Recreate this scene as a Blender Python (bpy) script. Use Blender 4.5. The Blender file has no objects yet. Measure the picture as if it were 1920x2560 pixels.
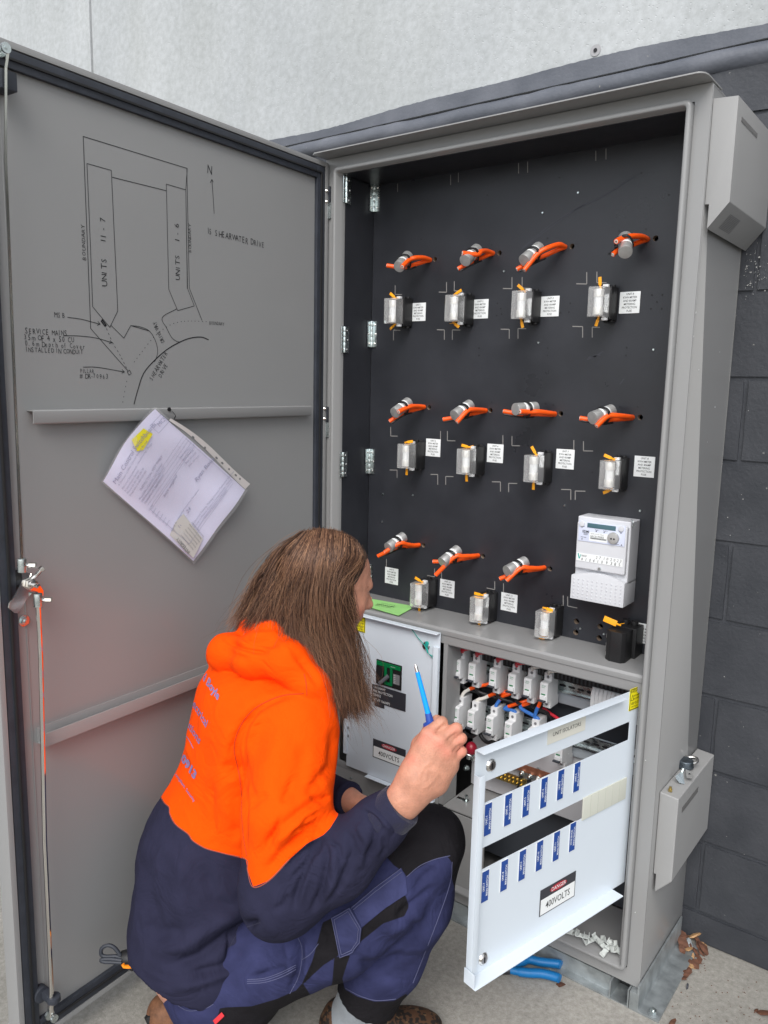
import bpy, bmesh, math, random
import numpy as np
from mathutils import Vector, Matrix
from mathutils.bvhtree import BVHTree
random.seed(7)
S = bpy.context.scene
COL = S.collection
R_ = math.radians

# ------------------------------------------------------------------ camera
FPX = 1984.02                      # focal length in pixels of the 1920 x 2560 photograph
CP = Vector((1.5355, -1.7242, 1.4566))
YAW, PIT, ROL = 0.6498, 0.1601, 0.0216
_f = Vector((-math.sin(YAW)*math.cos(PIT), math.cos(YAW)*math.cos(PIT), -math.sin(PIT)))
_r0 = Vector((math.cos(YAW), math.sin(YAW), 0)); _u0 = _r0.cross(_f)
_r = _r0*math.cos(ROL) + _u0*math.sin(ROL); _u = _u0*math.cos(ROL) - _r0*math.sin(ROL)
cam = bpy.data.cameras.new('camera'); camo = bpy.data.objects.new('camera', cam); COL.objects.link(camo)
cam.sensor_fit = 'VERTICAL'; cam.sensor_height = 36.0; cam.sensor_width = 27.0; cam.lens = FPX*36/2560
cam.clip_start = 0.05; cam.clip_end = 800
camo.matrix_world = Matrix(((_r.x, _u.x, -_f.x, CP.x), (_r.y, _u.y, -_f.y, CP.y), (_r.z, _u.z, -_f.z, CP.z), (0, 0, 0, 1)))
S.camera = camo
# ------------------------------------------------------------------ sky, sun, exposure
W = bpy.data.worlds.new('World'); S.world = W; W.use_nodes = True
nt = W.node_tree; nt.nodes.clear()
sky = nt.nodes.new('ShaderNodeTexSky'); sky.sky_type = 'NISHITA'; sky.sun_disc = False
SUN_EL, SUN_AZ = R_(46), R_(155)      # azimuth of the sun measured clockwise from +y
sky.sun_elevation = SUN_EL; sky.sun_rotation = SUN_AZ; sky.dust_density = 1.5; sky.air_density = 1.0; sky.ozone_density = 2.0
hsv = nt.nodes.new('ShaderNodeHueSaturation'); hsv.inputs['Saturation'].default_value = 0.30
bg = nt.nodes.new('ShaderNodeBackground'); bg.inputs['Strength'].default_value = 0.135
wo = nt.nodes.new('ShaderNodeOutputWorld')
nt.links.new(sky.outputs[0], hsv.inputs['Color']); nt.links.new(hsv.outputs[0], bg.inputs[0]); nt.links.new(bg.outputs[0], wo.inputs[0])
sl = bpy.data.lights.new('sun', 'SUN'); sl.energy = 1.5; sl.angle = R_(38); sl.color = (1.0, 0.97, 0.93)
so = bpy.data.objects.new('sun', sl); COL.objects.link(so)
sd = Vector((math.sin(SUN_AZ)*math.cos(SUN_EL), math.cos(SUN_AZ)*math.cos(SUN_EL), math.sin(SUN_EL)))
so.rotation_euler = sd.to_track_quat('Z', 'Y').to_euler()
S.view_settings.view_transform = 'Standard'; S.view_settings.look = 'None'
S.view_settings.exposure = 0.80; S.view_settings.gamma = 1.0; S.view_settings.use_curve_mapping = False
S.render.engine = 'CYCLES'

# ------------------------------------------------------------------ geometry of the view: pixel of the photograph -> point on a plane of the scene
def ray(q): return _f + _r*((q[0]-960)/FPX) - _u*((q[1]-1280)/FPX)
def hit(q, p, n):
    d = ray(q); n = Vector(n); return CP + d*((Vector(p)-CP).dot(n)/d.dot(n))
def onx(q, v): return hit(q, (v, 0, 0), (1, 0, 0))
def ony(q, v): return hit(q, (0, v, 0), (0, 1, 0))
def onz(q, v): return hit(q, (0, 0, v), (0, 0, 1))
def atd(q, d): return CP + ray(q)*d

# ------------------------------------------------------------------ materials
def mat(name, col, rough=0.5, metal=0.0, var=0.0, vscale=8.0, bump=0.0, bscale=200.0, rvar=0.0, trans=0.0, ior=1.45, coat=0.0, alpha=1.0, sub=0.0, spec=None, sheen=0.0):
    m = bpy.data.materials.new(name); m.use_nodes = True
    N = m.node_tree.nodes; L = m.node_tree.links; b = N['Principled BSDF']
    b.inputs['Base Color'].default_value = (*col, 1); b.inputs['Roughness'].default_value = rough; b.inputs['Metallic'].default_value = metal
    b.inputs['IOR'].default_value = ior; b.inputs['Transmission Weight'].default_value = trans; b.inputs['Coat Weight'].default_value = coat
    b.inputs['Coat Roughness'].default_value = 0.15; b.inputs['Alpha'].default_value = alpha
    if sheen: b.inputs['Sheen Weight'].default_value = sheen
    if spec is not None: b.inputs['Specular IOR Level'].default_value = spec
    if sub: b.inputs['Subsurface Weight'].default_value = sub; b.inputs['Subsurface Radius'].default_value = (0.012, 0.004, 0.002); b.inputs['Subsurface Scale'].default_value = 0.6
    tc = N.new('ShaderNodeTexCoord')
    if var or rvar:
        n = N.new('ShaderNodeTexNoise'); n.inputs['Scale'].default_value = vscale; n.inputs['Detail'].default_value = 6; n.inputs['Roughness'].default_value = 0.6
        L.new(tc.outputs['Object'], n.inputs['Vector'])
    if var:
        mx = N.new('ShaderNodeMix'); mx.data_type = 'RGBA'
        mx.inputs[6].default_value = tuple(max(0, c*(1-var)) for c in col) + (1,); mx.inputs[7].default_value = tuple(min(1, c*(1+var)) for c in col) + (1,)
        mr = N.new('ShaderNodeMapRange'); mr.inputs[1].default_value = .3; mr.inputs[2].default_value = .7
        L.new(n.outputs['Fac'], mr.inputs[0]); L.new(mr.outputs[0], mx.inputs[0]); L.new(mx.outputs[2], b.inputs['Base Color'])
    if rvar:
        mr2 = N.new('ShaderNodeMapRange'); mr2.inputs[1].default_value = .3; mr2.inputs[2].default_value = .7
        mr2.inputs[3].default_value = max(0, rough-rvar); mr2.inputs[4].default_value = min(1, rough+rvar)
        L.new(n.outputs['Fac'], mr2.inputs[0]); L.new(mr2.outputs[0], b.inputs['Roughness'])
    if bump:
        n2 = N.new('ShaderNodeTexNoise'); n2.inputs['Scale'].default_value = bscale; n2.inputs['Detail'].default_value = 4
        L.new(tc.outputs['Object'], n2.inputs['Vector'])
        bp = N.new('ShaderNodeBump'); bp.inputs['Strength'].default_value = bump; bp.inputs['Distance'].default_value = 0.002
        L.new(n2.outputs['Fac'], bp.inputs['Height']); L.new(bp.outputs[0], b.inputs['Normal'])
    return m
def nodes(m): return m.node_tree.nodes, m.node_tree.links, m.node_tree.nodes['Principled BSDF']

M = {}
M['paint'] = mat('grey powder coat', (0.258, 0.259, 0.258), 0.26, 0, 0.012, 1.2, 0.05, 900, 0.012)
M['paint_box'] = mat('grey powder coat box', (0.29, 0.29, 0.288), 0.40, 0, 0.02, 12, 0.08, 700, 0.03)
M['white'] = mat('white powder coat', (0.62, 0.68, 0.74), 0.32, 0, 0.015, 6, 0.05, 900)
M['black'] = mat('black panel board', (0.024, 0.0255, 0.031), 0.36, 0, 0.25, 5, 0.10, 500, 0.10)
M['blackp'] = mat('black plastic', (0.012, 0.012, 0.013), 0.45, 0, 0, 5, 0.1, 400)
M['gasket'] = mat('dark rubber gasket', (0.028, 0.032, 0.042), 0.55, 0, 0.2, 30)
M['rubber'] = mat('black rubber', (0.012, 0.012, 0.013), 0.7)
M['zinc'] = mat('zinc plated steel', (0.62, 0.68, 0.68), 0.28, 1.0, 0.12, 60, 0.05, 300, 0.1)
M['chrome'] = mat('chromed steel', (0.75, 0.73, 0.70), 0.09, 1.0)
M['rod'] = mat('plated rod', (0.80, 0.80, 0.72), 0.25, 1.0, 0.1, 20)
M['galv'] = mat('galvanised steel', (0.36, 0.39, 0.40), 0.50, 0.75, 0.25, 25, 0.2, 120, 0.12)
M['alu'] = mat('aluminium can', (0.55, 0.55, 0.54), 0.45, 0.7, 0.1, 60)
M['orange_cable'] = mat('orange cable sheath', (0.90, 0.10, 0.008), 0.35, 0, 0.05, 60)
M['red_cable'] = mat('red cable sheath', (0.55, 0.012, 0.03), 0.35)
M['white_cable'] = mat('white cable sheath', (0.72, 0.70, 0.65), 0.4)
M['blue_cable'] = mat('blue cable sheath', (0.04, 0.16, 0.50), 0.4)
M['black_cable'] = mat('black cable sheath', (0.015, 0.015, 0.017), 0.4)
M['green_cable'] = mat('green cable sheath', (0.02, 0.14, 0.05), 0.4)
M['copper'] = mat('copper bar', (0.42, 0.17, 0.10), 0.4, 0.7, 0.2, 60)
M['brass'] = mat('brass', (0.55, 0.42, 0.16), 0.35, 1.0, 0.1, 60)
M['mcb'] = mat('white breaker plastic', (0.66, 0.67, 0.68), 0.4, 0, 0.03, 60)
M['meter'] = mat('meter plastic', (0.60, 0.61, 0.64), 0.35, 0, 0.02, 30)
M['meter_face'] = mat('meter faceplate', (0.62, 0.66, 0.80), 0.25)
M['lcd'] = mat('lcd glass', (0.07, 0.14, 0.17), 0.12)
M['clear'] = mat('clear polycarbonate', (0.95, 0.95, 0.94), 0.16, 0, 0, 8, 0.06, 60, 0, trans=0.80, ior=1.12, spec=.5)
M['seal'] = mat('yellow seal plastic', (0.85, 0.36, 0.01), 0.4)
M['teal'] = mat('teal seal', (0.02, 0.35, 0.30), 0.35)
M['sticker'] = mat('white label', (0.78, 0.80, 0.80), 0.35)
M['cream'] = mat('cream label', (0.66, 0.65, 0.58), 0.4)
M['ink'] = mat('black ink', (0.01, 0.01, 0.012), 0.5)
M['ink_soft'] = mat('grey ink', (0.16, 0.16, 0.17), 0.5)
M['ink_pale'] = mat('pale blue grey ink', (0.28, 0.28, 0.40), 0.5)
M['blue_label'] = mat('blue label', (0.012, 0.06, 0.28), 0.35)
M['red_label'] = mat('red sign', (0.42, 0.012, 0.03), 0.35)
M['dark_label'] = mat('black sign', (0.035, 0.036, 0.045), 0.4)
M['yellow_label'] = mat('yellow sign', (0.80, 0.70, 0.01), 0.4)
M['green'] = mat('green faceplate', (0.0, 0.17, 0.05), 0.35)
M['mark'] = mat('routed mark', (0.26, 0.25, 0.24), 0.7)
M['tag'] = mat('green card', (0.30, 0.62, 0.20), 0.5, 0, 0.05, 20)
M['blue_tool'] = mat('blue tool grip', (0.004, 0.15, 0.40), 0.42, 0, 0.06, 60, 0.1, 300)
M['blue_insul'] = mat('blue insulated shaft', (0.0, 0.30, 0.86), 0.28)
M['blue_dark'] = mat('dark blue handle', (0.02, 0.07, 0.34), 0.35)
M['orange_p'] = mat('orange plastic', (0.85, 0.25, 0.01), 0.35)
M['bits'] = mat('grey plastic offcuts', (0.55, 0.58, 0.56), 0.5)
M['wood'] = mat('wood chip', (0.36, 0.21, 0.10), 0.7, 0, 0.3, 60, 0.4, 90)
M['bark'] = mat('bark chip', (0.10, 0.042, 0.024), 0.8, 0, 0.4, 60, 0.5, 90)
M['stone'] = mat('dark pebble', (0.03, 0.032, 0.04), 0.5)
M['paper'] = mat('paper', (0.70, 0.68, 0.86), 0.45)
M['sleeve'] = mat('clear plastic sleeve', (0.9, 0.9, 0.93), 0.12, 0, 0, 8, 0.3, 40, 0, alpha=0.16)
M['strip'] = mat('sleeve punched strip', (0.66, 0.62, 0.60), 0.3, alpha=0.9)
M['card'] = mat('card', (0.60, 0.58, 0.55), 0.4)
M['highlight'] = mat('yellow note', (0.80, 0.72, 0.03), 0.5)

# precast concrete of the upper wall
def concrete_wall_mat():
    m = mat('precast concrete', (0.5, 0.5, 0.5), 0.8); N, L, b = nodes(m)
    tc = N.new('ShaderNodeTexCoord'); mp = N.new('ShaderNodeMapping'); mp.inputs['Scale'].default_value = (1, 1, 0.75)
    L.new(tc.outputs['Object'], mp.inputs[0])
    a = N.new('ShaderNodeTexNoise'); a.inputs['Scale'].default_value = 2.2; a.inputs['Detail'].default_value = 5; L.new(mp.outputs[0], a.inputs[0])
    c = N.new('ShaderNodeTexNoise'); c.inputs['Scale'].default_value = 42; c.inputs['Detail'].default_value = 8; c.inputs['Roughness'].default_value = .7; L.new(tc.outputs['Object'], c.inputs[0])
    st = N.new('ShaderNodeMapping'); st.inputs['Scale'].default_value = (3.2, 3.2, 0.8); L.new(tc.outputs['Object'], st.inputs[0])
    s = N.new('ShaderNodeTexNoise'); s.inputs['Scale'].default_value = 1.6; s.inputs['Detail'].default_value = 6; L.new(st.outputs[0], s.inputs[0])
    r1 = N.new('ShaderNodeValToRGB'); r1.color_ramp.elements[0].position = .30; r1.color_ramp.elements[0].color = (.38, .40, .41, 1)
    r1.color_ramp.elements[1].position = .68; r1.color_ramp.elements[1].color = (.46, .48, .49, 1); L.new(a.outputs[0], r1.inputs[0])
    r2 = N.new('ShaderNodeValToRGB'); r2.color_ramp.elements[0].position = .32; r2.color_ramp.elements[0].color = (.88, .88, .87, 1)
    r2.color_ramp.elements[1].position = .62; r2.color_ramp.elements[1].color = (1.1, 1.1, 1.1, 1); L.new(c.outputs[0], r2.inputs[0])
    r3 = N.new('ShaderNodeValToRGB'); r3.color_ramp.elements[0].position = .34; r3.color_ramp.elements[0].color = (.90, .90, .885, 1)
    r3.color_ramp.elements[1].position = .56; r3.color_ramp.elements[1].color = (1, 1, 1, 1); L.new(s.outputs[0], r3.inputs[0])
    m1 = N.new('ShaderNodeMix'); m1.data_type = 'RGBA'; m1.blend_type = 'MULTIPLY'; m1.inputs[0].default_value = 1
    m2 = N.new('ShaderNodeMix'); m2.data_type = 'RGBA'; m2.blend_type = 'MULTIPLY'; m2.inputs[0].default_value = .8
    L.new(r1.outputs[0], m1.inputs[6]); L.new(r2.outputs[0], m1.inputs[7]); L.new(m1.outputs[2], m2.inputs[6]); L.new(r3.outputs[0], m2.inputs[7]); L.new(m2.outputs[2], b.inputs['Base Color'])
    v = N.new('ShaderNodeTexVoronoi'); v.inputs['Scale'].default_value = 90; L.new(tc.outputs['Object'], v.inputs[0])
    pr = N.new('ShaderNodeMapRange'); pr.inputs[1].default_value = 0.05; pr.inputs[2].default_value = .22; L.new(v.outputs['Distance'], pr.inputs[0])
    ad = N.new('ShaderNodeMath'); ad.operation = 'MULTIPLY_ADD'; ad.inputs[1].default_value = .5; L.new(c.outputs[0], ad.inputs[0]); L.new(pr.outputs[0], ad.inputs[2])
    bp = N.new('ShaderNodeBump'); bp.inputs['Strength'].default_value = .35; bp.inputs['Distance'].default_value = .003; L.new(ad.outputs[0], bp.inputs['Height']); L.new(bp.outputs[0], b.inputs['Normal'])
    return m
M['concrete'] = concrete_wall_mat()
def block_mat(name, k=1.0):
    m = mat(name, (.04, .043, .052), .5); N, L, b = nodes(m)
    tc = N.new('ShaderNodeTexCoord'); oi = N.new('ShaderNodeObjectInfo'); ad = N.new('ShaderNodeVectorMath'); ad.operation = 'ADD'
    mul = N.new('ShaderNodeVectorMath'); mul.operation = 'SCALE'; mul.inputs['Scale'].default_value = 7.0; L.new(oi.outputs['Location'], mul.inputs[0])
    L.new(tc.outputs['Object'], ad.inputs[0]); L.new(mul.outputs[0], ad.inputs[1])
    n = N.new('ShaderNodeTexNoise'); n.inputs['Scale'].default_value = 9; n.inputs['Detail'].default_value = 8; L.new(ad.outputs[0], n.inputs[0])
    r = N.new('ShaderNodeValToRGB'); r.color_ramp.elements[0].position = .3; r.color_ramp.elements[0].color = (.040*k, .044*k, .053*k, 1)
    r.color_ramp.elements[1].position = .75; r.color_ramp.elements[1].color = (.068*k, .072*k, .083*k, 1); L.new(n.outputs[0], r.inputs[0])
    # pale scuffs and pits
    v = N.new('ShaderNodeTexNoise'); v.inputs['Scale'].default_value = 55; v.inputs['Detail'].default_value = 3; L.new(ad.outputs[0], v.inputs[0])
    rr = N.new('ShaderNodeMapRange'); rr.inputs[1].default_value = .74; rr.inputs[2].default_value = .80; L.new(v.outputs[0], rr.inputs[0])
    mx = N.new('ShaderNodeMix'); mx.data_type = 'RGBA'; mx.inputs[7].default_value = (.22, .22, .21, 1); L.new(rr.outputs[0], mx.inputs[0]); L.new(r.outputs[0], mx.inputs[6]); L.new(mx.outputs[2], b.inputs['Base Color'])
    n3 = N.new('ShaderNodeTexNoise'); n3.inputs['Scale'].default_value = 120; n3.inputs['Detail'].default_value = 6; L.new(ad.outputs[0], n3.inputs[0])
    sm = N.new('ShaderNodeMath'); sm.operation = 'MULTIPLY_ADD'; sm.inputs[1].default_value = .35; L.new(n3.outputs[0], sm.inputs[0]); L.new(n.outputs[0], sm.inputs[2])
    bp = N.new('ShaderNodeBump'); bp.inputs['Strength'].default_value = .55; bp.inputs['Distance'].default_value = .005; L.new(sm.outputs[0], bp.inputs['Height']); L.new(bp.outputs[0], b.inputs['Normal'])
    return m
M['block'] = block_mat('painted block', .72); M['mortar'] = block_mat('painted mortar', .85); M['band'] = block_mat('painted render band', 2.0)
def ground_mat():
    m = mat('broomed concrete', (.3, .3, .28), .85); N, L, b = nodes(m)
    tc = N.new('ShaderNodeTexCoord')
    a = N.new('ShaderNodeTexNoise'); a.inputs['Scale'].default_value = 1.8; a.inputs['Detail'].default_value = 6; L.new(tc.outputs['Object'], a.inputs[0])
    c = N.new('ShaderNodeTexNoise'); c.inputs['Scale'].default_value = 70; c.inputs['Detail'].default_value = 8; c.inputs['Roughness'].default_value = .75; L.new(tc.outputs['Object'], c.inputs[0])
    r1 = N.new('ShaderNodeValToRGB'); r1.color_ramp.elements[0].position = .3; r1.color_ramp.elements[0].color = (.26, .25, .225, 1)
    r1.color_ramp.elements[1].position = .7; r1.color_ramp.elements[1].color = (.42, .40, .365, 1); L.new(a.outputs[0], r1.inputs[0])
    r2 = N.new('ShaderNodeValToRGB'); r2.color_ramp.elements[0].position = .3; r2.color_ramp.elements[0].color = (.66, .66, .64, 1)
    r2.color_ramp.elements[1].position = .65; r2.color_ramp.elements[1].color = (1.12, 1.12, 1.12, 1); L.new(c.outputs[0], r2.inputs[0])
    m1 = N.new('ShaderNodeMix'); m1.data_type = 'RGBA'; m1.blend_type = 'MULTIPLY'; m1.inputs[0].default_value = 1; L.new(r1.outputs[0], m1.inputs[6]); L.new(r2.outputs[0], m1.inputs[7])
    w = N.new('ShaderNodeTexWave'); w.wave_type = 'RINGS'; w.inputs['Scale'].default_value = 62; w.inputs['Distortion'].default_value = 26; w.inputs['Detail'].default_value = 5; w.inputs['Detail Scale'].default_value = 1.3; w.inputs['Detail Roughness'].default_value = .7
    mp = N.new('ShaderNodeMapping'); mp.inputs['Location'].default_value = (.9, 1.3, 0); L.new(tc.outputs['Object'], mp.inputs[0]); L.new(mp.outputs[0], w.inputs[0])
    wm = N.new('ShaderNodeMapRange'); wm.inputs[3].default_value = .90; wm.inputs[4].default_value = 1.05; L.new(w.outputs['Fac'], wm.inputs[0])
    m3 = N.new('ShaderNodeMix'); m3.data_type = 'RGBA'; m3.blend_type = 'MULTIPLY'; m3.inputs[0].default_value = 1; L.new(m1.outputs[2], m3.inputs[6]); L.new(wm.outputs[0], m3.inputs[7]); L.new(m3.outputs[2], b.inputs['Base Color'])
    sm = N.new('ShaderNodeMath'); sm.operation = 'MULTIPLY_ADD'; sm.inputs[1].default_value = .6; L.new(c.outputs[0], sm.inputs[0]); L.new(w.outputs['Fac'], sm.inputs[2])
    bp = N.new('ShaderNodeBump'); bp.inputs['Strength'].default_value = .45; bp.inputs['Distance'].default_value = .003; L.new(sm.outputs[0], bp.inputs['Height']); L.new(bp.outputs[0], b.inputs['Normal'])
    return m
M['ground'] = ground_mat()

# ------------------------------------------------------------------ mesh building
def wloc(o):
    v = Vector((0, 0, 0))
    while o: v = v + o.location; o = o.parent
    return v
def thing(name, label, cat, loc=(0, 0, 0), group=None):
    o = bpy.data.objects.new(name, None); COL.objects.link(o); o.location = loc; o.empty_display_size = .05
    o['label'] = label; o['category'] = cat
    if group: o['group'] = group
    return o
def tag(o, label, cat, group=None):
    o['label'] = label; o['category'] = cat
    if group: o['group'] = group
    return o
def copy_tree(o, parent=None):
    c = o.copy(); COL.objects.link(c)
    if parent is not None: c.parent = parent
    for ch in list(o.children): copy_tree(ch, c)
    return c
def frame(o, ex, ez):
    ex = Vector(ex).normalized(); ez = Vector(ez); ez = (ez - ex*ez.dot(ex)).normalized(); ey = ez.cross(ex)
    return Matrix(((ex.x, ey.x, ez.x, o[0]), (ex.y, ey.y, ez.y, o[1]), (ex.z, ey.z, ez.z, o[2]), (0, 0, 0, 1)))
class MB:
    def __init__(s, T=None): s.v = []; s.f = []; s.m = []; s.T = T or Matrix.Identity(4); s.cm = 0
    def add(s, vs, fs):
        b = len(s.v); s.v += [tuple(s.T @ Vector(p)) for p in vs]; s.f += [tuple(b+i for i in f) for f in fs]; s.m += [s.cm]*len(fs); return s
    def box(s, a, b):
        x0, y0, z0 = [min(p, q) for p, q in zip(a, b)]; x1, y1, z1 = [max(p, q) for p, q in zip(a, b)]
        return s.add([(x0, y0, z0), (x1, y0, z0), (x1, y1, z0), (x0, y1, z0), (x0, y0, z1), (x1, y0, z1), (x1, y1, z1), (x0, y1, z1)],
                     [(0, 3, 2, 1), (4, 5, 6, 7), (0, 1, 5, 4), (1, 2, 6, 5), (2, 3, 7, 6), (3, 0, 4, 7)])
    def prism(s, poly, t0, t1, axis=1):          # 2-D polygon extruded along an axis
        def P(a, b, t): return (a, t, b) if axis == 1 else ((t, a, b) if axis == 0 else (a, b, t))
        n = len(poly); vs = [P(a, b, t0) for a, b in poly] + [P(a, b, t1) for a, b in poly]
        return s.add(vs, [tuple(range(n-1, -1, -1)), tuple(range(n, 2*n))] + [(i, (i+1) % n, n+(i+1) % n, n+i) for i in range(n)])
    def tube(s, pts, r, n=8, cap=True, flat=1.0):
        pts = [Vector(p) for p in pts]; k = len(pts); rs = r if hasattr(r, '__len__') else [r]*k
        t0 = (pts[1]-pts[0]).normalized(); u = t0.orthogonal().normalized(); vs = []
        for i, p in enumerate(pts):
            t = (pts[min(i+1, k-1)]-pts[max(i-1, 0)]).normalized(); u = (u - t*u.dot(t)).normalized(); w = t.cross(u)
            for j in range(n):
                a = 2*math.pi*j/n; vs.append(p + u*(math.cos(a)*rs[i]) + w*(math.sin(a)*rs[i]*flat))
        fs = [(i*n+j, i*n+(j+1) % n, (i+1)*n+(j+1) % n, (i+1)*n+j) for i in range(k-1) for j in range(n)]
        if cap: fs += [tuple(range(n-1, -1, -1)), tuple(range((k-1)*n, k*n))]
        return s.add(vs, fs)
    def cyl(s, a, b, r, n=12, r2=None): return s.tube([a, b], [r, r if r2 is None else r2], n)
    def ribbon(s, pts, w, z=0.0):                 # flat line in the local xy plane
        for p, q in zip(pts[:-1], pts[1:]):
            d = Vector((q[0]-p[0], q[1]-p[1], 0)); l = d.length
            if l < 1e-6: continue
            d /= l; nx, ny = -d.y*w/2, d.x*w/2; ex, ey = d.x*w*.3, d.y*w*.3
            s.add([(p[0]-ex+nx, p[1]-ey+ny, z), (p[0]-ex-nx, p[1]-ey-ny, z), (q[0]+ex-nx, q[1]+ey-ny, z), (q[0]+ex+nx, q[1]+ey+ny, z)], [(0, 1, 2, 3)])
        return s
    def text(s, t, size, pos=(0, 0, 0), align='LEFT', rot=0.0, wid=1.0, shear=0.0, bold=0.0):
        cv = bpy.data.curves.new('t', 'FONT'); cv.body = t; cv.size = size; cv.align_x = align; cv.align_y = 'CENTER'; cv.resolution_u = 2; cv.shear = shear; cv.offset = bold*size*1.2
        ob = bpy.data.objects.new('t', cv); me = ob.to_mesh()
        c, sn = math.cos(rot), math.sin(rot)
        s.add([(pos[0]+(v.co.x*wid)*c-v.co.y*sn, pos[1]+(v.co.x*wid)*sn+v.co.y*c, pos[2]) for v in me.vertices], [tuple(p.vertices) for p in me.polygons])
        ob.to_mesh_clear(); bpy.data.objects.remove(ob); bpy.data.curves.remove(cv); return s
    def build(s, name, m, parent=None, bevel=0.0, smooth=False, seg=2, ang=35):
        me = bpy.data.meshes.new(name); off = wloc(parent) if parent else Vector((0, 0, 0))
        me.from_pydata([tuple(Vector(v)-off) for v in s.v], [], s.f)
        for mm in (m if isinstance(m, (list, tuple)) else [m]): me.materials.append(mm)
        if any(s.m): me.polygons.foreach_set('material_index', s.m)
        if bevel or smooth:
            bm = bmesh.new(); bm.from_mesh(me)
            if bevel:
                bmesh.ops.remove_doubles(bm, verts=bm.verts, dist=1e-6)
                es = [e for e in bm.edges if len(e.link_faces) == 2 and e.calc_face_angle(0) > R_(ang)]
                bmesh.ops.bevel(bm, geom=es, offset=bevel, segments=seg, affect='EDGES', profile=.7, clamp_overlap=True)
            for f in bm.faces: f.smooth = True
            bm.to_mesh(me); bm.free()
            if not smooth or bevel: me.set_sharp_from_angle(angle=R_(45))
            else: me.set_sharp_from_angle(angle=R_(60))
        o = bpy.data.objects.new(name, me); COL.objects.link(o)
        if parent: o.parent = parent
        return o
def struct(o): o['kind'] = 'structure'; return o
def stuff(o): o['kind'] = 'stuff'; return o
def bez(a, b, c, d, n=10):
    a, b, c, d = map(Vector, (a, b, c, d)); return [a*(1-t)**3 + b*3*t*(1-t)**2 + c*3*t*t*(1-t) + d*t**3 for t in [i/n for i in range(n+1)]]
def smooth_path(pts, n=6):
    pts = [Vector(p) for p in pts]; P = [pts[0]*2-pts[1]] + pts + [pts[-1]*2-pts[-2]]; out = []
    for i in range(1, len(P)-2):
        for k in range(n):
            t = k/n; a, b, c, d = P[i-1], P[i], P[i+1], P[i+2]
            out.append(.5*((2*b) + (c-a)*t + (2*a-5*b+4*c-d)*t*t + (-a+3*b-3*c+d)*t**3))
    out.append(pts[-1]); return out
# ================================================================== SETTING
D = 0.323                                  # plane of the wall behind the cabinet
g = MB(); g.add([(-60, -60, 0), (60, -60, 0), (60, D+.06, 0), (-60, D+.06, 0)], [(0, 1, 2, 3)])
ground = struct(g.build('ground', M['ground']))

# precast wall: two panels with a sealed joint
cw = thing('concrete_wall', 'tall pale precast concrete wall rising above the dark painted blockwork', 'wall', (0, D, 2.2))
for a, b in ((-7.0, -1.589), (-1.573, 7.0)):
    MB().box((a, D+.001, 2.243), (b, D+.18, 7.2)).build('concrete_panel', M['concrete'], cw, bevel=.004)
MB().box((-1.590, D+.012, 2.25), (-1.572, D+.1, 7.1)).build('joint_sealant', mat('grey sealant', (.30, .30, .31), .6, 0, .2, 30), cw)
for q in ((1489, 126),):
    p = ony(q, D); m = MB(); m.cyl((p.x, D+.0005, p.z), (p.x, D-.001, p.z), .014, 18); m.build('form_tie_patch', mat('patch', (.33, .33, .34), .8), cw)
    m = MB(); m.cyl((p.x, D-.0005, p.z), (p.x, D-.003, p.z), .005, 10); m.build('form_tie_hole', M['ink'], cw)
# ragged grey paint lapping up on the concrete
rnd = random.Random(3); top = []
x = -1.45
while x < 1.9:
    base = 2.276 + .006*math.sin(x*3.1) + .004*math.sin(x*9+1) + .007*math.exp(-((x-.5)/.25)**2)
    top.append((x, base + rnd.uniform(-.0009, .0009))); x += rnd.uniform(.006, .014)
m = MB(); n = len(top)
m.add([(a, D-.001, 2.243) for a, b in top] + [(a, D-.001, b) for a, b in top], [(i, i+1, n+i+1, n+i) for i in range(n-1)])
m.add([(-7, D-.001, 2.243), (-1.45, D-.001, 2.243), (-1.45, D-.001, 2.276), (-7, D-.001, 2.276), (1.9, D-.001, 2.243), (7, D-.001, 2.243), (7, D-.001, 2.27), (1.9, D-.001, 2.27)], [(0, 1, 2, 3), (4, 5, 6, 7)])
m.build('paint_lap', M['band'], cw)

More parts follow.
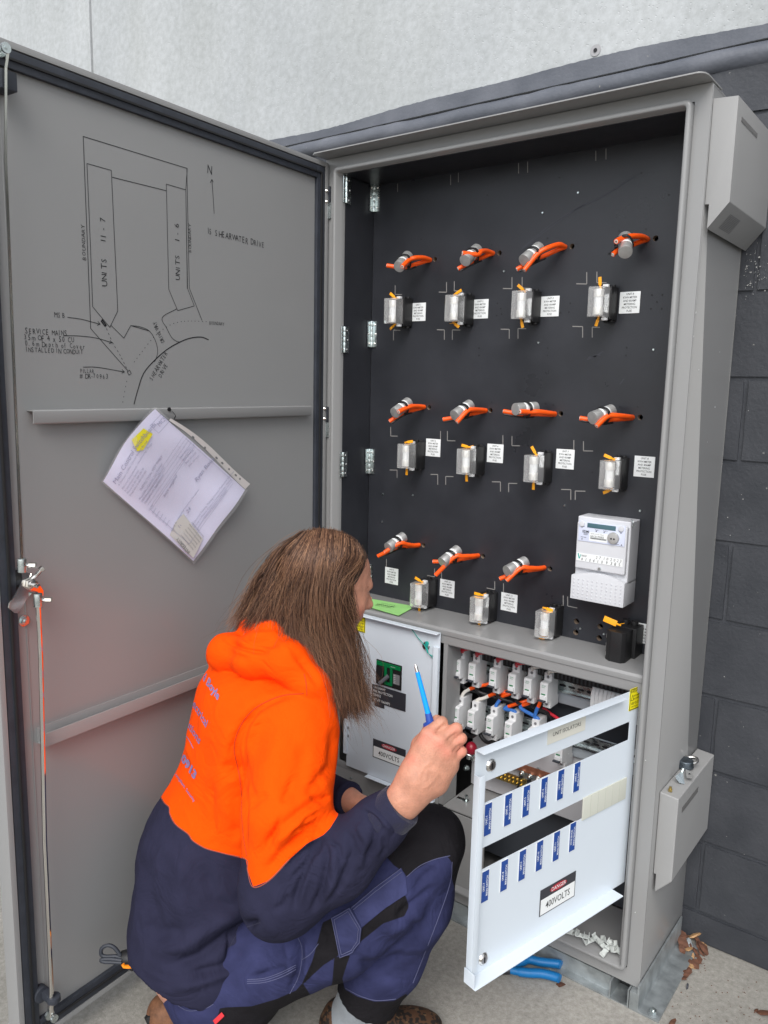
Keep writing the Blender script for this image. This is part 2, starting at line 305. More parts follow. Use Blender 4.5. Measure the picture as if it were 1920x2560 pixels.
bw = thing('block_wall', 'charcoal painted concrete block wall behind the cabinet with raked mortar joints', 'wall', (0, D, 0))
m = MB(); m.box((-7, D+.006, 0), (7, D+.17, 2.242)); m.build('mortar_bed', M['mortar'], bw)
for a, b in ((-7, -1.15), (2.35, 7)):           # beyond the picture the blocks are one piece per course
    for k in range(11):
        z = .0867+.2*k if k else .0867
        MB().box((a, D, z-.195), (b, D+.02, z-.005)).build('block_course', M['block'], bw, bevel=.003)
def block_shape(w, h, seed):
    r = random.Random(seed); bm = bmesh.new(); nx, nz = 6, 4
    j = lambda: r.uniform(-.0012, .0012)
    rows = [[bm.verts.new((-w/2+w*i/nx+(j() if 1 else 0), r.uniform(-.0010, .0010), -h/2+h*k/nz+j())) for i in range(nx+1)] for k in range(nz+1)]
    back = [[bm.verts.new((v.co.x*1.0, .02, v.co.z)) for v in rw] for rw in rows]
    for k in range(nz):
        for i in range(nx): bm.faces.new((rows[k][i], rows[k][i+1], rows[k+1][i+1], rows[k+1][i]))
    for i in range(nx):
        bm.faces.new((rows[0][i+1], rows[0][i], back[0][i], back[0][i+1])); bm.faces.new((rows[nz][i], rows[nz][i+1], back[nz][i+1], back[nz][i]))
    for k in range(nz):
        bm.faces.new((rows[k][0], rows[k+1][0], back[k+1][0], back[k][0])); bm.faces.new((rows[k+1][nx], rows[k][nx], back[k][nx], back[k+1][nx]))
    es = [e for e in bm.edges if len(e.link_faces) == 2 and e.calc_face_angle(0) > R_(50)]
    bmesh.ops.bevel(bm, geom=es, offset=.0035, segments=2, affect='EDGES')
    for f in bm.faces: f.smooth = True
    me = bpy.data.meshes.new('block'); bm.to_mesh(me); bm.free(); me.materials.append(M['block']); me.set_sharp_from_angle(angle=R_(50)); return me
BS = {h: [block_shape(.389, h, s) for s in range(4)] for h in (.189, .076, .098)}
def lay_block(xc, z0, h, k):
    me = BS[h][k % 4]; o = bpy.data.objects.new('block', me); COL.objects.link(o); o.parent = bw; o.location = (xc, 0, z0+h/2); return o
cnt = 0
for k in range(12):                        # course tops at .0867 + .2 k
    if k == 0: z0, h = .005, .076
    elif k == 11: z0, h = .0867+2.0+.005, .098
    else: z0, h = .0867+.2*(k-1)+.0055, .189
    off = 1.056 if (k % 2 == 1) else 1.256     # vertical joint
    for i in range(-6, 4):
        xc = off + .4*i - .2
        if xc < -1.35 or xc > 2.3: continue
        if .25 < xc < .80 and z0 < 1.9: continue         # wholly behind the cabinet
        lay_block(xc, z0, h, cnt); cnt += 1
# rendered fillet at the head of the blockwork
prof = [(D, 2.190), (D-.010, 2.196), (D-.017, 2.208), (D-.016, 2.224), (D-.006, 2.236), (D+.004, 2.238), (D+.004, 2.19)]
m = MB(); rr = random.Random(5); xs = [-7]+[-2.2+.04*i for i in range(110)]+[7]
vs = []
for xx in xs:
    w = .003*math.sin(xx*7)+.002*math.sin(xx*19); 
    for (y, z) in prof: vs.append((xx, y + (w+rr.uniform(-.0015, .0015) if y < D else 0), z + rr.uniform(-.0018, .0018)))
n = len(prof); m.add(vs, [(i*n+j, (i+1)*n+j, (i+1)*n+(j+1) % n, i*n+(j+1) % n) for i in range(len(xs)-1) for j in range(n)])
m.build('render_band', M['band'], bw, smooth=True)

# ================================================================== CABINET
WC, ZB, ZT = 1.019, 0.049, 2.059
cab = thing('electrical_cabinet', 'tall open grey metal switchboard cabinet standing against the block wall', 'cabinet', (WC/2, D/2, 0))
P = M['paint']
m = MB()
m.box((WC-.003, .0035, ZB), (WC, D-.002, ZT-.003)); m.box((0, .0035, ZB), (.003, D-.002, ZT-.003)); m.box((0, .0035, ZT-.003), (WC, D-.002, ZT)); m.box((.003, D-.006, ZB), (WC-.003, D-.003, ZT-.003)); m.box((.003, .0035, ZB), (WC-.003, D-.006, ZB+.003))
m.build('body', P, cab, bevel=.0012)
# front frame and the raised lip round the opening
LX0, LX1, LZ0, LZ1 = .042, .986, .0877, 2.0286
m = MB(); m.box((0, 0, ZB), (LX0, .003, ZT)); m.box((LX1, 0, ZB), (WC, .003, ZT)); m.box((LX0, 0, LZ1), (LX1, .003, ZT)); m.box((LX0, 0, ZB), (LX1, .003, LZ0))
m.build('front_frame', P, cab)
def ring(mb, x0, z0, x1, z1, t, ya, yb):
    mb.box((x0, ya, z0), (x0+t, yb, z1)); mb.box((x1-t, ya, z0), (x1, yb, z1)); mb.box((x0+t, ya, z0), (x1-t, yb, z0+t)); mb.box((x0+t, ya, z1-t), (x1-t, yb, z1))
def rrect(x0, z0, x1, z1, r, n=5):
    out = []
    for cx, cz, a0 in ((x1-r, z1-r, 0), (x0+r, z1-r, 90), (x0+r, z0+r, 180), (x1-r, z0+r, 270)):
        for i in range(n+1): a = R_(a0+90*i/n); out.append((cx+r*math.cos(a), cz+r*math.sin(a)))
    return out
def loft_rings(mb, rings, close=True):           # rings: list of (poly, y); joined face strip by strip
    n = len(rings[0][0]); vs = [(a, y, b) for poly, y in rings for a, b in poly]; k = len(rings)
    fs = [((i % k)*n+j, (i % k)*n+(j+1) % n, ((i+1) % k)*n+(j+1) % n, ((i+1) % k)*n+j) for i in range(k if close else k-1) for j in range(n)]
    mb.add(vs, fs)
m = MB()
o_, i_ = (LX0, LZ0, LX1, LZ1), 0
def rr2(ins, r): return rrect(LX0+ins, LZ0+ins, LX1-ins, LZ1-ins, r)
loft_rings(m, [(rr2(-.001, .012), .0), (rr2(0, .012), -.018), (rr2(.002, .011), -.021), (rr2(.008, .008), -.021), (rr2(.010, .007), -.019), (rr2(.010, .007), -.004), (rr2(.013, .006), .0), (rr2(.013, .006), .018), (rr2(.010, .007), .018), (rr2(.004, .01), .004)])
m.build('opening_lip', P, cab, smooth=True)
# rain hood
m = MB(); hood = [(.010, -.060), (1.004, -.060), (1.012, -.057), (1.018, -.050), (1.021, -.036), (1.021, .06), (.0, .06), (-.004, -.050)]
m.prism([(a, b) for a, b in hood], ZT+.001, ZT+.004, axis=2)
m.build('rain_hood', P, cab, bevel=.0008)
# black interior
B = M['black']
PY = .145
holes = []
c2 = lambda x, y: (780+x/1.4553, 150+y/1.4553)
c4 = lambda x, y: (860+x/1.975, 1200+y/1.975)
BUN = [  # cable hole, empty hole, can rear, can front, cable ends (front, behind)
 (c2, (430, 727), (447, 725), (347, 716), (318, 750), (328, 752), (272, 748)),
 (c2, (658, 703), (682, 702), (598, 692), (560, 727), (547, 703), (531, 760)),
 (c2, (920, 680), (946, 678), (824, 685), (775, 727), (772, 765), (745, 762)),
 (c2, (1220, 652), (1250, 649), (1140, 645), (1140, 700), (1107, 660), (1094, 708)),
 (c2, (408, 1262), (426, 1264), (346, 1249), (306, 1280), (315, 1280), (282, 1315)),
 (c2, (632, 1275), (649, 1275), (570, 1258), (524, 1290), (527, 1318), (477, 1308)),
 (c2, (883, 1287), (905, 1287), (805, 1266), (748, 1270), (757, 1279), (696, 1278)),
 (c2, (1165, 1300), (1194, 1300), (1083, 1278), (1027, 1300), (1035, 1332), (974, 1303)),
 (c4, (370, 320), (392, 322), (286, 286), (226, 328), (200, 357), (167, 376)),
 (c4, (662, 372), (686, 376), (556, 350), (492, 402), (452, 470), (439, 403)),
 (c4, (988, 432), (1017, 438), (886, 408), (814, 446), (802, 497), (769, 488))]
big = [c4(1148, 698), c4(1145, 752), c4(1265, 723), c4(1260, 780)]
panel = MB().box((.0551, PY, .80), (.9855, PY+.016, 2.024)).build('mounting_panel', B, cab)
cut = MB()
for cv, h1, h2, *_ in BUN:
    for h in (h1, h2):
        p = ony(cv(*h), PY); cut.cyl((p.x, PY-.02, p.z), (p.x, PY+.04, p.z), .0066, 16)
for q in big: p = ony(q, PY); cut.cyl((p.x, PY-.02, p.z), (p.x, PY+.04, p.z), .0072, 16)
cuto = cut.build('cutter', mat('bare board edge', (.20, .15, .11), .8))
for o_c in (panel, cuto):
    bm = bmesh.new(); bm.from_mesh(o_c.data); bmesh.ops.recalc_face_normals(bm, faces=bm.faces); bm.to_mesh(o_c.data); bm.free()
cuto.location = -wloc(cab); cuto.location = cuto.location*0
bo = panel.modifiers.new('b', 'BOOLEAN'); bo.operation = 'DIFFERENCE'; bo.object = cuto; bo.solver = 'EXACT'; bo.use_self = True
try: bo.material_mode = 'TRANSFER'
except Exception: pass
# parent offset: panel mesh is local to the cabinet, so shift the cutter by hand
dg = bpy.context.evaluated_depsgraph_get(); dg.update()
nm = bpy.data.meshes.new_from_object(panel.evaluated_get(dg)); panel.modifiers.clear(); old = panel.data; panel.data = nm; print('PANEL', len(nm.polygons), [x.name if x else None for x in nm.materials], set(f.material_index for f in nm.polygons)); bpy.data.meshes.remove(old); bpy.data.objects.remove(cuto)
MB().box((.0551, .0015, 2.0145), (.9755, PY-.001, 2.0185)).build('ceiling_panel', B, cab)
MB().box((.048, .0185, .824), (.0545, PY-.001, 2.013)).build('side_panel', B, cab)
MB().box((.0485, .0155, .826), (.0545, .0183, 2.010)).build('board_edge', mat('ply edge', (.36, .27, .17), .7), cab)
MB().box((.976, .019, .826), (.984, PY-.001, 2.012)).build('inner_side', M['paint'], cab)
MB().box((.05, PY+.05, .1), (.98, PY+.052, 2.0)).build('back_cover', M['blackp'], cab)
# routed corner marks, pin holes and screws on the panel
mk = MB()
def ymark(q1, q2, w=.0022):
    a, b = ony(q1, PY), ony(q2, PY); d = (b-a); d.y = 0; d.normalize(); nn = Vector((-d.z, 0, d.x))*w/2; e = Vector((0, -.0007, 0))
    mk.add([a+nn+e, b+nn+e, b-nn+e, a-nn+e], [(0, 1, 2, 3)])
MK2 = [((303, 853), 820, 328), ((490, 845), 808, 462), ((518, 840), 805, 548), ((728, 832), 790, 695), ((765, 830), 790, 795), ((1000, 815), 772, 962), ((1037, 810), 770, 1072),
 ((297, 983), 1020, 322), ((482, 982), 1018, 455), ((511, 982), 1018, 540), ((718, 980), 1014, 687), ((750, 977), 1014, 780), ((985, 970), 1010, 948), ((1020, 972), 1010, 1048),
 ((287, 1368), 1335, 312), ((468, 1385), 1350, 445), ((493, 1385), 1350, 522), ((695, 1400), 1365, 668), ((728, 1403), 1368, 757), ((953, 1418), 1383, 925), ((988, 1422), 1387, 1023),
 ((310, 1492), 1520, 283), ((458, 1508), 1545, 432), ((487, 1515), 1545, 515), ((686, 1535), 1570, 655), ((716, 1540), 1572, 747), ((942, 1563), 1600, 907), ((958, 1568), 1600, 995)]
for (cx_, cy_), v, h in MK2:
    sl_ = .06; ymark(c2(cx_, cy_), c2(cx_, v)); ymark(c2(cx_, cy_), c2(h, cy_+(h-cx_)*.02))
for (cx_, cy_), v, h in [((448, 478), 437, 411), ((482, 493), 455, 518), ((745, 541), 500, 705), ((788, 557), 510, 827), ((1083, 620), 570, 1035), ((1105, 622), 575, 1152), ((210, 432), 390, 212)]:
    ymark(c4(cx_, cy_), c4(cx_, v)); ymark(c4(cx_, cy_), c4(h, cy_+(h-cx_)*.2))
for x_, a, b in ((312, 450, 480), (505, 418, 455), (533, 410, 445), (752, 375, 413), (785, 370, 410), (1033, 330, 367), (1070, 322, 362)): ymark(c2(x_, a), c2(x_, b), .0018)
mk.build('routed_mark', M['mark'], panel)['kind'] = 'stuff'
pn = MB()
for q in [(1198, 411), (900, 428), (638, 492), (1298, 490), (398, 653), (655, 672), (857, 648), (1215, 615), (1118, 622), (1237, 855), (1275, 855), (1255, 880), (1233, 905), (1272, 905), (935, 917), (905, 920), (885, 937), (672, 930), (675, 885), (687, 905), (940, 885), (608, 1048), (608, 1075), (858, 1048), (858, 1075), (1145, 1046), (1143, 1075), (800, 1250), (850, 1250), (560, 1240), (655, 1245), (1120, 1262), (878, 1255), (1185, 1262), (350, 1240), (1020, 1500), (690, 925)]:
    p = ony(c2(*q), PY); pn.cyl((p.x, PY-.0005, p.z), (p.x, PY-.0009, p.z), .0021, 8)
pn.build('pin_hole', M['ink'], panel)['kind'] = 'stuff'
sc = MB()
for cv, q in [(c2, (969, 483)), (c2, (840, 556)), (c2, (825, 1029)), (c2, (699, 769)), (c2, (1243, 1054)), (c2, (257, 1580)), (c4, (192, 70)), (c4, (188, 206)), (c4, (1090, 126)), (c4, (1462, 152)), (c4, (1168, 733)), (c4, (1284, 760)), (c4, (340, 75))]:
    p = ony(cv(*q), PY); sc.cyl((p.x, PY-.0003, p.z), (p.x, PY-.0028, p.z), .0032, 10, .0022)
sc.build('panel_screw', M['zinc'], panel)['kind'] = 'stuff'
sf = MB()
for pts in (((760, 690), (860, 615), (960, 545), (1060, 495), (1170, 425)), ((765, 684), (880, 590), (1000, 520)), ((1000, 1090), (1030, 1078), (1060, 1060)), ((1005, 1082), (1050, 1075)), ((1120, 1180), (1135, 1160))):
    pp = smooth_path([ony(c2(*q), PY-.0005) for q in pts], 5)
    for a, b in zip(pp[:-1], pp[1:]):
        d = (b-a).normalized(); nn = Vector((-d.z, 0, d.x))*.0014; sf.add([a+nn, b+nn, b-nn, a-nn], [(0, 1, 2, 3)])
sf.build('scuff', mat('scuff', (.038, .040, .050), .55), panel)['kind'] = 'stuff'
fk = MB(); zf_ = lambda x, y: (1620+x/2.765, 700+y/2.765)
for q, s in (((330, 225), .0022), ((313, 390), .0020), ((462, 878), .0022), ((495, 498), .0012), ((410, 1120), .001), ((350, 620), .0012)):
    p = onx(zf_(*q), WC); fk.add([(WC+.0004, p.y-s*.6, p.z-s), (WC+.0004, p.y+s*.6, p.z-s*.8), (WC+.0004, p.y+s*.5, p.z+s), (WC+.0004, p.y-s*.7, p.z+s*.7)], [(0, 1, 2, 3)])
for q in ((1588, 2280), (1592, 2100), (1614, 1900)):
    p = ony(q, 0); fk.add([(p.x-.001, -.0004, p.z-.0015), (p.x+.001, -.0004, p.z-.0012), (p.x+.0008, -.0004, p.z+.0014)], [(0, 1, 2)])
fk.build('paint_fleck', M['sticker'], cab)['kind'] = 'stuff'
wf = MB(); rw = random.Random(8)
for _ in range(120):
    q = (1850+rw.gauss(28, 26), 672+rw.gauss(0, 34)) if rw.random() < .7 else (rw.uniform(1790, 1915), rw.uniform(860, 2200))
    p = ony(q, D-.0012)
    if p.x < WC+.01: continue
    s = rw.uniform(.0005, .0022)*(1 if rw.random() > .1 else 1.6); a = rw.uniform(0, 3)
    wf.add([(p.x+s*math.cos(a+t)*rw.uniform(.4, 1), D-.0012, p.z+s*math.sin(a+t)*rw.uniform(.4, 1)) for t in (0, 1.6, 3.1, 4.7)], [(0, 1, 2, 3)])
wf.build('cement_splash', mat('cement splash', (.34, .34, .33), .9), bw)['kind'] = 'stuff'
# shelf between the meter compartment and the switch compartment
m = MB(); m.prism([(-.003, .800), (-.003, .812), (.0015, .8175), (PY-.002, .8195), (PY-.002, .8155), (.003, .8135), (.001, .810), (.001, .800)], .0555, .9850, axis=0)
m.build('shelf', P, cab, bevel=.0006)
# inner frame round the two escutcheons
m = MB(); m.box((.0555, -.0005, .776), (.985, .0025, .7995)); m.box((.436, 0, .316), (.4485, .003, .7755)); m.box((.966, 0, .0975), (.985, .003, .7755)); m.box((.0555, 0, .33), (.075, .003, .7755))
m.build('inner_frame', P, cab)
m = MB(); m.box((.4455, .0035, .3125), (.4485, .07, .7755)); m.box((.4487, .0035, .7725), (.9655, .02, .7755)); m.build('recess_side', P, cab)
m = MB(); m.box((.4490, .0035, .3085), (.585, PY+.04, .3125)); m.build('recess_floor', P, cab, bevel=.0008)
# lower cover
m = MB(); m.box((.0555, -.002, .100), (.585, .002, .3075)); m.box((.0555, -.002, .3076), (.4355, .0015, .330)); m.build('lower_cover', P, cab, bevel=.0015)
for q in ((878, 1945), (1113, 2036), (1205, 2075)): p = ony(q, -.002); m = MB(); m.cyl((p.x, -.002, p.z), (p.x, -.005, p.z), .004, 10, .003); m.build('cover_screw', M['zinc'], cab)
MB().box((.585, .0035, .097), (.965, PY+.04, .100)).build('floor_pan', P, cab)
m = MB(); m.box((.966, .0035, .1005), (.969, PY+.04, .772)); m.build('recess_jamb', P, cab)
MB().box((.4487, PY+.045, .1005), (.9658, PY+.048, .774)).build('equipment_back', mat('dark back sheet', (.045, .05, .06), .5), cab)
m = MB(); m.box((.4495, .150, .318), (.87, .153, .556)); m.build('gear_plate', mat('pale gear plate', (.50, .50, .52), .45), cab, bevel=.001)
# cable duct above the upper rail
m = MB(); m.box((.47, .085, .722), (.965, .150, .765))
du = m.build('cable_duct', M['blackp'], cab, bevel=.002)
m = MB()
for i in range(46): m.box((.475+i*.0105, .0835, .726), (.479+i*.0105, .0848, .762))
m.build('duct_finger', mat('duct grey', (.05, .055, .06), .5), du)['kind'] = 'stuff'
# galvanised plinth
G = M['galv']
pl = thing('plinth_frame', 'galvanised steel channel plinth under the grey cabinet, bolted to the concrete', 'plinth', (.5, .1, 0))
m = MB(); m.prism([(.012, .0475), (.012, .0440), (.002, .0440), (.002, .0045), (-.019, .0045), (-.019, 0), (.03, 0), (.03, .0475)], .0, .953, axis=0); m.build('front_channel', G, pl, bevel=.001)
m = MB(); m.box((.953, -.019, .0), (.9565, .05, .0478)); m.box((.9565, -.017, .0), (.998, .05, .003)); m.box((.998, -.019, .0), (1.0015, .30, .0478)); m.build('end_box', G, pl)
MB().box((.958, .045, .004), (.997, .05, .047)).build('hollow_shade', M['blackp'], pl)  # black plate stands in for the shade inside the hollow end box
m = MB(); m.prism([(1.0030, .0), (1.0740, .0), (1.0740, .0055), (1.0285, .0055), (1.0250, .009), (1.0250, .068), (1.0205, .068), (1.0205, .0478), (1.0030, .0478)], -.019, .305, axis=1)
m.build('foot_angle', G, pl, bevel=.0012)
p = onz((1420+705/3.318, 2160+1235/3.318), .006)
m = MB(); m.cyl((p.x, p.y, .0055), (p.x, p.y, .008), .013, 20); m.build('washer', M['galv'], pl)
m = MB(); m.cyl((p.x, p.y, .008), (p.x, p.y, .014), .0085, 6); m.cyl((p.x, p.y, .014), (p.x, p.y, .018), .0045, 12); m.build('anchor_bolt', M['zinc'], pl, bevel=.0005)
# side boxes on the right flank
XB = 1.068
m = MB()
v0 = [(WC+.001, 2.030), (XB, 2.027), (XB, 1.829), (1.028, 1.781), (1.028, 1.829), (WC+.001, 1.829)]
vs = [(a, .006, b) for a, b in v0] + [(a, .320, b) for a, b in v0]; n = 6
m.add(vs, [tuple(range(n)), tuple(range(2*n-1, n-1, -1))] + [((i+1) % n, i, n+i, n+(i+1) % n) for i in range(n)])
vb = m.build('vent_hood', M['paint_box'], cab, bevel=.0015)
nrm = Vector((1, 0, 0))
def on_vent(q): return onx((1620+q[0]/3.687, 140+q[1]/3.687), XB)
a, b, c, d = on_vent((865, 540)), on_vent((1005, 705)), on_vent((1003, 775)), on_vent((867, 625))
m = MB()
y0, y1 = min(a.y, d.y), max(b.y, c.y); zt_, zb_ = max(a.z, b.z)-.001, min(c.z, d.z)
for i in range(22):
    yy = y0 + (y1-y0)*i/22; m.box((XB+.0002, yy, zb_+.003), (XB+.0012, yy+(y1-y0)/22*.5, zt_-.003))
m.build('louvre', mat('louvre shadow', (.12, .12, .12), .6), vb)['kind'] = 'stuff'
# perforations on the sloping underside
ux = Vector((1.028-XB, 0, 1.781-1.829)).normalized(); un = Vector((ux.z, 0, -ux.x)); un = un if un.z < 0 else -un
m = MB()
for i in range(16):
    for j in range(12):
        p = Vector((XB, .06+i*.0052, 1.829)) + ux*(.018+j*.0028) + un*.0004
        e1 = Vector((0, .0015, 0)); e2 = ux*.0009; m.add([p-e1-e2, p+e1-e2, p+e1+e2, p-e1+e2], [(0, 1, 2, 3)])
m.build('perforation', M['ink_soft'], vb)['kind'] = 'stuff'
X2 = 1.063
m = MB()
v0 = [(WC+.001, .540), (X2, .536), (X2, .330), (1.026, .288), (1.026, .334), (WC+.001, .334)]
vs = [(a, .030, b) for a, b in v0] + [(a, .320, b) for a, b in v0]
m.add(vs, [tuple(range(n)), tuple(range(2*n-1, n-1, -1))] + [((i+1) % n, i, n+i, n+(i+1) % n) for i in range(n)])
lb = m.build('cable_cover', M['paint_box'], cab, bevel=.003, seg=3)
Yp = lambda x, y: (1540+x/2.766, 1500+y/2.766)
a, b = onx(Yp(455, 1450), X2), onx(Yp(568, 1300), X2); m = MB()
for i in range(24):
    yy = a.y + (b.y-a.y)*i/24; m.box((X2+.0002, yy, a.z-.008), (X2+.0013, yy+.0018, a.z+.006))
m.build('slot', mat('slot shadow', (.10, .10, .10), .6), lb)['kind'] = 'stuff'

# hinges of the black panels and of the door
def hinge(parent, c, ex, nrm_, h=.076, w=.034, name='hinge', fold=0.0):
    T = frame(c, ex, nrm_)          # x across the leaves, y along the pin, z out of the surface
    m = MB(T); m.box((-w, -h/2, 0), (-.003, h/2, .0022)); hl = m
    m2 = MB(T); m2.box((.003, -h/2, 0), (w, h/2, .0022))
    k = MB(T)
    for i in range(5): k.cyl((0, -h/2+h*i/5+.0004, .004), (0, -h/2+h*(i+1)/5-.0004, .004), .0048, 12)
    root = hl.build(name, M['zinc'], parent, bevel=.0005); m2.build('leaf', M['zinc'], root, bevel=.0005) if parent is None or parent.parent is None else None
    return root, T, m2, k
def put_hinge(c, ex, n_, w=.020, h=.076, leaf_dirs=None):
    # leaves may lie on two different planes: leaf_dirs = (direction of leaf A, normal A), (direction of leaf B, normal B)
    mb = MB(); up = Vector((0, 0, 1)); sm = MB()
    for dv, nv in leaf_dirs:
        dv = Vector(dv); nv = Vector(nv); o = Vector(c)
        T = Matrix(((dv.x, up.x, nv.x, o.x), (dv.y, up.y, nv.y, o.y), (dv.z, up.z, nv.z, o.z), (0, 0, 0, 1)))
        mb.T = T; mb.box((.003, -h/2, .0004), (w, h/2, .0024)); sm.T = T
        for a in (-.36, 0, .36): sm.cyl((w*.62+(.003 if a == 0 else 0), a*h, .0024), (w*.62+(.003 if a == 0 else 0), a*h, .0036), .0032, 10, .002)
    mb.T = Matrix.Identity(4); o = Vector(c) + Vector(n_)*.003
    for i in range(5): mb.cyl(o+Vector((0, 0, -h/2+h*i/5+.0004)), o+Vector((0, 0, -h/2+h*(i+1)/5-.0004)), .0045, 12)
    r = mb.build('hinge', M['zinc'], cab, bevel=.0004); stuff(sm.build('hinge_screw', M['chrome'], r)); return r
for py in (475, 850, 1160):
    p = onx((867, py), .0555); z = p.z
    put_hinge((.0555, .020, z), None, (1, -.3, 0), .019, .072, (((0, 1, 0), (1, 0, 0)), ((.25, -.968, 0), (.968, .25, 0))))
for py in (498, 836, 1153, 1440):
    p = ony((926, py), PY); z = p.z
    put_hinge((.0560, PY-.001, z), None, (.7, -.7, 0), .021, .075, (((1, 0, 0), (0, -1, 0)), ((0, -1, 0), (1, 0, 0))))
# ------------------------------------------------------------------ door
TH = -1.5179
DO = Vector((.0033, -.0068, 0)); E1 = Vector((math.cos(TH), math.sin(TH), 0)); DN = Vector((-math.sin(TH), math.cos(TH), 0)); UP = Vector((0, 0, 1))
# door frame: local x = distance from hinge, local y = up, local z = out of the inner face
DT = Matrix(((E1.x, 0, DN.x, DO.x), (E1.y, 0, DN.y, DO.y), (0, 1, 0, 0), (0, 0, 0, 1)))
def dhit(q, off=0.0):
    p = hit(q, DO + DN*off, DN) - DO; return (p.dot(E1), p.z)
def DM(): return MB(DT)
WD, DZ0, DZ1 = 1.0038, .0557, 2.0468
door = DM().box((0.0125, DZ0+.012, -.003), (WD-.0125, DZ1-.012, 0)).build('door', P, cab)
m = DM()
for a, b in (((0, DZ0, -.03), (.012, DZ1, .012)), ((WD-.012, DZ0, -.03), (WD, DZ1, .012)), ((.0122, DZ0, -.03), (WD-.0122, DZ0+.0118, .012)), ((.0122, DZ1-.0118, -.03), (WD-.0122, DZ1, .012))): m.box(a, b)
m.build('door_edge', P, door, bevel=.0015)
DM().box((.0125, DZ0+.0125, -.029), (WD-.0125, DZ1-.0125, -.026)).build('door_skin', P, door)
gk = DM()
gi, go, gh = .046, .0135, .011
for a, b in (((go, DZ0+go, .0004), (gi, DZ1-go, gh)), ((WD-gi, DZ0+go, .0004), (WD-go, DZ1-go, gh)), ((gi+.0002, DZ0+go, .0004), (WD-gi-.0002, DZ0+gi, gh)), ((gi+.0002, DZ1-gi, .0004), (WD-gi-.0002, DZ1-go, gh))): gk.box(a, b)
for z in (.6, 1.4): pass
gk.build('gasket', M['gasket'], door, bevel=.003)
gk = DM()
for a, b in (((.028, DZ0+.03, gh), (.033, DZ1-.03, gh+.004)), ((WD-.033, DZ0+.03, gh), (WD-.028, DZ1-.03, gh+.004)), ((.034, DZ0+.028, gh), (WD-.034, DZ0+.033, gh+.004)), ((.034, DZ1-.033, gh), (WD-.034, DZ1-.028, gh+.004))): gk.box(a, b)
gk.build('gasket_bead', M['rubber'], door, bevel=.0015)
# stiffener along the free edge
m = DM(); m.box((.934, .10, .0004), (.9365, 2.0, .0016)); m.build('fold_line', P, door, bevel=.001)
# upper rail: shallow Z section
m = DM(); m.prism([(0.0003, 1.3925), (.020, 1.3925), (.022, 1.3905), (.022, 1.3745), (.019, 1.3715), (.0175, 1.3735), (.019, 1.376), (.019, 1.3895), (.0003, 1.3895)], 0, 1, axis=0)
# prism() axis 0 gives (t, a, b): remap to door axes
def drail(poly, s0, s1, name, bev=.0008):
    m = DM(); n = len(poly); vs = [(s0, z, o) for o, z in poly] + [(s1, z, o) for o, z in poly]
    m.add(vs, [tuple(range(n-1, -1, -1)), tuple(range(n, 2*n))] + [(i, (i+1) % n, n+(i+1) % n, n+i) for i in range(n)]); return m.build(name, P, door, bevel=bev)
drail([(.0003, 1.3925), (.020, 1.3925), (.022, 1.3905), (.022, 1.3685), (.020, 1.3655), (.0185, 1.3675), (.0195, 1.3700), (.0195, 1.3900), (.0003, 1.3900)], .078, .912, 'upper_rail')
drail([(.0003, .748), (.0025, .748), (.0025, .716), (.0275, .716), (.0275, .742), (.030, .742), (.030, .7135), (.0003, .7135)], .075, .925, 'lower_rail')
m = DM()
for q in (c3_ for c3_ in ((313, 1751), (478, 1689))):
    s, z = dhit(q, .01); m.cyl((s, .716, .014), (s, .7195, .014), .005, 10); m.box((s-.004, .719, .0132), (s+.004, .7205, .0148))
s, z = dhit((117, 1827), .01); m.cyl((s, .716, .014), (s, .7195, .014), .005, 10)
stuff(m.build('rail_screw', M['zinc'], door))
s, z = dhit((428, 1028), .03); m = DM(); m.cyl((s, z+.004, .0222), (s, z+.004, .0250), .0045, 12); m.build('rail_hook', M['blackp'], door)
# locking rods, cam and guides
n_r = .045
m = DM(); su, _ = dhit((15, 115), n_r); sm_, zm = dhit((53, 1400), n_r)
pts = [dhit((20, 128), n_r), dhit((17, 150), n_r), dhit((14, 172), n_r), dhit((14, 400), n_r), dhit((34, 900), n_r), dhit((55, 1405), n_r)]
m.tube([(a, b, n_r) for a, b in pts], .0055, 4, True, .5); rod1 = m.build('upper_rod', M['rod'], door)
m = DM(); pr = [dhit((14, 400), n_r)]
a, b = dhit((8, 122), n_r); m.cyl((a, b, n_r-.014), (a, b, n_r-.010), .011, 16); m.cyl((a, b, n_r+.006), (a, b, n_r+.010), .009, 16); m.cyl((a, b, n_r-.02), (a, b, n_r+.012), .003, 8)
m.build('roller', M['zinc'], rod1)
m = DM(); pts = [dhit(q, n_r) for q in ((95, 1495), (102, 1640), (107, 1850), (112, 2100), (121, 2300), (129, 2470), (128, 2520), (130, 2540))]
m.tube([(a, b, n_r) for a, b in pts], .0048, 10); rod2 = m.build('lower_rod', M['chrome'], door)
m = DM(); a, b = dhit((130, 2545), n_r); m.cyl((a, b+.003, n_r-.012), (a, b+.003, n_r-.006), .010, 14); m.cyl((a, b+.003, n_r+.006), (a, b+.003, n_r+.011), .008, 14); m.build('roller', M['zinc'], rod2)
m = DM(); a, b = dhit((16, 200), n_r-.01); m.box((a-.018, b-.016, .0005), (a+.012, b+.016, n_r-.006)); m.build('rod_guide', M['gasket'], door, bevel=.002)
m = DM(); a, b = dhit((126, 2490), n_r-.012); m.cyl((a+.008, b, .0005), (a+.008, b, .018), .017, 20); m.cyl((a, b-.006, n_r), (a, b+.006, n_r), .014, 12, .014); m.box((a-.006, b-.009, .016), (a+.010, b+.009, n_r)); m.build('rod_guide', M['gasket'], door, bevel=.002)
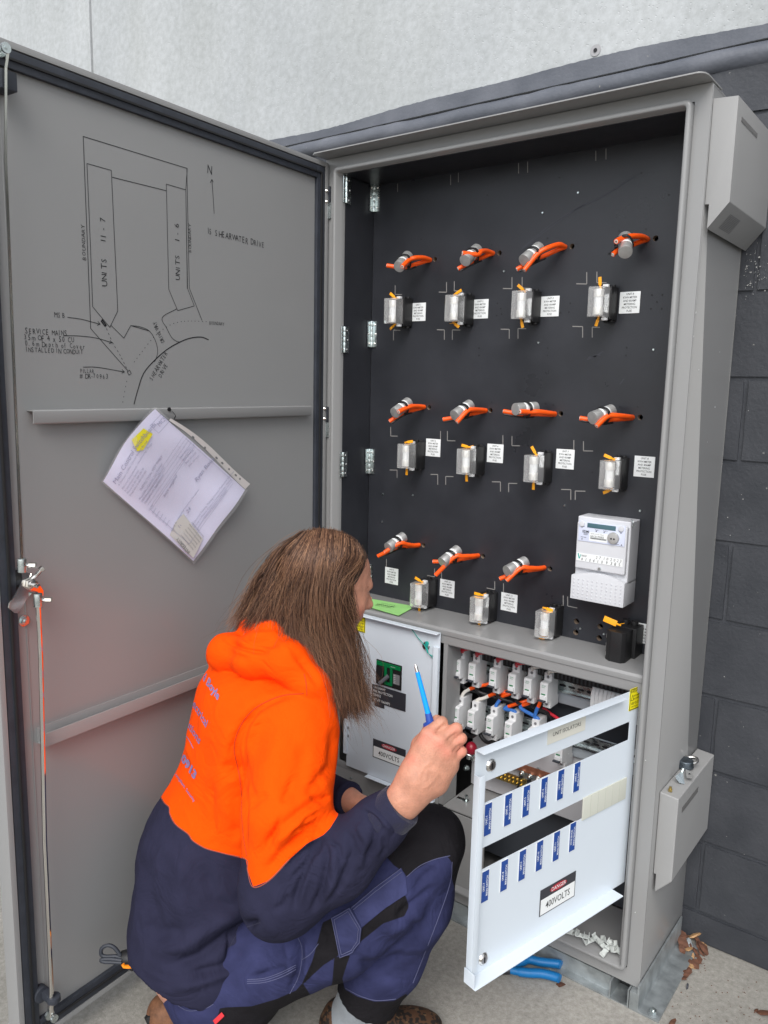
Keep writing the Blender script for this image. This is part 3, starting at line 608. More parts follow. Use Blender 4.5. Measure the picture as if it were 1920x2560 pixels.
for q in ((55, 1412), (95, 1499)):
    m = DM(); a, b = dhit(q, n_r); m.cyl((a, b-.014, n_r), (a, b+.012, n_r), .0085, 14); c_ = m.build('rod_clamp', M['zinc'], door, bevel=.0008)
    m = DM(); m.cyl((a-.012, b-.002, n_r+.003), (a-.020, b-.002, n_r+.014), .0055, 6); m.cyl((a-.003, b-.002, n_r), (a-.019, b-.002, n_r+.012), .003, 8); m.build('clamp_bolt', M['chrome'], c_)
m = DM(); a, b = dhit((44, 1453), .006); m.cyl((a, b, .0004), (a, b, .010), .022, 24); m.build('lock_rosette', M['blackp'], door, bevel=.002)
m = DM(); z8 = lambda x, y: (x/3.318, 1360+y/3.318)
out = [dhit(z8(*q), .034) for q in ((172, 240), (215, 235), (265, 248), (275, 290), (330, 350), (352, 385), (350, 425), (332, 440), (300, 425), (292, 392), (262, 398), (215, 450), (165, 545), (140, 572), (110, 570), (65, 530), (72, 490), (120, 425), (165, 340), (178, 290))]
nn = len(out); m.add([(a, b, .034) for a, b in out] + [(a, b, .0375) for a, b in out], [tuple(range(nn)), tuple(range(2*nn-1, nn-1, -1))] + [((i+1) % nn, i, nn+i, nn+(i+1) % nn) for i in range(nn)])
m.build('lock_cam', M['chrome'], door)
m = DM(); a, b = dhit(z8(205, 320), .02)
m.cyl((a, b, .008), (a, b, .0335), .0125, 18); m.cyl((a, b, .038), (a, b, .047), .0115, 6); m.cyl((a, b, .047), (a, b, .050), .0085, 16); m.cyl((a, b, .050), (a, b, .066), .0045, 12)
m.cyl((a-.004, b+.008, .04), (a-.018, b+.028, .05), .004, 8); m.cyl((a-.016, b+.026, .0495), (a-.021, b+.031, .052), .0062, 6)
m.build('lock_spindle', M['chrome'], door, bevel=.0005)
m = DM(); a, b = dhit(z8(212, 640), .006); m.cyl((a, b, .0004), (a, b, .0015), .0115, 20); m.cyl((a, b, .0015), (a, b, .007), .0088, 6); m.cyl((a, b, .007), (a, b, .0105), .0045, 12); m.build('lock_nut', M['zinc'], door, bevel=.0006)
# door hinges
for y0, y1, b0, b1, s0, s1 in ((468, 508, 507, 548, 474, 501), (1017, 1055, 1052, 1092, 1022, 1047)):
    p0, p1 = ony((818, y0), 0).z, ony((818, y1), 0).z; q1 = ony((818, b1), 0).z
    m = MB(); m.cyl((.0065, -.008, p1), (.0065, -.008, p0), .0048, 12); m.box((.002, -.006, p1), (.020, -.0015, p0)); h_ = m.build('door_hinge', M['gasket'], cab, bevel=.0005)
    m = MB(); m.cyl((.0065, -.008, q1), (.0065, -.008, p1-.001), .0052, 12); m.box((.0045, -.006, q1), (.021, -.0010, p1-.001)); m.build('hinge_sleeve', M['zinc'], h_, bevel=.0005)
    for sy in (s0, s1):
        a, b = dhit((806.5, sy), .012); m = DM(); m.cyl((.0085, b, .0122), (.0085, b, .0165), .0055, 14, .003); m.build('dome_screw', M['chrome'], door, smooth=True)

# ------------------------------------------------------------------ site plan drawn on the door in marker pen
k5 = 1659/620
d5 = lambda x, y: dhit((20+x/k5, 340+y/k5))
plan = DM(); lw = .0013
def dl(pts, w=lw, sm=False):
    P2 = [d5(*p) for p in pts]
    if sm: P2 = [(v.x, v.y) for v in smooth_path([(a, b, 0) for a, b in P2], 5)]
    plan.ribbon(P2, w, .0006)
def dot(pts, step=.009, ln=.0035):
    P2 = [Vector((*d5(*p), 0)) for p in pts]; P2 = smooth_path(P2, 20); acc = 0
    for a, b in zip(P2[:-1], P2[1:]):
        acc += (b-a).length
        if acc > step:
            acc = 0; d = (b-a).normalized()*ln/2; plan.ribbon([(a.x-d.x, a.y-d.y), (a.x+d.x, a.y+d.y)], lw, .0006)
dl([(552, 1288), (534, 830), (502, 3), (1195, 216), (1212, 1018), (1296, 1232)], .0014); dl([(1198, 216), (1188, 360), (1198, 1020)], .0013)
dl([(565, 1142), (552, 780), (527, 184), (690, 230), (733, 1170), (680, 1280), (565, 1142)]); dl([(697, 276), (1058, 366)], .0014)
dl([(1058, 322), (1188, 360), (1200, 1020), (1245, 1137), (1134, 1168), (1074, 1025), (1058, 322)])
dl([(552, 1288), (800, 1570)]); dl([(686, 1265), (774, 1352), (820, 1268), (944, 1304)]); dl([(820, 1268), (880, 1276), (944, 1304), (985, 1370), (1000, 1440), (985, 1500), (972, 1508)], lw, True)
dl([(842, 1793), (870, 1690), (905, 1590), (970, 1510), (1060, 1430), (1150, 1378), (1220, 1352), (1290, 1345), (1340, 1362)], .0022, True)
dl([(1130, 1155), (1031, 1214), (1060, 1285), (1092, 1345), (1125, 1373), (1150, 1378)], lw, True)
dl([(630, 1230), (655, 1265), (648, 1272), (624, 1240), (630, 1230)], .003); dl([(797, 1578), (812, 1566), (823, 1588), (808, 1600), (797, 1578)])
dl([(398, 1213), (490, 1226), (612, 1258)], .0013, True); dl([(600, 1240), (615, 1258), (596, 1266)], .0013)
dl([(370, 1336), (480, 1338), (590, 1352), (693, 1382)], .0013, True); dl([(682, 1368), (695, 1382), (676, 1388)], .0013)
dl([(502, 1546), (600, 1548), (775, 1578)], .0013, True); dl([(762, 1562), (778, 1578), (760, 1586)], .0013)
dl([(1378, 518), (1372, 420), (1363, 290)], .0015); dl([(1352, 312), (1363, 290), (1372, 308)], .0015)
dot([(650, 1270), (700, 1385), (745, 1460), (800, 1568)]); dot([(800, 1610), (785, 1680), (765, 1790)], .011, .002)
dot([(830, 1530), (890, 1450), (965, 1355), (1040, 1290), (1120, 1250), (1210, 1238), (1330, 1242)], .010, .0018)
def dt(t, q, size, rot=0, wid=.85, al='LEFT'):
    a, b = d5(*q); plan_t = plan; plan.text(t, size, (a, b, .0006), al, math.pi + rot if False else rot, wid)
# the door frame's x axis runs right to left as seen from the front, so the lettering is mirrored through a flipped frame
FT = DT @ Matrix.Diagonal((-1, 1, 1, 1))
pen = MB(FT)
def pt(t, q, size, rot=0.0, wid=.8, sh=0.0, bold=-.003):
    size *= .93
    a, b = d5(*q); x0 = -a; yb = b; cur = 0
    c, s_ = math.cos(rot), math.sin(rot)
    rr = random.Random(len(t)*7+int(size*1e5))
    for ch in t:                                       # one letter at a time so that the hand wobbles
        if ch != ' ': pen.text(ch, size*rr.uniform(.9, 1.1), (x0+cur*c-rr.uniform(-.03, .03)*size*s_, yb+cur*s_+rr.uniform(-.05, .05)*size, .0006), 'LEFT', rot+rr.uniform(-.07, .07), wid*rr.uniform(.9, 1.1), sh, bold)
        cur += size*wid*(.72 if ch not in 'I1 -' else .45)
pt('N', (1330, 222), .030); pt('15 SHEARWATER DRIVE', (1330, 635), .0215, -.02, .78)
pt('UNITS   11 - 7', (648, 1010), .020, math.pi/2, 1.0); pt('UNITS   1 - 6', (1137, 968), .019, math.pi/2, 1.0)
pt('BOUNDARY', (510, 832), .0125, math.pi/2, 1.05); pt('BOUNDARY', (1218, 782), .0115, math.pi/2, 1.05); pt('BOUNDARY', (1345, 1250), .0125, 0, .74)
pt('MSB', (306, 1197), .0165); pt('SERVICE MAINS', (112, 1303), .0160, 0, .72); pt('35m OF 4 x 50 CU', (106, 1346), .0160, 0, .72); pt('0.6m Depth of Cover', (112, 1388), .0155, 0, .72); pt('INSTALLED IN CONDUIT', (118, 1428), .0140, 0, .74)
pt('PILLAR', (482, 1573), .0135, 0, .66); pt('# DR-70963', (478, 1606), .0145, 0, .78)
pt('SHEARWATER', (955, 1628), .0170, .93, .68); pt('DRIVE', (1015, 1612), .0160, .98, .74); pt('DRIVEWAY', (1038, 1384), .0160, math.pi-1.08, .62)
sp = plan.build('site_plan_line', M['ink'], door); sp['kind'] = 'stuff'
sp2 = pen.build('site_plan_lettering', M['ink'], door); sp2['kind'] = 'stuff'
# ================================================================== ON THE BLACK PANEL
def flat_text(mb, T, lines, size, gap, al='CENTER', wid=.8, x=0, y=0, z=.0006, bold=0):
    mb.T = T
    for i, t in enumerate(lines):
        if t: mb.text(t, size, (x, y-(i-(len(lines)-1)/2)*gap, z), al, 0, wid, 0, bold)
NUMW = ['first', 'second', 'third', 'fourth']
# labels: part of the mounting panel
LABS = [(c2, 363, 413, 886, 948, 'UNIT-1'), (c2, 585, 640, 873, 939, 'UNIT-2'), (c2, 835, 898, 861, 932, 'UNIT-3'), (c2, 1120, 1193, 845, 920, 'UNIT-4'), (c2, 417, 466, 1380, 1441, 'UNIT-5'), (c2, 640, 694, 1399, 1463, 'UNIT-6'),
        (c2, 889, 954, 1417, 1487, 'UNIT-7'), (c2, 1173, 1246, 1443, 1516, 'UNIT-8'), (c4, 206, 266, 434, 513, 'UNIT-9'), (c4, 477, 544, 493, 577, 'UNIT-10'), (c4, 777, 855, 558, 650, 'UNIT-11'), (c4, 1453, 1520, 712, 806, '')]
def part_tag(o, label): o['label'] = label
for cv, x0, x1, y0, y1, t in LABS:
    p = ony(cv((x0+x1)/2, (y0+y1)/2), PY); w, h = .049, .0495
    T = Matrix(((1, 0, 0, p.x), (0, 0, -1, PY-.0004), (0, 1, 0, p.z), (0, 0, 0, 1)))
    lb_ = MB(T).box((-w/2, -h/2, 0), (w/2, h/2, .0012)).build('panel_label', M['sticker'], panel, bevel=.0003)
    tm = MB(); flat_text(tm, T, [t, 'KWH METER', 'AND 80AMP', 'METERING', 'PROTECTION', 'FUSE'], .0068, .0077, z=.0014, wid=.86, bold=.006)
    tm.build('label_print', M['ink'], lb_)['kind'] = 'stuff'
    lb_['label'] = ('white engraved label reading %s KWH METER' % t) if t else 'white label half hidden by the right frame'

FCAP = mat('silvered cap', (.80, .79, .76), .35, .6)
def mk_fuse(name='fuse_holder'):
    th = thing(name, '', 'fuse holder')
    w, h, d = .0210, .0395, .052
    m = MB(); m.box((-.0155, -.046, -.044), (.0215, -.0005, .044)); m.box((-.012, -.050, -.040), (.018, -.046, .040)); m.build('base', M['blackp'], th, bevel=.002)
    m = MB()
    for s in (-1, 1):
        for xx in (.0, .014): m.cyl((xx, -.016, s*.044), (xx, -.016, s*.050), .0065, 10)
    m.build('terminal_boss', M['blackp'], th, bevel=.0008)['kind'] = 'stuff'
    m = MB(); pr = [(-w, -.0475), (w-.002, -.0475), (w-.002, -.083), (w-.006, -.086), (-w+.006, -.090), (-w, -.087)]
    m.prism(pr, -h, h, axis=2); m.build('clear_cover', M['clear'], th, bevel=.0022, seg=2)
    m = MB(); m.cyl((-.001, -.070, .013), (-.001, -.070, .034), .0125, 20); m.build('fuse_cap', FCAP, th, bevel=.001)
    m = MB(); m.cyl((-.001, -.070, -.034), (-.001, -.070, -.013), .0125, 20); m.build('fuse_cap', FCAP, th, bevel=.001)
    m = MB(); m.cyl((-.001, -.070, -.013), (-.001, -.070, .013), .0112, 20); m.build('fuse_barrel', M['mcb'], th)
    for s in (1, -1):
        m = MB(); m.box((.004, -.060, s*.0402), (.0175, -.050, s*.0475)); m.build('sealing_lug', M['mcb'], th, bevel=.001)
    return th
def seal_part(parent, c, d, ln=.018, w=.008, mt='seal'):
    c = Vector(c); d = Vector(d).normalized(); T = frame(c, d, (d.cross(Vector((0, -1, .2)))).cross(d)*-1 if abs(d.y) < .95 else (0, 0, 1))
    m = MB(T); m.box((.001, -w/2, -.0008), (ln, w/2, .0008)); m.cyl((-.010, 0, 0), (.002, 0, 0), .0018, 6, .003); m.cyl((-.006, .002, 0), (-.015, .008, .003), .0008, 5)
    o = m.build('seal', M[mt], parent, bevel=.0005); return o
fuse0 = mk_fuse()
for c_ in fuse0.children: c_.data.transform(Matrix.Diagonal((.96, .93, .86, 1)))
FUS = [(c2, 281, 912, (-1, 0, .75), (-1, 0, -.7)), (c2, 505, 902, (.6, 0, .3), (.6, 0, -.4)), (c2, 750, 890, (-1, 0, .8), (.3, 0, -1)), (c2, 1032, 878, (-.1, 0, 1), (-.3, 0, -1)),
       (c2, 329, 1442, (.6, 0, .1), (0, 0, -1)), (c2, 548, 1462, (-.9, 0, .15), (.1, 0, -1)), (c2, 795, 1488, (-.7, 0, 1), (0, 0, -1)), (c2, 1073, 1511, (-1, 0, .35), (-1, 0, -.5)),
       (c4, 352, 572, (-.8, 0, .3), (0, 0, -1)), (c4, 650, 645, (-1, 0, .05), (0, 0, -1)), (c4, 976, 718, (.9, 0, -.1), (-.8, 0, -.4))]
pos = []
for i, (cv, x, y, s1, s2) in enumerate(FUS):
    p = ony(cv(x, y), PY-.083); pos.append(p)
    f = fuse0 if i == 0 else copy_tree(fuse0)
    if i and f.parent: pass
    f.location = (p.x, PY, p.z); f['group'] = 'clear fronted fuse holders on the black panel'
    row = ['top', 'middle', 'bottom'][0 if i < 4 else (1 if i < 8 else 2)]; k = i if i < 4 else (i-4 if i < 8 else i-8)
    f['label'] = 'clear fronted fuse holder beside the UNIT-%d label, %s in the %s row' % (i+1, NUMW[k], row)
    fuse0_done = True
for i, (cv, x, y, s1, s2) in enumerate(FUS):            # each seal sits differently
    f = fuse0 if i == 0 else None
    if f is None:
        f = [o for o in COL.objects if o.name.startswith('fuse_holder') and o.get('label', '').startswith('clear fronted fuse holder beside the UNIT-%d ' % (i+1))][0]
    L0 = Vector(f.location)
    for s, dv in ((1, s1), (-1, s2)):
        seal_part(f, L0+Vector((-.002, -.058, s*.0385)), dv, .019 if s > 0 else .016, .0075)
# closed black fuse holder at the right
p = ony(c4(1345, 822), PY-.085)
fb = thing('fuse_holder', 'solid black fuse holder with a yellow seal, rightmost below the meter', 'fuse holder', (p.x, PY, p.z), 'fuse holders')
L0 = Vector(fb.location)
m = MB(Matrix.Translation(L0)); m.box((-.019, -.052, -.045), (.034, -.0005, .041)); m.build('base', M['blackp'], fb, bevel=.002)
m = MB(Matrix.Translation(L0)); m.prism([(-.023, -.0525), (.026, -.0525), (.026, -.093), (.018, -.103), (-.010, -.103), (-.023, -.092)], -.048, .040, axis=2); m.build('front', M['blackp'], fb, bevel=.003)
m = MB(Matrix.Translation(L0)); m.cyl((-.004, -.022, .041), (-.004, -.022, .052), .009, 12); m.build('terminal_boss', M['blackp'], fb, bevel=.001)
m = MB(Matrix.Translation(L0)); m.cyl((.018, -.022, .041), (.018, -.022, .052), .009, 12); m.build('terminal_boss', M['blackp'], fb, bevel=.001)
m = MB(Matrix.Translation(L0)); 
for zz in (-.026, -.004, .018): m.box((-.0242, -.090, zz), (-.0232, -.084, zz+.010))
m.build('moulded_rib', M['alu'], fb)['kind'] = 'stuff'
seal_part(fb, L0+Vector((-.006, -.075, .052)), (-1, 0, .22), .034, .014); seal_part(fb, L0+Vector((.006, -.066, -.050)), (-1, 0, -.2), .012, .007)

# cable bundles: a capped aluminium can cable-tied to two sheathed cables
bun_labels = ['aluminium can tied to orange cables above the UNIT-%d fuse holder']
for i, (cv, h1, h2, cr, cf, e1, e2) in enumerate(BUN):
    H = ony(cv(*h1), PY); rear = ony(cv(*cr), PY-.048); fr = ony(cv(*cf), PY-.095)
    ax = (fr-rear); L_ = .066; mid = (fr+rear)/2; axn = ax.normalized(); rear = mid-axn*L_/2; fr = mid+axn*L_/2
    row = ['top', 'middle', 'bottom'][0 if i < 4 else (1 if i < 8 else 2)]; k = i if i < 4 else (i-4 if i < 8 else i-8)
    th = thing('cable_bundle', 'aluminium can tied to cut orange cables, %s from the left in the %s row' % (NUMW[k], row), 'cable bundle', (mid.x, mid.y, mid.z), 'cans tied to orange cables on the black panel')
    m = MB(); m.cyl(rear, rear+axn*L_*.28, .0154, 24); m.cyl(rear+axn*L_*.64, fr, .0154, 24); m.build('can', M['alu'], th, bevel=.0012)
    m = MB(); m.cyl(rear+axn*L_*.27, rear+axn*L_*.65, .0151, 24); wr = m.build('can_label', M['sticker'], th)
    side = Vector((0, 0, -1)); 
    # cable in front
    E1_ = ony(cv(*e1), PY-.106); E2_ = ony(cv(*e2), PY-.088)
    n_ = Vector((0, -1, 0)); tiepos = mid + axn*.002
    view = (CP-mid).normalized(); dfront = (view - axn*view.dot(axn)).normalized()
    down = axn.cross(dfront); down = down if down.z < 0 else -down
    f_off = dfront*.0165 + down*.009
    ca = smooth_path([H+Vector((0, .02, 0)), H, H+Vector((-.003, -.026, .002)), (tiepos+f_off)*.5+H*.5+Vector((0, -.020, .003)), tiepos+f_off, E1_], 6)
    ca = [v for v in ca]
    m = MB(); m.tube(ca, .0062, 10); c1_ = m.build('cable', M['orange_cable'], th, smooth=True)
    dirn = (ca[-1]-ca[-2]).normalized(); m = MB(); m.cyl(ca[-1], ca[-1]+dirn*.0006, .0044, 12); m.build('cable_insulation', M['white_cable'], c1_); m = MB(); m.cyl(ca[-1]+dirn*.0004, ca[-1]+dirn*.0012, .0022, 8); m.build('core', M['copper'], c1_)
    b_off = -dfront*.010 + down*.014
    cb = smooth_path([H+Vector((.002, .02, 0)), H+Vector((-.002, -.004, -.002)), (tiepos+b_off)*.6+H*.4, tiepos+b_off, E2_], 6)
    m = MB(); m.tube(cb, .0058, 10); c2_ = m.build('cable', M['orange_cable'], th, smooth=True)
    dirn = (cb[-1]-cb[-2]).normalized(); m = MB(); m.cyl(cb[-1], cb[-1]+dirn*.0006, .0042, 12); m.build('cable_insulation', M['white_cable'], c2_)
    cc = [v + down*.0075 + dfront*.002 for v in cb[-12:]]
    m = MB(); m.tube(cc, .0026, 8); m.build('cable', M['black_cable'], th, smooth=True)
    # cable tie
    ring_ = []
    for j in range(25):
        a = 2*math.pi*j/24; v = dfront*math.cos(a)*(.0166+.0065*max(0, math.cos(a))) + down*math.sin(a)*(.0166+.006*max(0, math.sin(a))); ring_.append(tiepos+v)
    m = MB(); m.tube(ring_, .0021, 6, False); ring2 = [v-axn*.0045 for v in ring_]; m.tube(ring2, .0016, 6, False); m.box(*( (tiepos+down*.020-Vector((.003,)*3)), (tiepos+down*.020+Vector((.003,)*3)) )); m.build('cable_tie', M['blackp'], th, smooth=True)

# ------------------------------------------------------------------ electricity meter
MD = .072                                   # the cover stands this far off the panel
mz = lambda x, y: (1400+x/5.268, 1260+y/5.268)
q0, q1, q2, q3 = [ony(mz(*q), PY-MD) for q in ((215, 185), (910, 270), (870, 965), (150, 875))]
b0, b1 = ony(mz(130, 1240), PY-MD-.004), ony(mz(800, 1362), PY-MD-.004)
mx0, mx1 = (q0.x+q3.x)/2+.002, (q1.x+q2.x)/2
mtop, mmid, mbot = (q0.z+q1.z)/2+.004, (q2.z+q3.z)/2, (b0.z+b1.z)/2
met = thing('electricity_meter', 'white electricity meter with grey display and handwritten date label', 'electricity meter', ((mx0+mx1)/2, PY, mmid))
m = MB(); m.box((mx0, PY-MD+.012, mmid-.02), (mx1, PY-.0005, mtop)); m.box((mx0+.004, PY-MD, mmid+.006), (mx1-.004, PY-MD+.012, mtop-.012)); m.build('case', M['meter'], met, bevel=.0035, seg=3)
m = MB(); nn = 12
poly = [(mx0-.002, mbot)] + [(mx1-.0, mbot)] + [(mx1-.0-(mx1-mx0+.002)*i/nn, mmid-.012+.013*math.sin(math.pi*i/nn)) for i in range(nn+1)]
m.prism(poly, PY-MD-.004, PY-.001, axis=1); m.build('terminal_cover', M['meter'], met, bevel=.002)
tc_ = bpy.data.objects[[o.name for o in met.children if o.name.startswith('terminal_cover')][0]]
m = MB(); 
for r_ in range(6):
    for c_ in range(11):
        xx = mx0+.006+(mx1-mx0-.014)*c_/10; zz = mbot+.008+(mmid-mbot-.028)*r_/5; m.cyl((xx, PY-MD-.0042, zz), (xx, PY-MD-.0060, zz), .0018, 6, .0008)
m.build('dimple', M['meter'], tc_)['kind'] = 'stuff'
yf = PY-MD-.0004
def mrect(qa, qb, name, mt, t=.001, par=None, bev=.0006):
    a, b = ony(mz(*qa), PY-MD), ony(mz(*qb), PY-MD); m = MB(); m.box((a.x, yf-t, b.z), (b.x, yf, a.z)); return m.build(name, M[mt], par or met, bevel=bev), a, b
fp = MB(); a = ony(mz(258, 180), PY-MD); b = ony(mz(868, 600), PY-MD); fz0, fz1 = b.z+.006, a.z-.006; fx0, fx1 = mx0+.0085, mx1-.008
fp.box((fx0, yf-.0012, fz0), (fx1, yf, fz1)); face = fp.build('faceplate', M['meter_face'], met, bevel=.0006)
FW, FH = fx1-fx0, fz1-fz0
def FT_(u, v): return (fx0+FW*u, fz1-FH*v)
def frect(u0, v0, u1, v1, name, mt, t=.0008, y=yf-.0013, bev=0):
    a, b = FT_(u0, v0), FT_(u1, v1); m = MB(); m.box((a[0], y-t, b[1]), (b[0], y, a[1])); return m.build(name, M[mt], face, bevel=bev)
frect(.19, .07, .80, .295, 'display', 'lcd', bev=.0003)
for u in (.075, .915):
    a = FT_(u, .15); m = MB(); m.cyl((a[0], yf-.0013, a[1]), (a[0], yf-.004, a[1]), .0068, 24); m.build('button', M['meter'], face, bevel=.0008)
a = FT_(.76, .66); m = MB(); m.cyl((a[0], yf-.0013, a[1]), (a[0], yf-.006, a[1]), .0150, 24, .0130); op = m.build('optical_port', M['alu'], face, bevel=.0008)
m = MB()
for s in (-.0035, .0035): m.cyl((a[0]+s, yf-.0061, a[1]-.001), (a[0]+s, yf-.0064, a[1]-.001), .0022, 12)
m.build('port_eye', M['ink'], op)['kind'] = 'stuff'
frect(.245, .52, .64, .93, 'serial_sticker', 'sticker', .0003)
mt_ = MB(); FT2 = Matrix(((1, 0, 0, 0), (0, 0, -1, yf-.0018), (0, 1, 0, 0), (0, 0, 0, 1))); mt_.T = FT2
def mtx(t, u, v, s, al='LEFT', wid=.9, bold=0): a = FT_(u, v); mt_.text(t, s, (a[0], a[1], 0), al, 0, wid, 0, bold)
mtx('EDMI', .09, .515, .0085, bold=.01); mtx('ATLAS', .12, .61, .0042); mtx('MK7C', .12, .66, .0042); mtx('S/N 251702855', .27, .705, .0066, wid=.82, bold=.006); mtx('TEST001 KW 2F1 240/415', .27, .58, .0034); mtx('ENABLE', .05, .28, .003); mtx('RESET', .87, .30, .003); mtx('PULSE 1', .36, .37, .0034); mtx('PULSE 2', .54, .37, .0034); mtx('MAX 100A', .06, .80, .0034); mtx('EXP METERING', .72, .93, .0032)
for u, v in ((.075, .31), (.09, .9), (.915, .36), (.39, .43), (.56, .43), (.94, .93)): a = FT_(u, v); mt_.T = Matrix.Identity(4); mt_.cyl((a[0], yf-.0013, a[1]), (a[0], yf-.0018, a[1]), .0014, 8)
for k in range(40):
    a = FT_(.27+.0088*k, .76); b = FT_(.27+.0088*k+(.0056 if k % 3 else .003), .84); mt_.box((a[0], yf-.0019, b[1]), (b[0], yf-.0017, a[1]))
mt_.build('faceplate_print', M['ink'], face)['kind'] = 'stuff'
sa = ony(mz(232, 605), PY-MD); sb = ony(mz(840, 870), PY-MD); sz0, sz1 = sb.z+.006, sa.z-.006
st_ = MB().box((mx0+.007, yf-.0006, sz0), (mx1-.009, yf, sz1)).build('date_label', M['sticker'], met)
SW, SH = mx1-.009-mx0-.007, sz1-sz0
mt_ = MB(Matrix(((1, 0, 0, 0), (0, 0, -1, yf-.0008), (0, 1, 0, 0), (0, 0, 0, 1))))
for t, u, v, s in (('2', .44, .28, .0098), ('7', .51, .28, .0098), ('1', .60, .28, .0098), ('0', .67, .28, .0098), ('2', .75, .28, .0098), ('0', .82, .28, .0098), ('2', .89, .28, .0098), ('3', .95, .28, .0098),
                   ('4', .12, .76, .0108), ('1', .21, .76, .0108), ('0', .30, .76, .0108), ('4', .38, .76, .0108), ('1', .47, .76, .0108), ('0', .56, .76, .0108), ('9', .66, .76, .0108), ('3', .76, .76, .0108), ('8', .84, .76, .0108), ('5', .93, .76, .0108)):
    mt_.text(t, s, (mx0+.007+SW*u, sz1-SH*v, 0), 'CENTER', random.uniform(-.1, .1), .85, .15)
mt_.text('vector', .0056, (mx0+.007+SW*.11, sz1-SH*.24, 0)); mt_.text('metering', .0032, (mx0+.007+SW*.11, sz1-SH*.36, 0))
mt_.build('date_print', M['ink'], st_)['kind'] = 'stuff'
mt_ = MB(Matrix(((1, 0, 0, 0), (0, 0, -1, yf-.0008), (0, 1, 0, 0), (0, 0, 0, 1)))); ox, oz = mx0+.007+SW*.025, sz1-SH*.08
mt_.add([(ox, oz, 0), (ox+.003, oz+.0002, 0), (ox+.0052, oz-.0095, 0), (ox+.0072, oz-.002, 0), (ox+.0092, oz-.001, 0), (ox+.0062, oz-.0125, 0), (ox+.0030, oz-.0125, 0)], [(0, 6, 2, 1), (2, 6, 5), (2, 5, 4, 3)])
mt_.build('logo', M['teal'], st_)
m = MB(); a = ony(mz(525, 850), PY-MD); m.cyl((a.x, yf-.001, a.z), (a.x, yf-.005, a.z), .0034, 12); m.build('cover_screw', M['zinc'], met)
m = MB(); a = ony(mz(955, 240), PY-MD+.008); m.tube(smooth_path([a+Vector((-.004, 0, .006)), a+Vector((.004, -.006, .002)), a+Vector((.003, -.004, -.008)), a+Vector((.008, 0, -.010))], 4), .0014, 6); m.build('seal_wire', M['zinc'], met)

# ================================================================== ESCUTCHEON DOORS
Wm = M['white']
Dq = lambda x, y: (860+x/3.813, 1480+y/3.813)
EY = -.012
def ep(x, y, yy=EY): return ony(Dq(x, y), yy)
a, b = ep(205, 205), ep(918, 380); zt = (a.z+b.z)/2-.003; zb = (ep(50, 1665).z+ep(230, 1745).z)/2+.002; x0, x1 = .113, ep(918, 450).x
esl = MB().box((x0, EY, zb), (x1, EY+.002, zt)).build('closed_inner_door', Wm, cab, bevel=.0008)
m = MB(); m.prism([(EY-.0002, zt), (EY-.017, zt), (EY-.018, zt-.002), (EY-.0165, zt-.002), (EY-.0002, zt-.0022)], x0+.05, x1, axis=0); m.build('top_flange', Wm, esl)
m = MB(); zf = ep(915, 530).z; m.box((x1-.020, EY-.004, zb+.02), (x1-.0195, EY, zf)); 
m.prism([(x1, EY-.0003), (x1, EY-.009), (x1-.0145, EY-.0105), (x1-.0165, EY-.009), (x1-.0165, EY-.0003)], zb+.005, zf, axis=2); m.build('side_flange', Wm, esl, bevel=.0008)
m = MB(); zz = zb; xl, xr = ep(230, 1760).x, ep(870, 1990).x; m.box((xl, EY-.018, zz-.002), (xr, EY-.0003, zz)); m.build('bottom_flange', Wm, esl, bevel=.0012)
m = MB(); m.box((x0-.007, EY-.007, ep(45, 1540).z), (x0+.004, EY-.0002, ep(45, 1215).z)); m.build('hinge_strip', Wm, esl, bevel=.001)
m = MB()
for yy in (1285, 1362):
    p = ep(50, yy); m.box((p.x, EY-.0085, p.z-.004), (p.x+.004, EY-.007, p.z+.004))
m.build('hinge_slot', M['ink_soft'], esl)['kind'] = 'stuff'
def lock(T, parent, r=.0135):
    m = MB(T); m.cyl((0, 0, 0), (0, 0, .004), r, 28, r*.72); l = m.build('quarter_turn_lock', M['chrome'], parent, bevel=.0006)
    m = MB(T); m.cyl((0, 0, .004), (0, 0, .0043), r*.62, 20); q = m.build('lock_core', mat('lock core', (.35, .33, .33), .3, 1), l)
    m = MB(T); m.box((-r*.12, -r*.42, .0044), (r*.12, r*.42, .005)); m.build('key_slot', M['ink'], q); return l
FYZ = lambda p: Matrix(((1, 0, 0, p.x), (0, 0, -1, p.y), (0, 1, 0, p.z), (0, 0, 0, 1)))
p = ep(780, 515, EY-.0004); lk = lock(FYZ(p), esl, .0125)
sl_ = thing('green_seal', 'teal plastic wire seal looped round the lock of the closed white inner door', 'seal', tuple(p+Vector((0, -.008, 0))))
m = MB(); pts = [ep(645, 352, EY-.002), ep(700, 430, EY-.004), ep(745, 480, EY-.008), ep(775, 520, EY-.012), ep(800, 580, EY-.010), ep(840, 610, EY-.006), ep(865, 628, EY-.003), ep(850, 632, EY-.003), ep(815, 596, EY-.006)]
m.tube(smooth_path(pts, 5), .0011, 6); m.build('wire', M['teal'], sl_)
c_ = ep(788, 510, EY-.011); m = MB(FYZ(c_)); m.prism([(-.005, -.001), (.004, -.003), (.0065, .006), (.003, .012), (-.003, .011)], -.002, .002, axis=2); m.cyl((-.002, -.004, 0), (.005, -.020, 0), .0035, 6, .002); m.build('tab', M['teal'], sl_, bevel=.0006)
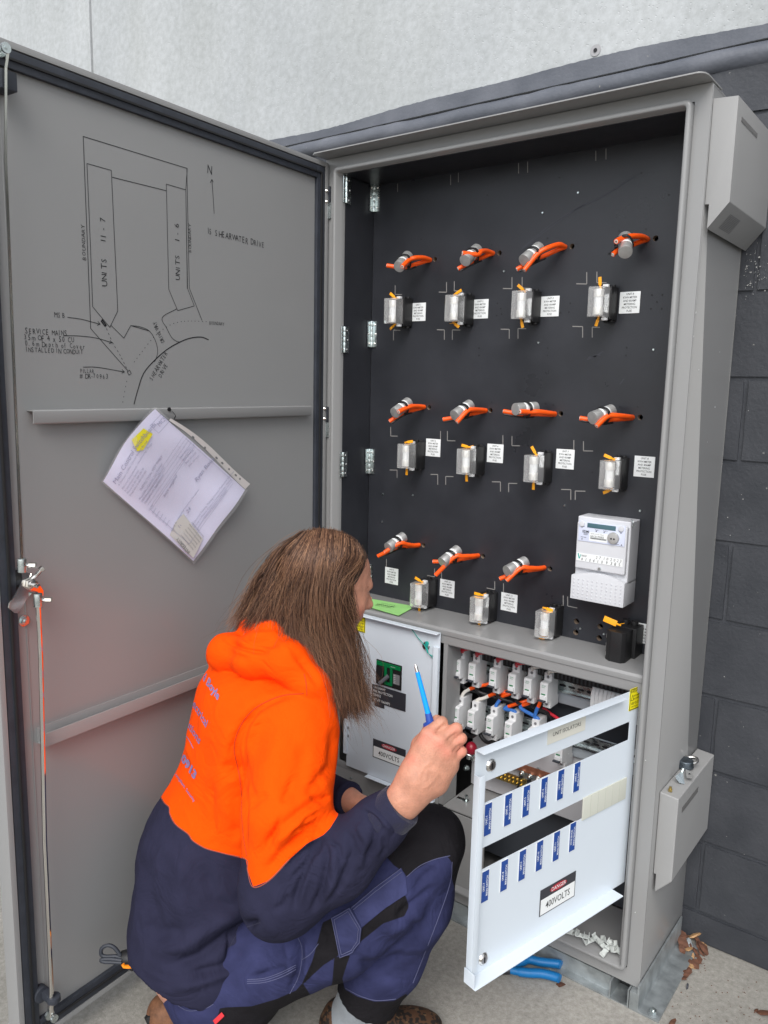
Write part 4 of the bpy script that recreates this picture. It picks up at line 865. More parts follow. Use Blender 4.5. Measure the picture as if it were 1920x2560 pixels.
# danger sign
def danger(T, w, h, parent, name='danger_sign'):
    m = MB(T); m.box((-w/2, -h/2, 0), (w/2, h/2, .0008)); s = m.build(name, M['dark_label'], parent)
    m = MB(T); m.box((-w/2+.0025, -h/2+.0025, .0009), (w/2-.0025, h*.12, .0012)); m.build('white_field', M['sticker'], s)
    m = MB(T); m.add([(math.cos(2*math.pi*i/28)*w*.235, h*.31+math.sin(2*math.pi*i/28)*h*.13, .0011) for i in range(28)], [tuple(range(28))]); m.build('red_oval', M['red_label'], s)
    m = MB(T); m.text('DANGER', h*.205, (0, h*.31, .0016), 'CENTER', 0, .95, 0, .003); m.build('word', M['sticker'], s)['kind'] = 'stuff'
    m = MB(T); m.text('400VOLTS', h*.36, (0, -h*.18, .0016), 'CENTER', 0, .82, 0, .004); m.build('word', M['ink'], s)['kind'] = 'stuff'
    s['label'] = 'black and white sign reading DANGER 400VOLTS'; return s
a, b, c, d = ep(278, 1393), ep(588, 1505), ep(588, 1680), ep(278, 1575)
w_ = b.x-a.x; h_ = ((a.z-d.z)+(b.z-c.z))/2; cc = (a+b+c+d)/4; danger(FYZ(Vector((cc.x, EY-.0004, cc.z))), w_, h_, esl)
a, b, c, d = ep(318, 640), ep(557, 705), ep(552, 940), ep(305, 860); cc = (a+b+c+d)/4; w_ = b.x-a.x; h_ = a.z-d.z+.002
T = FYZ(Vector((cc.x, EY-.0004, cc.z))); T2 = T
ms = MB(T).box((-w_/2, -h_/2, 0), (w_/2, h_/2, .003)).build('main_breaker_face', M['blackp'], esl, bevel=.0006)
m = MB(T); m.box((-w_*.47, h_*.30, .0031), (w_*.47, h_*.46, .006)); m.box((-w_*.15, -h_*.42, .0031), (-w_*.06, h_*.2999, .006)); m.box((w_*.08, -h_*.42, .0031), (w_*.16, h_*.2999, .006)); m.box((-w_*.0599, -h_*.42, .0031), (w_*.0799, -h_*.32, .0055)); m.build('green_bezel', M['green'], ms)
m = MB(T); m.box((w_*.20, -h_*.30, .0031), (w_*.44, h_*.1, .0042)); m.build('rating_plate', mat('grey rating plate', (.2, .2, .21), .4), ms)
m = MB(T); m.box((-w_*.45, -h_*.44, .0031), (-w_*.17, h_*.28, .010)); m.build('breaker_block', M['blackp'], ms, bevel=.001)
m = MB(T); m.cyl((0, -h_*.05, .004), (-w_*.14, -h_*.30, .030), .0065, 8, .005); m.build('toggle', mat('toggle grey', (.07, .07, .08), .4), ms)
m = MB(T)
for i in range(5): m.text('8888', .0035, (w_*.215, h_*(.05-.075*i), .0045), 'LEFT', 0, .9)
m.text('Schneider', .0042, (w_*.1, h_*.38, .0062), 'LEFT', 0, .9); m.build('print', M['sticker'], ms)['kind'] = 'stuff'
a, b, c, d = ep(272, 868), ep(593, 965), ep(588, 1135), ep(270, 1030); cc = (a+b+c+d)/4; w_ = b.x-a.x; h_ = ((a.z-d.z)+(b.z-c.z))/2
T = FYZ(Vector((cc.x, EY-.0008, cc.z-.002)))
s = MB(T).box((-w_/2, -h_/2, 0), (w_/2, h_/2, .0010)).build('breaker_sign', M['dark_label'], esl)
MB(T).box((-w_*.42, -h_*.72, 0), (-w_*.12, -h_*.501, .0010)).build('breaker_sign_tab', M['dark_label'], esl)
m = MB(T)
for t, v in (('136/250AMP', .36), ('FIRE PROTECTION', .14), ('DEVICE', -.08), ('SET AT 136AMPS', -.36)): m.text(t, h_*.20, (-w_*.46, h_*v, .0012), 'LEFT', 0, .80, 0, .004)
m.build('print', M['sticker'], s)['kind'] = 'stuff'
p = ep(178, 300); T = FYZ(Vector((p.x-.008, EY-.0006, p.z)))
def warning(T, w, h, parent):
    s = MB(T).box((-w/2, -h/2, 0), (w/2, h/2, .0009)).build('warning_sticker', M['yellow_label'], parent)
    m = MB(T); t_ = .0016
    for a, b in (((-w/2+.001, -h/2+.001), (w/2-.001, -h/2+.001+t_)), ((-w/2+.001, h/2-.001-t_), (w/2-.001, h/2-.001)), ((-w/2+.001, -h/2+.003), (-w/2+.001+t_, h/2-.003)), ((w/2-.001-t_, -h/2+.003), (w/2-.001, h/2-.003))): m.box((a[0], a[1], .001), (b[0], b[1], .0012))
    for t, v, sz in (('WARNING', .36, .20), ('LIVE PARTS', .14, .11), ('ENCLOSED', 0, .11), ('KEEP OUT', -.2, .15), ('TURN OFF SUPPLY', -.35, .08)): m.text(t, h*sz, (0 if v > .3 or v < -.1 else w*.1, h*v, .0012), 'CENTER', 0, .75, 0, .006)
    m.ribbon([(-w*.38, -.04*h), (-w*.25, .2*h), (-w*.12, -.04*h), (-w*.38, -.04*h)], .0012, .0012)
    m.build('print', M['ink'], s)['kind'] = 'stuff'; s['label'] = 'yellow sticker reading WARNING KEEP OUT'
warning(T, .036, .052, esl)

# open escutcheon on the right, swung out towards the camera
HO = Vector((.962, .010, 0)); X1 = Vector((-.242, -.970, 0)).normalized(); XN = Vector((-X1.y, X1.x, 0)) ; XN = XN if XN.x < 0 else -XN   # face turned to the camera's left/front
view = (CP - Vector((.9, -.25, .5))); XN = XN if XN.dot(view) > 0 else -XN
# local frame: x runs from the free edge towards the hinge, y up, z out of the seen face
XT = Matrix(((-X1.x, 0, XN.x, HO.x), (-X1.y, 0, XN.y, HO.y), (0, 1, 0, 0), (0, 0, 0, 1)))
def xh(q, off=0.0):
    p = hit(q, HO+XN*off, XN)-HO; return (-p.dot(X1), p.z)
Aq = lambda x, y: (1060+x/2.86, 1560+y/2.86)
Bq = lambda x, y: (1140+x/3.318, 1900+y/3.318)
xl = (xh(Aq(360, 1000))[0]+xh(Bq(115, 1200))[0])/2; zt = .5*(xh(Aq(360, 925))[1]+xh(Aq(1400, 497))[1]); zb = .5*(xh(Bq(100, 1760))[1]+xh(Bq(1270, 1140))[1])
s1a, s1b = xh(Aq(440, 1135)), xh(Aq(1470, 690)); s1c, s1d = xh(Aq(430, 1290)), xh(Aq(1465, 822))
s2a, s2b, s2c, s2d = xh(Bq(220, 742)), xh(Bq(1040, 320)), xh(Bq(215, 917)), xh(Bq(1040, 485))
print('esc', xl, zt, zb, s1a, s1b, s1c, s1d, s2a, s2b, s2c, s2d)
sxa, sxb = (s1a[0]+s1c[0]+s2a[0]+s2c[0])/4, (s1b[0]+s1d[0])/2
z1t, z1b, z2t, z2b = (s1a[1]+s1b[1])/2, (s1c[1]+s1d[1])/2, (s2a[1]+s2b[1])/2, (s2c[1]+s2d[1])/2
XM = lambda: MB(XT)
m = XM(); xr = -.002; T_ = .0016
m.box((xl, zb, -T_), (sxa, zt, 0)); m.box((sxb, zb, -T_), (xr, zt, 0)); m.box((sxa, z1t, -T_), (sxb, zt, 0)); m.box((sxa, z2t, -T_), (sxb, z1b, 0)); m.box((sxa, zb, -T_), (sxb, z2b, 0))
bm = bmesh.new(); eo = m.build('open_inner_door', Wm, cab)
bm.from_mesh(eo.data); bmesh.ops.remove_doubles(bm, verts=bm.verts, dist=1e-5)
bm.to_mesh(eo.data); bm.free()
m = XM(); fl = .022
m.box((xl, zt-.0016, .0002), (xh(Aq(1405, 500))[0], zt, fl)); m.build('top_flange', Wm, eo, bevel=.0007)
m = XM(); zfl = xh(Aq(360, 1080))[1]; m.box((xl, zb+.022, .0002), (xl+.0016, zfl, .014)); m.box((xl+.0017, zb+.022, .0124), (xl+.014, zfl, .014)); m.build('side_flange', Wm, eo, bevel=.0007)
m = XM(); m.box((xl-.004, zb-.0016, -.002), (xh(Bq(1290, 1165))[0], zb, .030)); m.box((xl-.004, zb, -.002), (xl-.0026, zb+.030, .026)); m.build('bottom_flange', Wm, eo, bevel=.0012)
for q in ((478, 1010),):
    a, b = xh(Aq(*q)); lock(XT @ Matrix.Translation((a, b, .0002)), eo, .0135)
a, b = xh(Bq(225, 1650)); lock(XT @ Matrix.Translation((a, b, .0002)), eo, .0135)
a, b, c, d = xh(Aq(885, 745)), xh(Aq(1155, 640)), xh(Aq(1150, 760)), xh(Aq(880, 858))
cx_, cy_ = (a[0]+b[0])/2, (a[1]+d[1]+b[1]+c[1])/4; w_ = b[0]-a[0]; h_ = (a[1]-d[1]+b[1]-c[1])/2
T = XT @ Matrix.Translation((cx_, cy_, .0003)); s = MB(T).box((-w_/2, -h_/2, 0), (w_/2, h_/2, .0012)).build('isolator_label', M['cream'], eo); s['label'] = 'cream label reading UNIT ISOLATORS'
MB(T).text('UNIT ISOLATORS', .0125, (0, 0, .0014), 'CENTER', 0, .95).build('print', M['ink'], s)['kind'] = 'stuff'
L1 = [(260, 490), (427, 410), (578, 338), (725, 270), (863, 203), (998, 140)]; L2 = [(237, 1045), (395, 955), (545, 870), (688, 792), (828, 712), (962, 635)]
for row, base in ((L1, 1), (L2, 7)):
    for i, q in enumerate(row):
        a, b = xh(Bq(*q)); T = XT @ Matrix.Translation((a, b, .0003)); w_, h_ = .0215, .068
        s = MB(T).box((-w_/2, -h_/2, 0), (w_/2, h_/2, .0010)).build('switch_label', M['sticker'], eo)
        MB(T).box((-w_/2+.0012, -h_/2+.001, .0011), (w_/2-.0012, h_/2-.001, .0014)).build('blue_field', M['blue_label'], s)
        n_ = base+i; t1, t2 = ('UNIT-%d' % n_, 'MAIN SWITCH') if n_ < 12 else ('HOUSE SERVICES', 'MAIN SWITCH')
        m = MB(T); m.text(t1, .0078, (-.0040, 0, .0016), 'CENTER', math.pi/2, .78 if n_ < 12 else .6, 0, .01); m.text(t2, .0078, (.0055, 0, .0016), 'CENTER', math.pi/2, .86, 0, .01)
        m.build('print', M['sticker'], s)['kind'] = 'stuff'; s['label'] = 'blue label reading %s %s' % (t1, t2)
a, b, c, d = xh(Bq(695, 1095)), xh(Bq(990, 910)), xh(Bq(985, 1120)), xh(Bq(688, 1305))
danger(XT @ Matrix.Translation(((a[0]+b[0]+c[0]+d[0])/4, (a[1]+b[1]+c[1]+d[1])/4, .0003)), b[0]-a[0], (a[1]-d[1]+b[1]-c[1])/2, eo)
p = xh(Aq(1508, 530)); warning(XT @ Matrix.Translation((p[0]-.002, p[1], .0003)), .040, .052, eo)
# blanking strip in the second slot
a, b = xh(Bq(1045, 400)), xh(Bq(1412, 220)); m = XM(); m.box((a[0], z2b-.003, .0003), (sxb+.001, z2t+.003, .003)); bs_ = m.build('blanking_strip', mat('ivory plastic', (.56, .57, .50), .45), eo, bevel=.0008)
m = XM()
for i in range(1, 6): xx = a[0]+(sxb-a[0])*i/6; m.box((xx, z2b-.002, .0031), (xx+.0006, z2t+.002, .0034))
m.build('strip_groove', mat('groove', (.45, .46, .40), .5), bs_)['kind'] = 'stuff'
# ================================================================== SWITCHGEAR IN THE RECESS
NY = .050                    # plane of the breaker noses
RY = NY+.068                 # plane of the rails
def rail(z, x0, x1):
    m = MB(); m.prism([(RY+.006, z-.0175), (RY+.006, z-.0135), (RY+.0135, z-.0135), (RY+.0135, z+.0135), (RY+.006, z+.0135), (RY+.006, z+.0175), (RY+.0075, z+.0175), (RY+.0075, z+.015), (RY+.015, z+.015), (RY+.015, z-.015), (RY+.0075, z-.015), (RY+.0075, z-.0175)], x0, x1, axis=0)
    r = m.build('din_rail', M['zinc'], cab); m = MB()
    k = int((x1-x0)/.025)
    for i in range(k):
        xx = x0+.012+.025*i; m.add([(xx+dx, RY+.0133, z+dz) for dx, dz in [(.0055*c+.004*(1 if c > 0 else -1), .0031*s) for c, s in [(math.cos(a), math.sin(a)) for a in [R_(20*t+10) for t in range(18)]]]], [tuple(range(18))])
    m.build('rail_slot', M['ink'], r)['kind'] = 'stuff'; return r
UZ, LZ = .692, .558
rail(UZ, .46, .955); rail(LZ, .46, .955)
PPL = mat('pale steel plate', (.40, .45, .50), .38, .2)
for qa, qb in (((430, 232), (430, 352)), ((330, 545), (330, 640))):
    z1, z0 = ony(Aq(*qa), RY+.02).z, ony(Aq(*qb), RY+.02).z
    MB().box((.462, RY+.018, z0), (.955, RY+.021, z1)).build('rail_plate', PPL, cab, bevel=.001)
# pale trunking covers between the rails
for z0, z1 in ((.6395, .664), (.505, .530)):
    MB().box((.47, RY+.02, z0), (.955, RY+.026, z1)).build('cover_strip', mat('steel strip', (.42, .46, .50), .4, .3), cab, bevel=.001)
def mk_mcb(toggle='up'):
    th = thing('circuit_breaker', '', 'circuit breaker')
    w = .0102; d = .068
    # side profile (y, z): y=0 at the nose
    prof = [(d, -.041), (.036, -.041), (.022, -.041), (.022, -.0235), (.003, -.0235), (0, -.021), (0, .0205), (.003, .0235), (.022, .0235), (.022, .041), (.036, .041), (d, .041), (d, .019), (d-.006, .019), (d-.006, -.019), (d, -.019)]
    m = MB(); m.prism(prof, -w, w, axis=0); m.build('body', M['mcb'], th, bevel=.0009)
    m = MB(); m.box((-w+.0045, -.0015, -.0045), (w-.0055, -.0002, -.0020)); m.build('state_window', M['green'], th)
    m = MB(); m.box((-w+.0018, -.0045, -.017), (w-.0018, -.0002, -.0075)); m.build('rocker_housing', M['mcb'], th, bevel=.0012)
    m = MB(); m.box((-w+.0005, -.014, -.0180), (w-.0015, -.004, -.0150)); m.build('toggle', M['gasket'], th, bevel=.0012)
    m = MB()
    for s in (-1, 1): m.cyl((0, .0218, s*.032), (0, .0212, s*.032), .0036, 12)
    m.build('terminal_hole', M['ink_soft'], th)['kind'] = 'stuff'
    m = MB(Matrix(((1, 0, 0, 0), (0, 0, -1, -.0004), (0, 1, 0, 0), (0, 0, 0, 1)))); m.text('Schneider', .0036, (0, .0165, 0), 'CENTER', 0, .75, 0, .01); m.box((-.006, .0125, 0), (.003, .0132, .0002)); m.build('print', mat('green print', (.03, .25, .12), .5), th)['kind'] = 'stuff'
    m = MB()
    for y_, z_ in ((.030, .030), (.048, .012), (.040, -.012), (.030, -.031), (.056, -.022), (.054, .026)): m.cyl((w+.0001, y_, z_), (w+.0006, y_, z_), .0022, 10)
    m.build('rivet', M['mcb'], th)['kind'] = 'stuff'
    return th
UP_Q = [(235, 330), (340, 365), (490, 400), (625, 430), (738, 460), (855, 490)]
LO_Q = [(225, 650), (333, 690), (467, 740), (600, 765)]
mcb0 = mk_mcb(); allm = []
for c_ in mcb0.children: c_.data.transform(Matrix.Diagonal((1.02, 1, 1.13, 1)))
ux_ = [ony(Aq(*q), NY).x for q in UP_Q]; lx_ = [ony(Aq(*q), NY).x for q in LO_Q]; lx_.append(ony(Aq(765, 800), NY).x); lx_.append(lx_[-1]+.05)
cols = ['red', 'red', 'red', 'red', 'white', 'white']; NW = ['first', 'second', 'third', 'fourth', 'fifth', 'sixth']
for i, x in enumerate(ux_):
    o = mcb0 if i == 0 else copy_tree(mcb0); o.location = (x, NY, UZ); o['group'] = 'white circuit breakers on the upper rail'
    o['label'] = 'white circuit breaker on the upper rail under a %s cable, %s from the left' % (cols[i], NW[i])
for i, x in enumerate(lx_[:5]):
    o = copy_tree(mcb0); o.location = (x, NY, LZ); o['group'] = 'white circuit breakers on the lower rail'
    o['label'] = 'white circuit breaker on the lower rail, %s from the left' % NW[i]
# cables into the tops of the upper breakers
def cable(pts, r, mt, label, grp, bands=()):
    P2 = smooth_path(pts, 6); c = P2[len(P2)//2]
    m = MB(); m.tube(P2, r, 10)
    if not bands: o = m.build('cable', M[mt], None, smooth=True)
    else:
        o = m.build('cable', [M[mt], M[bands[0]]], None, smooth=True); n_ = len(P2)-1; k = int(n_*bands[1])
        idx = [1 if (j//10) < k and j < n_*10 else 0 for j in range(len(o.data.polygons))]; o.data.polygons.foreach_set('material_index', idx)
    return tag(o, label, 'cable', grp)
g1 = 'cables feeding the upper breakers'
for i, x in enumerate(ux_):
    top = Vector((x, NY+.030, UZ+.0455)); mt = cols[i]+'_cable'
    cable([top+Vector((0, 0, -.006)), top+Vector((.003, -.010, .005)), top+Vector((.014, -.014, .012)), top+Vector((.032, -.010, .017)), top+Vector((.052, .004, .021)), top+Vector((.080, .040, .026))], .0062 if i < 4 else .0056, mt, '%s cable into the top of the %s upper breaker' % (cols[i], NW[i]), g1)
links = [('white_cable', 'orange_cable'), ('white_cable', 'orange_cable'), ('blue_cable', 'orange_cable'), ('blue_cable', 'orange_cable'), ('blue_cable', 'orange_cable')]
lnk_q = [((265, 530), (300, 480), (370, 450), (460, 430)), ((400, 565), (430, 530), (500, 500), (570, 490)), ((515, 600), (530, 560), (560, 520), (610, 500)), ((540, 650), (575, 605), (650, 575), (720, 555)), ((655, 650), (690, 600), (740, 570), (800, 545))]
for i in range(5):
    pts = [ony(Aq(*q), NY+.030+.006*k) for k, q in enumerate(lnk_q[i])]
    x = lx_[i]; pts[0] = Vector((x, NY+.032, LZ+.048)); st = Vector((x, NY+.032, LZ+.034)); end = pts[-1]+Vector((.025, .03, .012))
    cable([st, pts[0]]+pts[1:]+[end], .0050, links[i][1], '%s and orange cable into the top of the %s lower breaker' % (links[i][0].split('_')[0], NW[i]), 'looped cables between the breaker rows', (links[i][0], .52))
pts = [ony(Aq(*q), NY+.03) for q in ((790, 690), (800, 630), (825, 575), (835, 540))]
cable([pts[0]]+pts[1:], .0050, 'orange_cable', 'blue and orange cable hanging below the sixth upper breaker', 'looped cables between the breaker rows', ('blue_cable', .6))
# slack black cables under the breakers
for i, (a, b) in enumerate(((0, 1), (1, 2), (2, 3), (3, 4), (4, 5))):
    A_, B_ = Vector((ux_[a], NY+.03, UZ-.041)), Vector((ux_[b]-.01, NY+.055, UZ-.075))
    cable([A_, A_+Vector((.004, .004, -.020)), B_, B_+Vector((.01, .02, -.03))], .0042, 'black_cable', 'black cable dropping from the %s upper breaker' % NW[a], 'black cables behind the breakers')
for i in range(3):
    A_ = Vector((lx_[i+1], NY+.03, LZ-.041)); cable([A_, A_+Vector((-.002, .0, -.012)), A_+Vector((-.028, .010, -.026)), A_+Vector((-.055, .02, -.014)), A_+Vector((-.06, .05, .01))], .0055, 'black_cable', 'black cable looping under the %s lower breaker' % NW[i+1], 'black cables behind the breakers')
A_ = ony(Aq(850, 600), NY+.06); cable([A_, A_+Vector((.03, .0, -.012)), A_+Vector((.06, 0, -.020)), A_+Vector((.085, .02, -.022))], .0042, 'red_cable', 'red cable crossing behind the last upper breaker', 'cables behind the breakers')
for k in range(3): cable([(.80+.03*k, .105, .770), (.83+.03*k, .11, .755), (.87+.03*k, .12, .745), (.93+.02*k, .13, .742)], .003, 'green_cable', 'green earth cable above the duct, %s from the left' % NW[k], 'green cables above the duct')
# terminal block stack at the right of the upper rail
x0 = ony(Aq(1195, 470), .075).x; tb = thing('terminal_block', 'white ribbed terminal block at the right end of the upper rail', 'terminal block', (x0+.04, .1, UZ))
k = 0; xx = x0
while xx < .935:
    m = MB(); m.prism([(.125, UZ-.032), (.082, UZ-.030), (.074, UZ-.012), (.074, UZ+.020), (.082, UZ+.036), (.125, UZ+.038)], xx, xx+.0092, axis=0); w_ = m.build('terminal', M['mcb'], tb, bevel=.0008)
    m = MB(); m.box((xx+.002, .0795, UZ+.0215), (xx+.0072, .0815, UZ+.0285)); m.build('socket', M['ink_soft'], w_); xx += .0100
# device in the third row seen through the slot of the open door
p = ony(Aq(930, 950), .06)
o = copy_tree(mcb0); o.location = (p.x+.012, .058, p.z+.014); o['group'] = 'small devices behind the open door'; o['label'] = 'white breaker with green toggle seen through the upper slot of the open door'
m = MB(); m.prism([(RY-.01+.006, .5135), (RY+.0135, .5135), (RY+.0135, .5495), (RY-.01+.006, .5495), (RY+.002, .5475), (RY+.010, .5475), (RY+.010, .5155), (RY+.002, .5155)], .70, .955, axis=0)
# copper bars with bolts, red cap
cb = thing('copper_busbar', 'copper earth bar with brass screws on the pale gear plate', 'busbar', (.6, .14, .43))
a, b = ony(Aq(275, 1000), .135), ony(Aq(880, 1085), .135)
def bar(a, b, h, name, mt, t=.004):
    d = (b-a); d.y = 0; l = d.length; d.normalize(); T = Matrix(((d.x, 0, d.z, a.x), (0, 1, 0, a.y), (d.z, 0, -d.x, a.z), (0, 0, 0, 1)))
    m = MB(); up = Vector((-d.z, 0, d.x)); vs = []
    for yy in (0, t):
        for pp in (a-up*h/2, b-up*h/2, b+up*h/2, a+up*h/2): vs.append(pp+Vector((0, yy, 0)))
    m.add(vs, [(0, 1, 2, 3), (7, 6, 5, 4), (0, 4, 5, 1), (1, 5, 6, 2), (2, 6, 7, 3), (3, 7, 4, 0)]); return m.build(name, M[mt], cb, bevel=.0006)
za = .430
bar(Vector((.455, .128, za)), Vector((.73, .128, za)), .020, 'bar', 'copper'); nb = bar(Vector((.52, .112, za-.036)), Vector((.64, .112, za-.036)), .024, 'screw_bar', 'brass', .010)
for q in ((302, 1028), (700, 1068), (757, 1092), (812, 1108)):
    p = ony(Aq(*q), .124); m = MB(); m.cyl((p.x, .1275, p.z), (p.x, .124, p.z), .0085, 18); m.cyl((p.x, .124, p.z), (p.x, .118, p.z), .0068, 6); m.cyl((p.x, .118, p.z), (p.x, .112, p.z), .004, 10); m.build('bolt', M['zinc'], cb, bevel=.0005)
m = MB()
for i in range(9):
    for j in (-.006, .006): m.cyl((.527+i*.0125, .112, za-.036+j), (.527+i*.0125, .107, za-.036+j), .0036, 10)
m.build('brass_screw', M['brass'], nb)['kind'] = 'stuff'
for i, q in enumerate(((695, 1085), (752, 1110))):
    p = ony(Aq(*q), .12); cable([p, p+Vector((0, -.004, -.02)), p+Vector((-.006, -.004, -.045)), p+Vector((-.012, .0, -.09))], .0055, 'black_cable', 'black cable lug bolted to the %s bolt of the copper bar' % ('left', 'right')[i], 'cables lugged to the copper bar')
p = ony(Aq(338, 885), .075); rc = thing('red_cap', 'dark red rubber cap over the cable clamp behind the hand', 'cap', tuple(p))
m = MB(); bm_pts = [(.000, .018), (.010, .0175), (.018, .014), (.023, .007), (.0245, 0)]
m.tube([p+Vector((0, 0, z)) for z in (-.014, -.008, 0, .008, .014, .017)], [.013, .016, .0165, .014, .009, .003], 16); m.build('dome', mat('dark red rubber', (.24, .006, .02), .35), rc, smooth=True)
m = MB(); m.tube(smooth_path([p+Vector((-.013, -.004, -.016)), p+Vector((-.004, -.017, -.014)), p+Vector((.010, -.012, -.018)), p+Vector((.014, 0, -.03))], 5), .003, 8); m.cyl(p+Vector((-.006, 0, -.034)), p+Vector((-.006, 0, -.016)), .007, 12); m.cyl(p+Vector((.006, .004, -.036)), p+Vector((.006, .004, -.016)), .006, 12); m.build('clamp', M['zinc'], rc, smooth=True)
for i, q in enumerate(((818, 1040), (600, 1085))):
    p = ony(Aq(*q), .149); m = MB(); m.cyl((p.x, .1498, p.z), (p.x, .146, p.z), .006, 14, .004); m.build('plate_screw', M['zinc'], cab)
# small latch on the recess floor and offcuts on the floor pan
p = onz(Aq(255, 1320), .3125); 
# small bolt standing on the recess floor
p = onz((1060+730/6.91, 1800+1400/6.91), .3130); sb = MB(); sb.cyl((p.x, p.y, .3128), (p.x, p.y, .316), .009, 14); sb.cyl((p.x, p.y, .316), (p.x, p.y, .330), .0045, 8); sb.box((p.x-.03, p.y-.004, .3129), (p.x-.010, p.y+.006, .3145))
tag(sb.build('loose_bolt', M['zinc'], None, bevel=.0005), 'small zinc bolt standing on the grey floor of the breaker recess', 'bolt')
rr = random.Random(11)
spots = [((905, 1440), .030, .2), ((960, 1470), .030, 1.2), ((1030, 1500), .034, .3), ((1090, 1520), .028, .9), ((1180, 1545), .044, -.4), ((1250, 1560), .050, -.5), ((1225, 1600), .034, 1.3), ((1330, 1620), .036, 1.0), ((1290, 1590), .04, .1)]
desc = ['leftmost', 'second from left', 'third from left', 'fourth from left', 'long and tilted', 'longest, lying across the pile', 'with two prongs at the front', 'rightmost beside the jamb', 'under the longest one']
for i, (q, ln, rot) in enumerate(spots):
    p = onz(Bq(*q), .112); T = Matrix.Translation((p.x, p.y+.012, .1005+.004*(i % 3)+.010)) @ Matrix.Rotation(rot, 4, 'Z') @ Matrix.Rotation(rr.uniform(-.5, .5), 4, 'Y') @ Matrix.Rotation(rr.uniform(-.6, .6), 4, 'X')
    m = MB(T); m.box((-ln/2, -.006, -.001), (ln/2, .006, .0012)); m.box((-ln/2, -.006, .0012), (-ln/2+.002, .006, .012)); m.box((ln*.1, -.006, .0012), (ln*.1+.0018, .006, .009)); m.box((ln/2-.002, -.004, .0012), (ln/2, .006, .011)); m.add([(-ln*.3, -.006, .0012), (0, -.006, .0012), (-ln*.1, -.006, .014)], [(0, 1, 2)])
    tag(m.build('plastic_offcut', M['bits'], None, bevel=.0004), 'broken pale grey plastic piece on the cabinet floor, %s' % desc[i], 'plastic piece', 'broken plastic pieces on the cabinet floor')

# ================================================================== HANGING AND LOOSE THINGS
z6 = lambda x, y: (240+x/4.1475, 1000+y/4.1475)
SO = .026
c = [hit(z6(*q), DO+DN*o, DN) for q, o in (((75, 845), .016), ((625, 95), .040), ((1540, 930), .024), ((1010, 1670), .012))]
Lc, Tc, Rc, Bc = c
ds = thing('document_sleeve', 'clear plastic sleeve with an inspection sheet hanging from the upper rail of the open door', 'document sleeve', tuple((Lc+Tc+Rc+Bc)/4))
def sheet_pt(u, v, off=0.0):
    # u along L->T (top edge of the page), v along L->B
    p = Lc*(1-u)*(1-v) + Tc*u*(1-v) + Rc*u*v + Bc*(1-u)*v
    bul = .014*math.sin(math.pi*u)*(1-v)**2                 # the top edge bows outwards
    out = (Lc-Bc).normalized()
    wav = .0045*math.sin(math.pi*u)*math.sin(2.2*v*math.pi+.6) + .003*math.sin(5*u+3*v) + .0012*math.sin(11*u-7*v)
    return p + out*bul*1.1 + DN*(wav+off)
def grid(fn, nu, nv, mt, name, parent, u0=0, u1=1, v0=0, v1=1, thick=0.0):
    m = MB(); vs = [fn(u0+(u1-u0)*i/nu, v0+(v1-v0)*j/nv) for j in range(nv+1) for i in range(nu+1)]; m.add(vs, [(j*(nu+1)+i, j*(nu+1)+i+1, (j+1)*(nu+1)+i+1, (j+1)*(nu+1)+i) for j in range(nv) for i in range(nu)])
    o = m.build(name, M[mt], parent, smooth=True); return o
paper = grid(lambda u, v: sheet_pt(u, v), 24, 30, 'paper', 'paper_sheet', ds)
grid(lambda u, v: sheet_pt(u, v, .0022+.0016*math.sin(9*u+5*v)*math.sin(7*v-3*u)), 40, 48, 'sleeve', 'clear_film', ds, -.02, 1.02, -.015, 1.02)
s0, s1, s2 = [hit(z6(*q), DO+DN*o, DN) for q, o in (((775, 190), .042), ((1600, 870), .028), ((1545, 925), .027))]
st = []
m = MB(); nS = 24; sa_ = s0; dirS = (s1-s0); wS = (s2-s1)
vs = []
for i in range(nS+1):
    t = i/nS; b_ = s0.lerp(s1, t) + (Rc-Bc).normalized()*.012*math.sin(math.pi*t)*(1-t)*1.2
    vs += [b_+DN*.002*math.sin(6*t), b_+wS*(.35+.65*t)+DN*.001]
m.add(vs, [(2*i, 2*i+1, 2*i+3, 2*i+2) for i in range(nS)]); strip = m.build('punched_strip', M['strip'], ds, smooth=True)
for q in ((862, 258), (943, 330), (1008, 386), (1130, 494), (1250, 600), (1310, 655), (1380, 717), (1450, 780), (1493, 818)):
    p = hit(z6(*q), DO+DN*.040, DN); T = frame(p, dirS, DN); m = MB(T); r1 = .0038 if q[0] not in (862, 1130, 1380, 1493) else .0026
    m.add([(r1*math.cos(R_(30*i))*1.25, .0026*math.sin(R_(30*i)), 0) for i in range(12)], [tuple(range(12))]); m.build('punch_hole', mat('hole', (.16, .16, .165), .5) if 'hole' not in bpy.data.materials else bpy.data.materials['hole'], strip)
hk = hit(z6(780, 175), DO+DN*.030, DN)
m = MB(); m.tube(smooth_path([hk+Vector((0, 0, -.004))+DN*.01, hk+DN*.014+Vector((.0, 0, .004)), hk+Vector((0, 0, .012))+DN*.004], 4), .0012, 6); m.build('hook_wire', M['blackp'], ds)
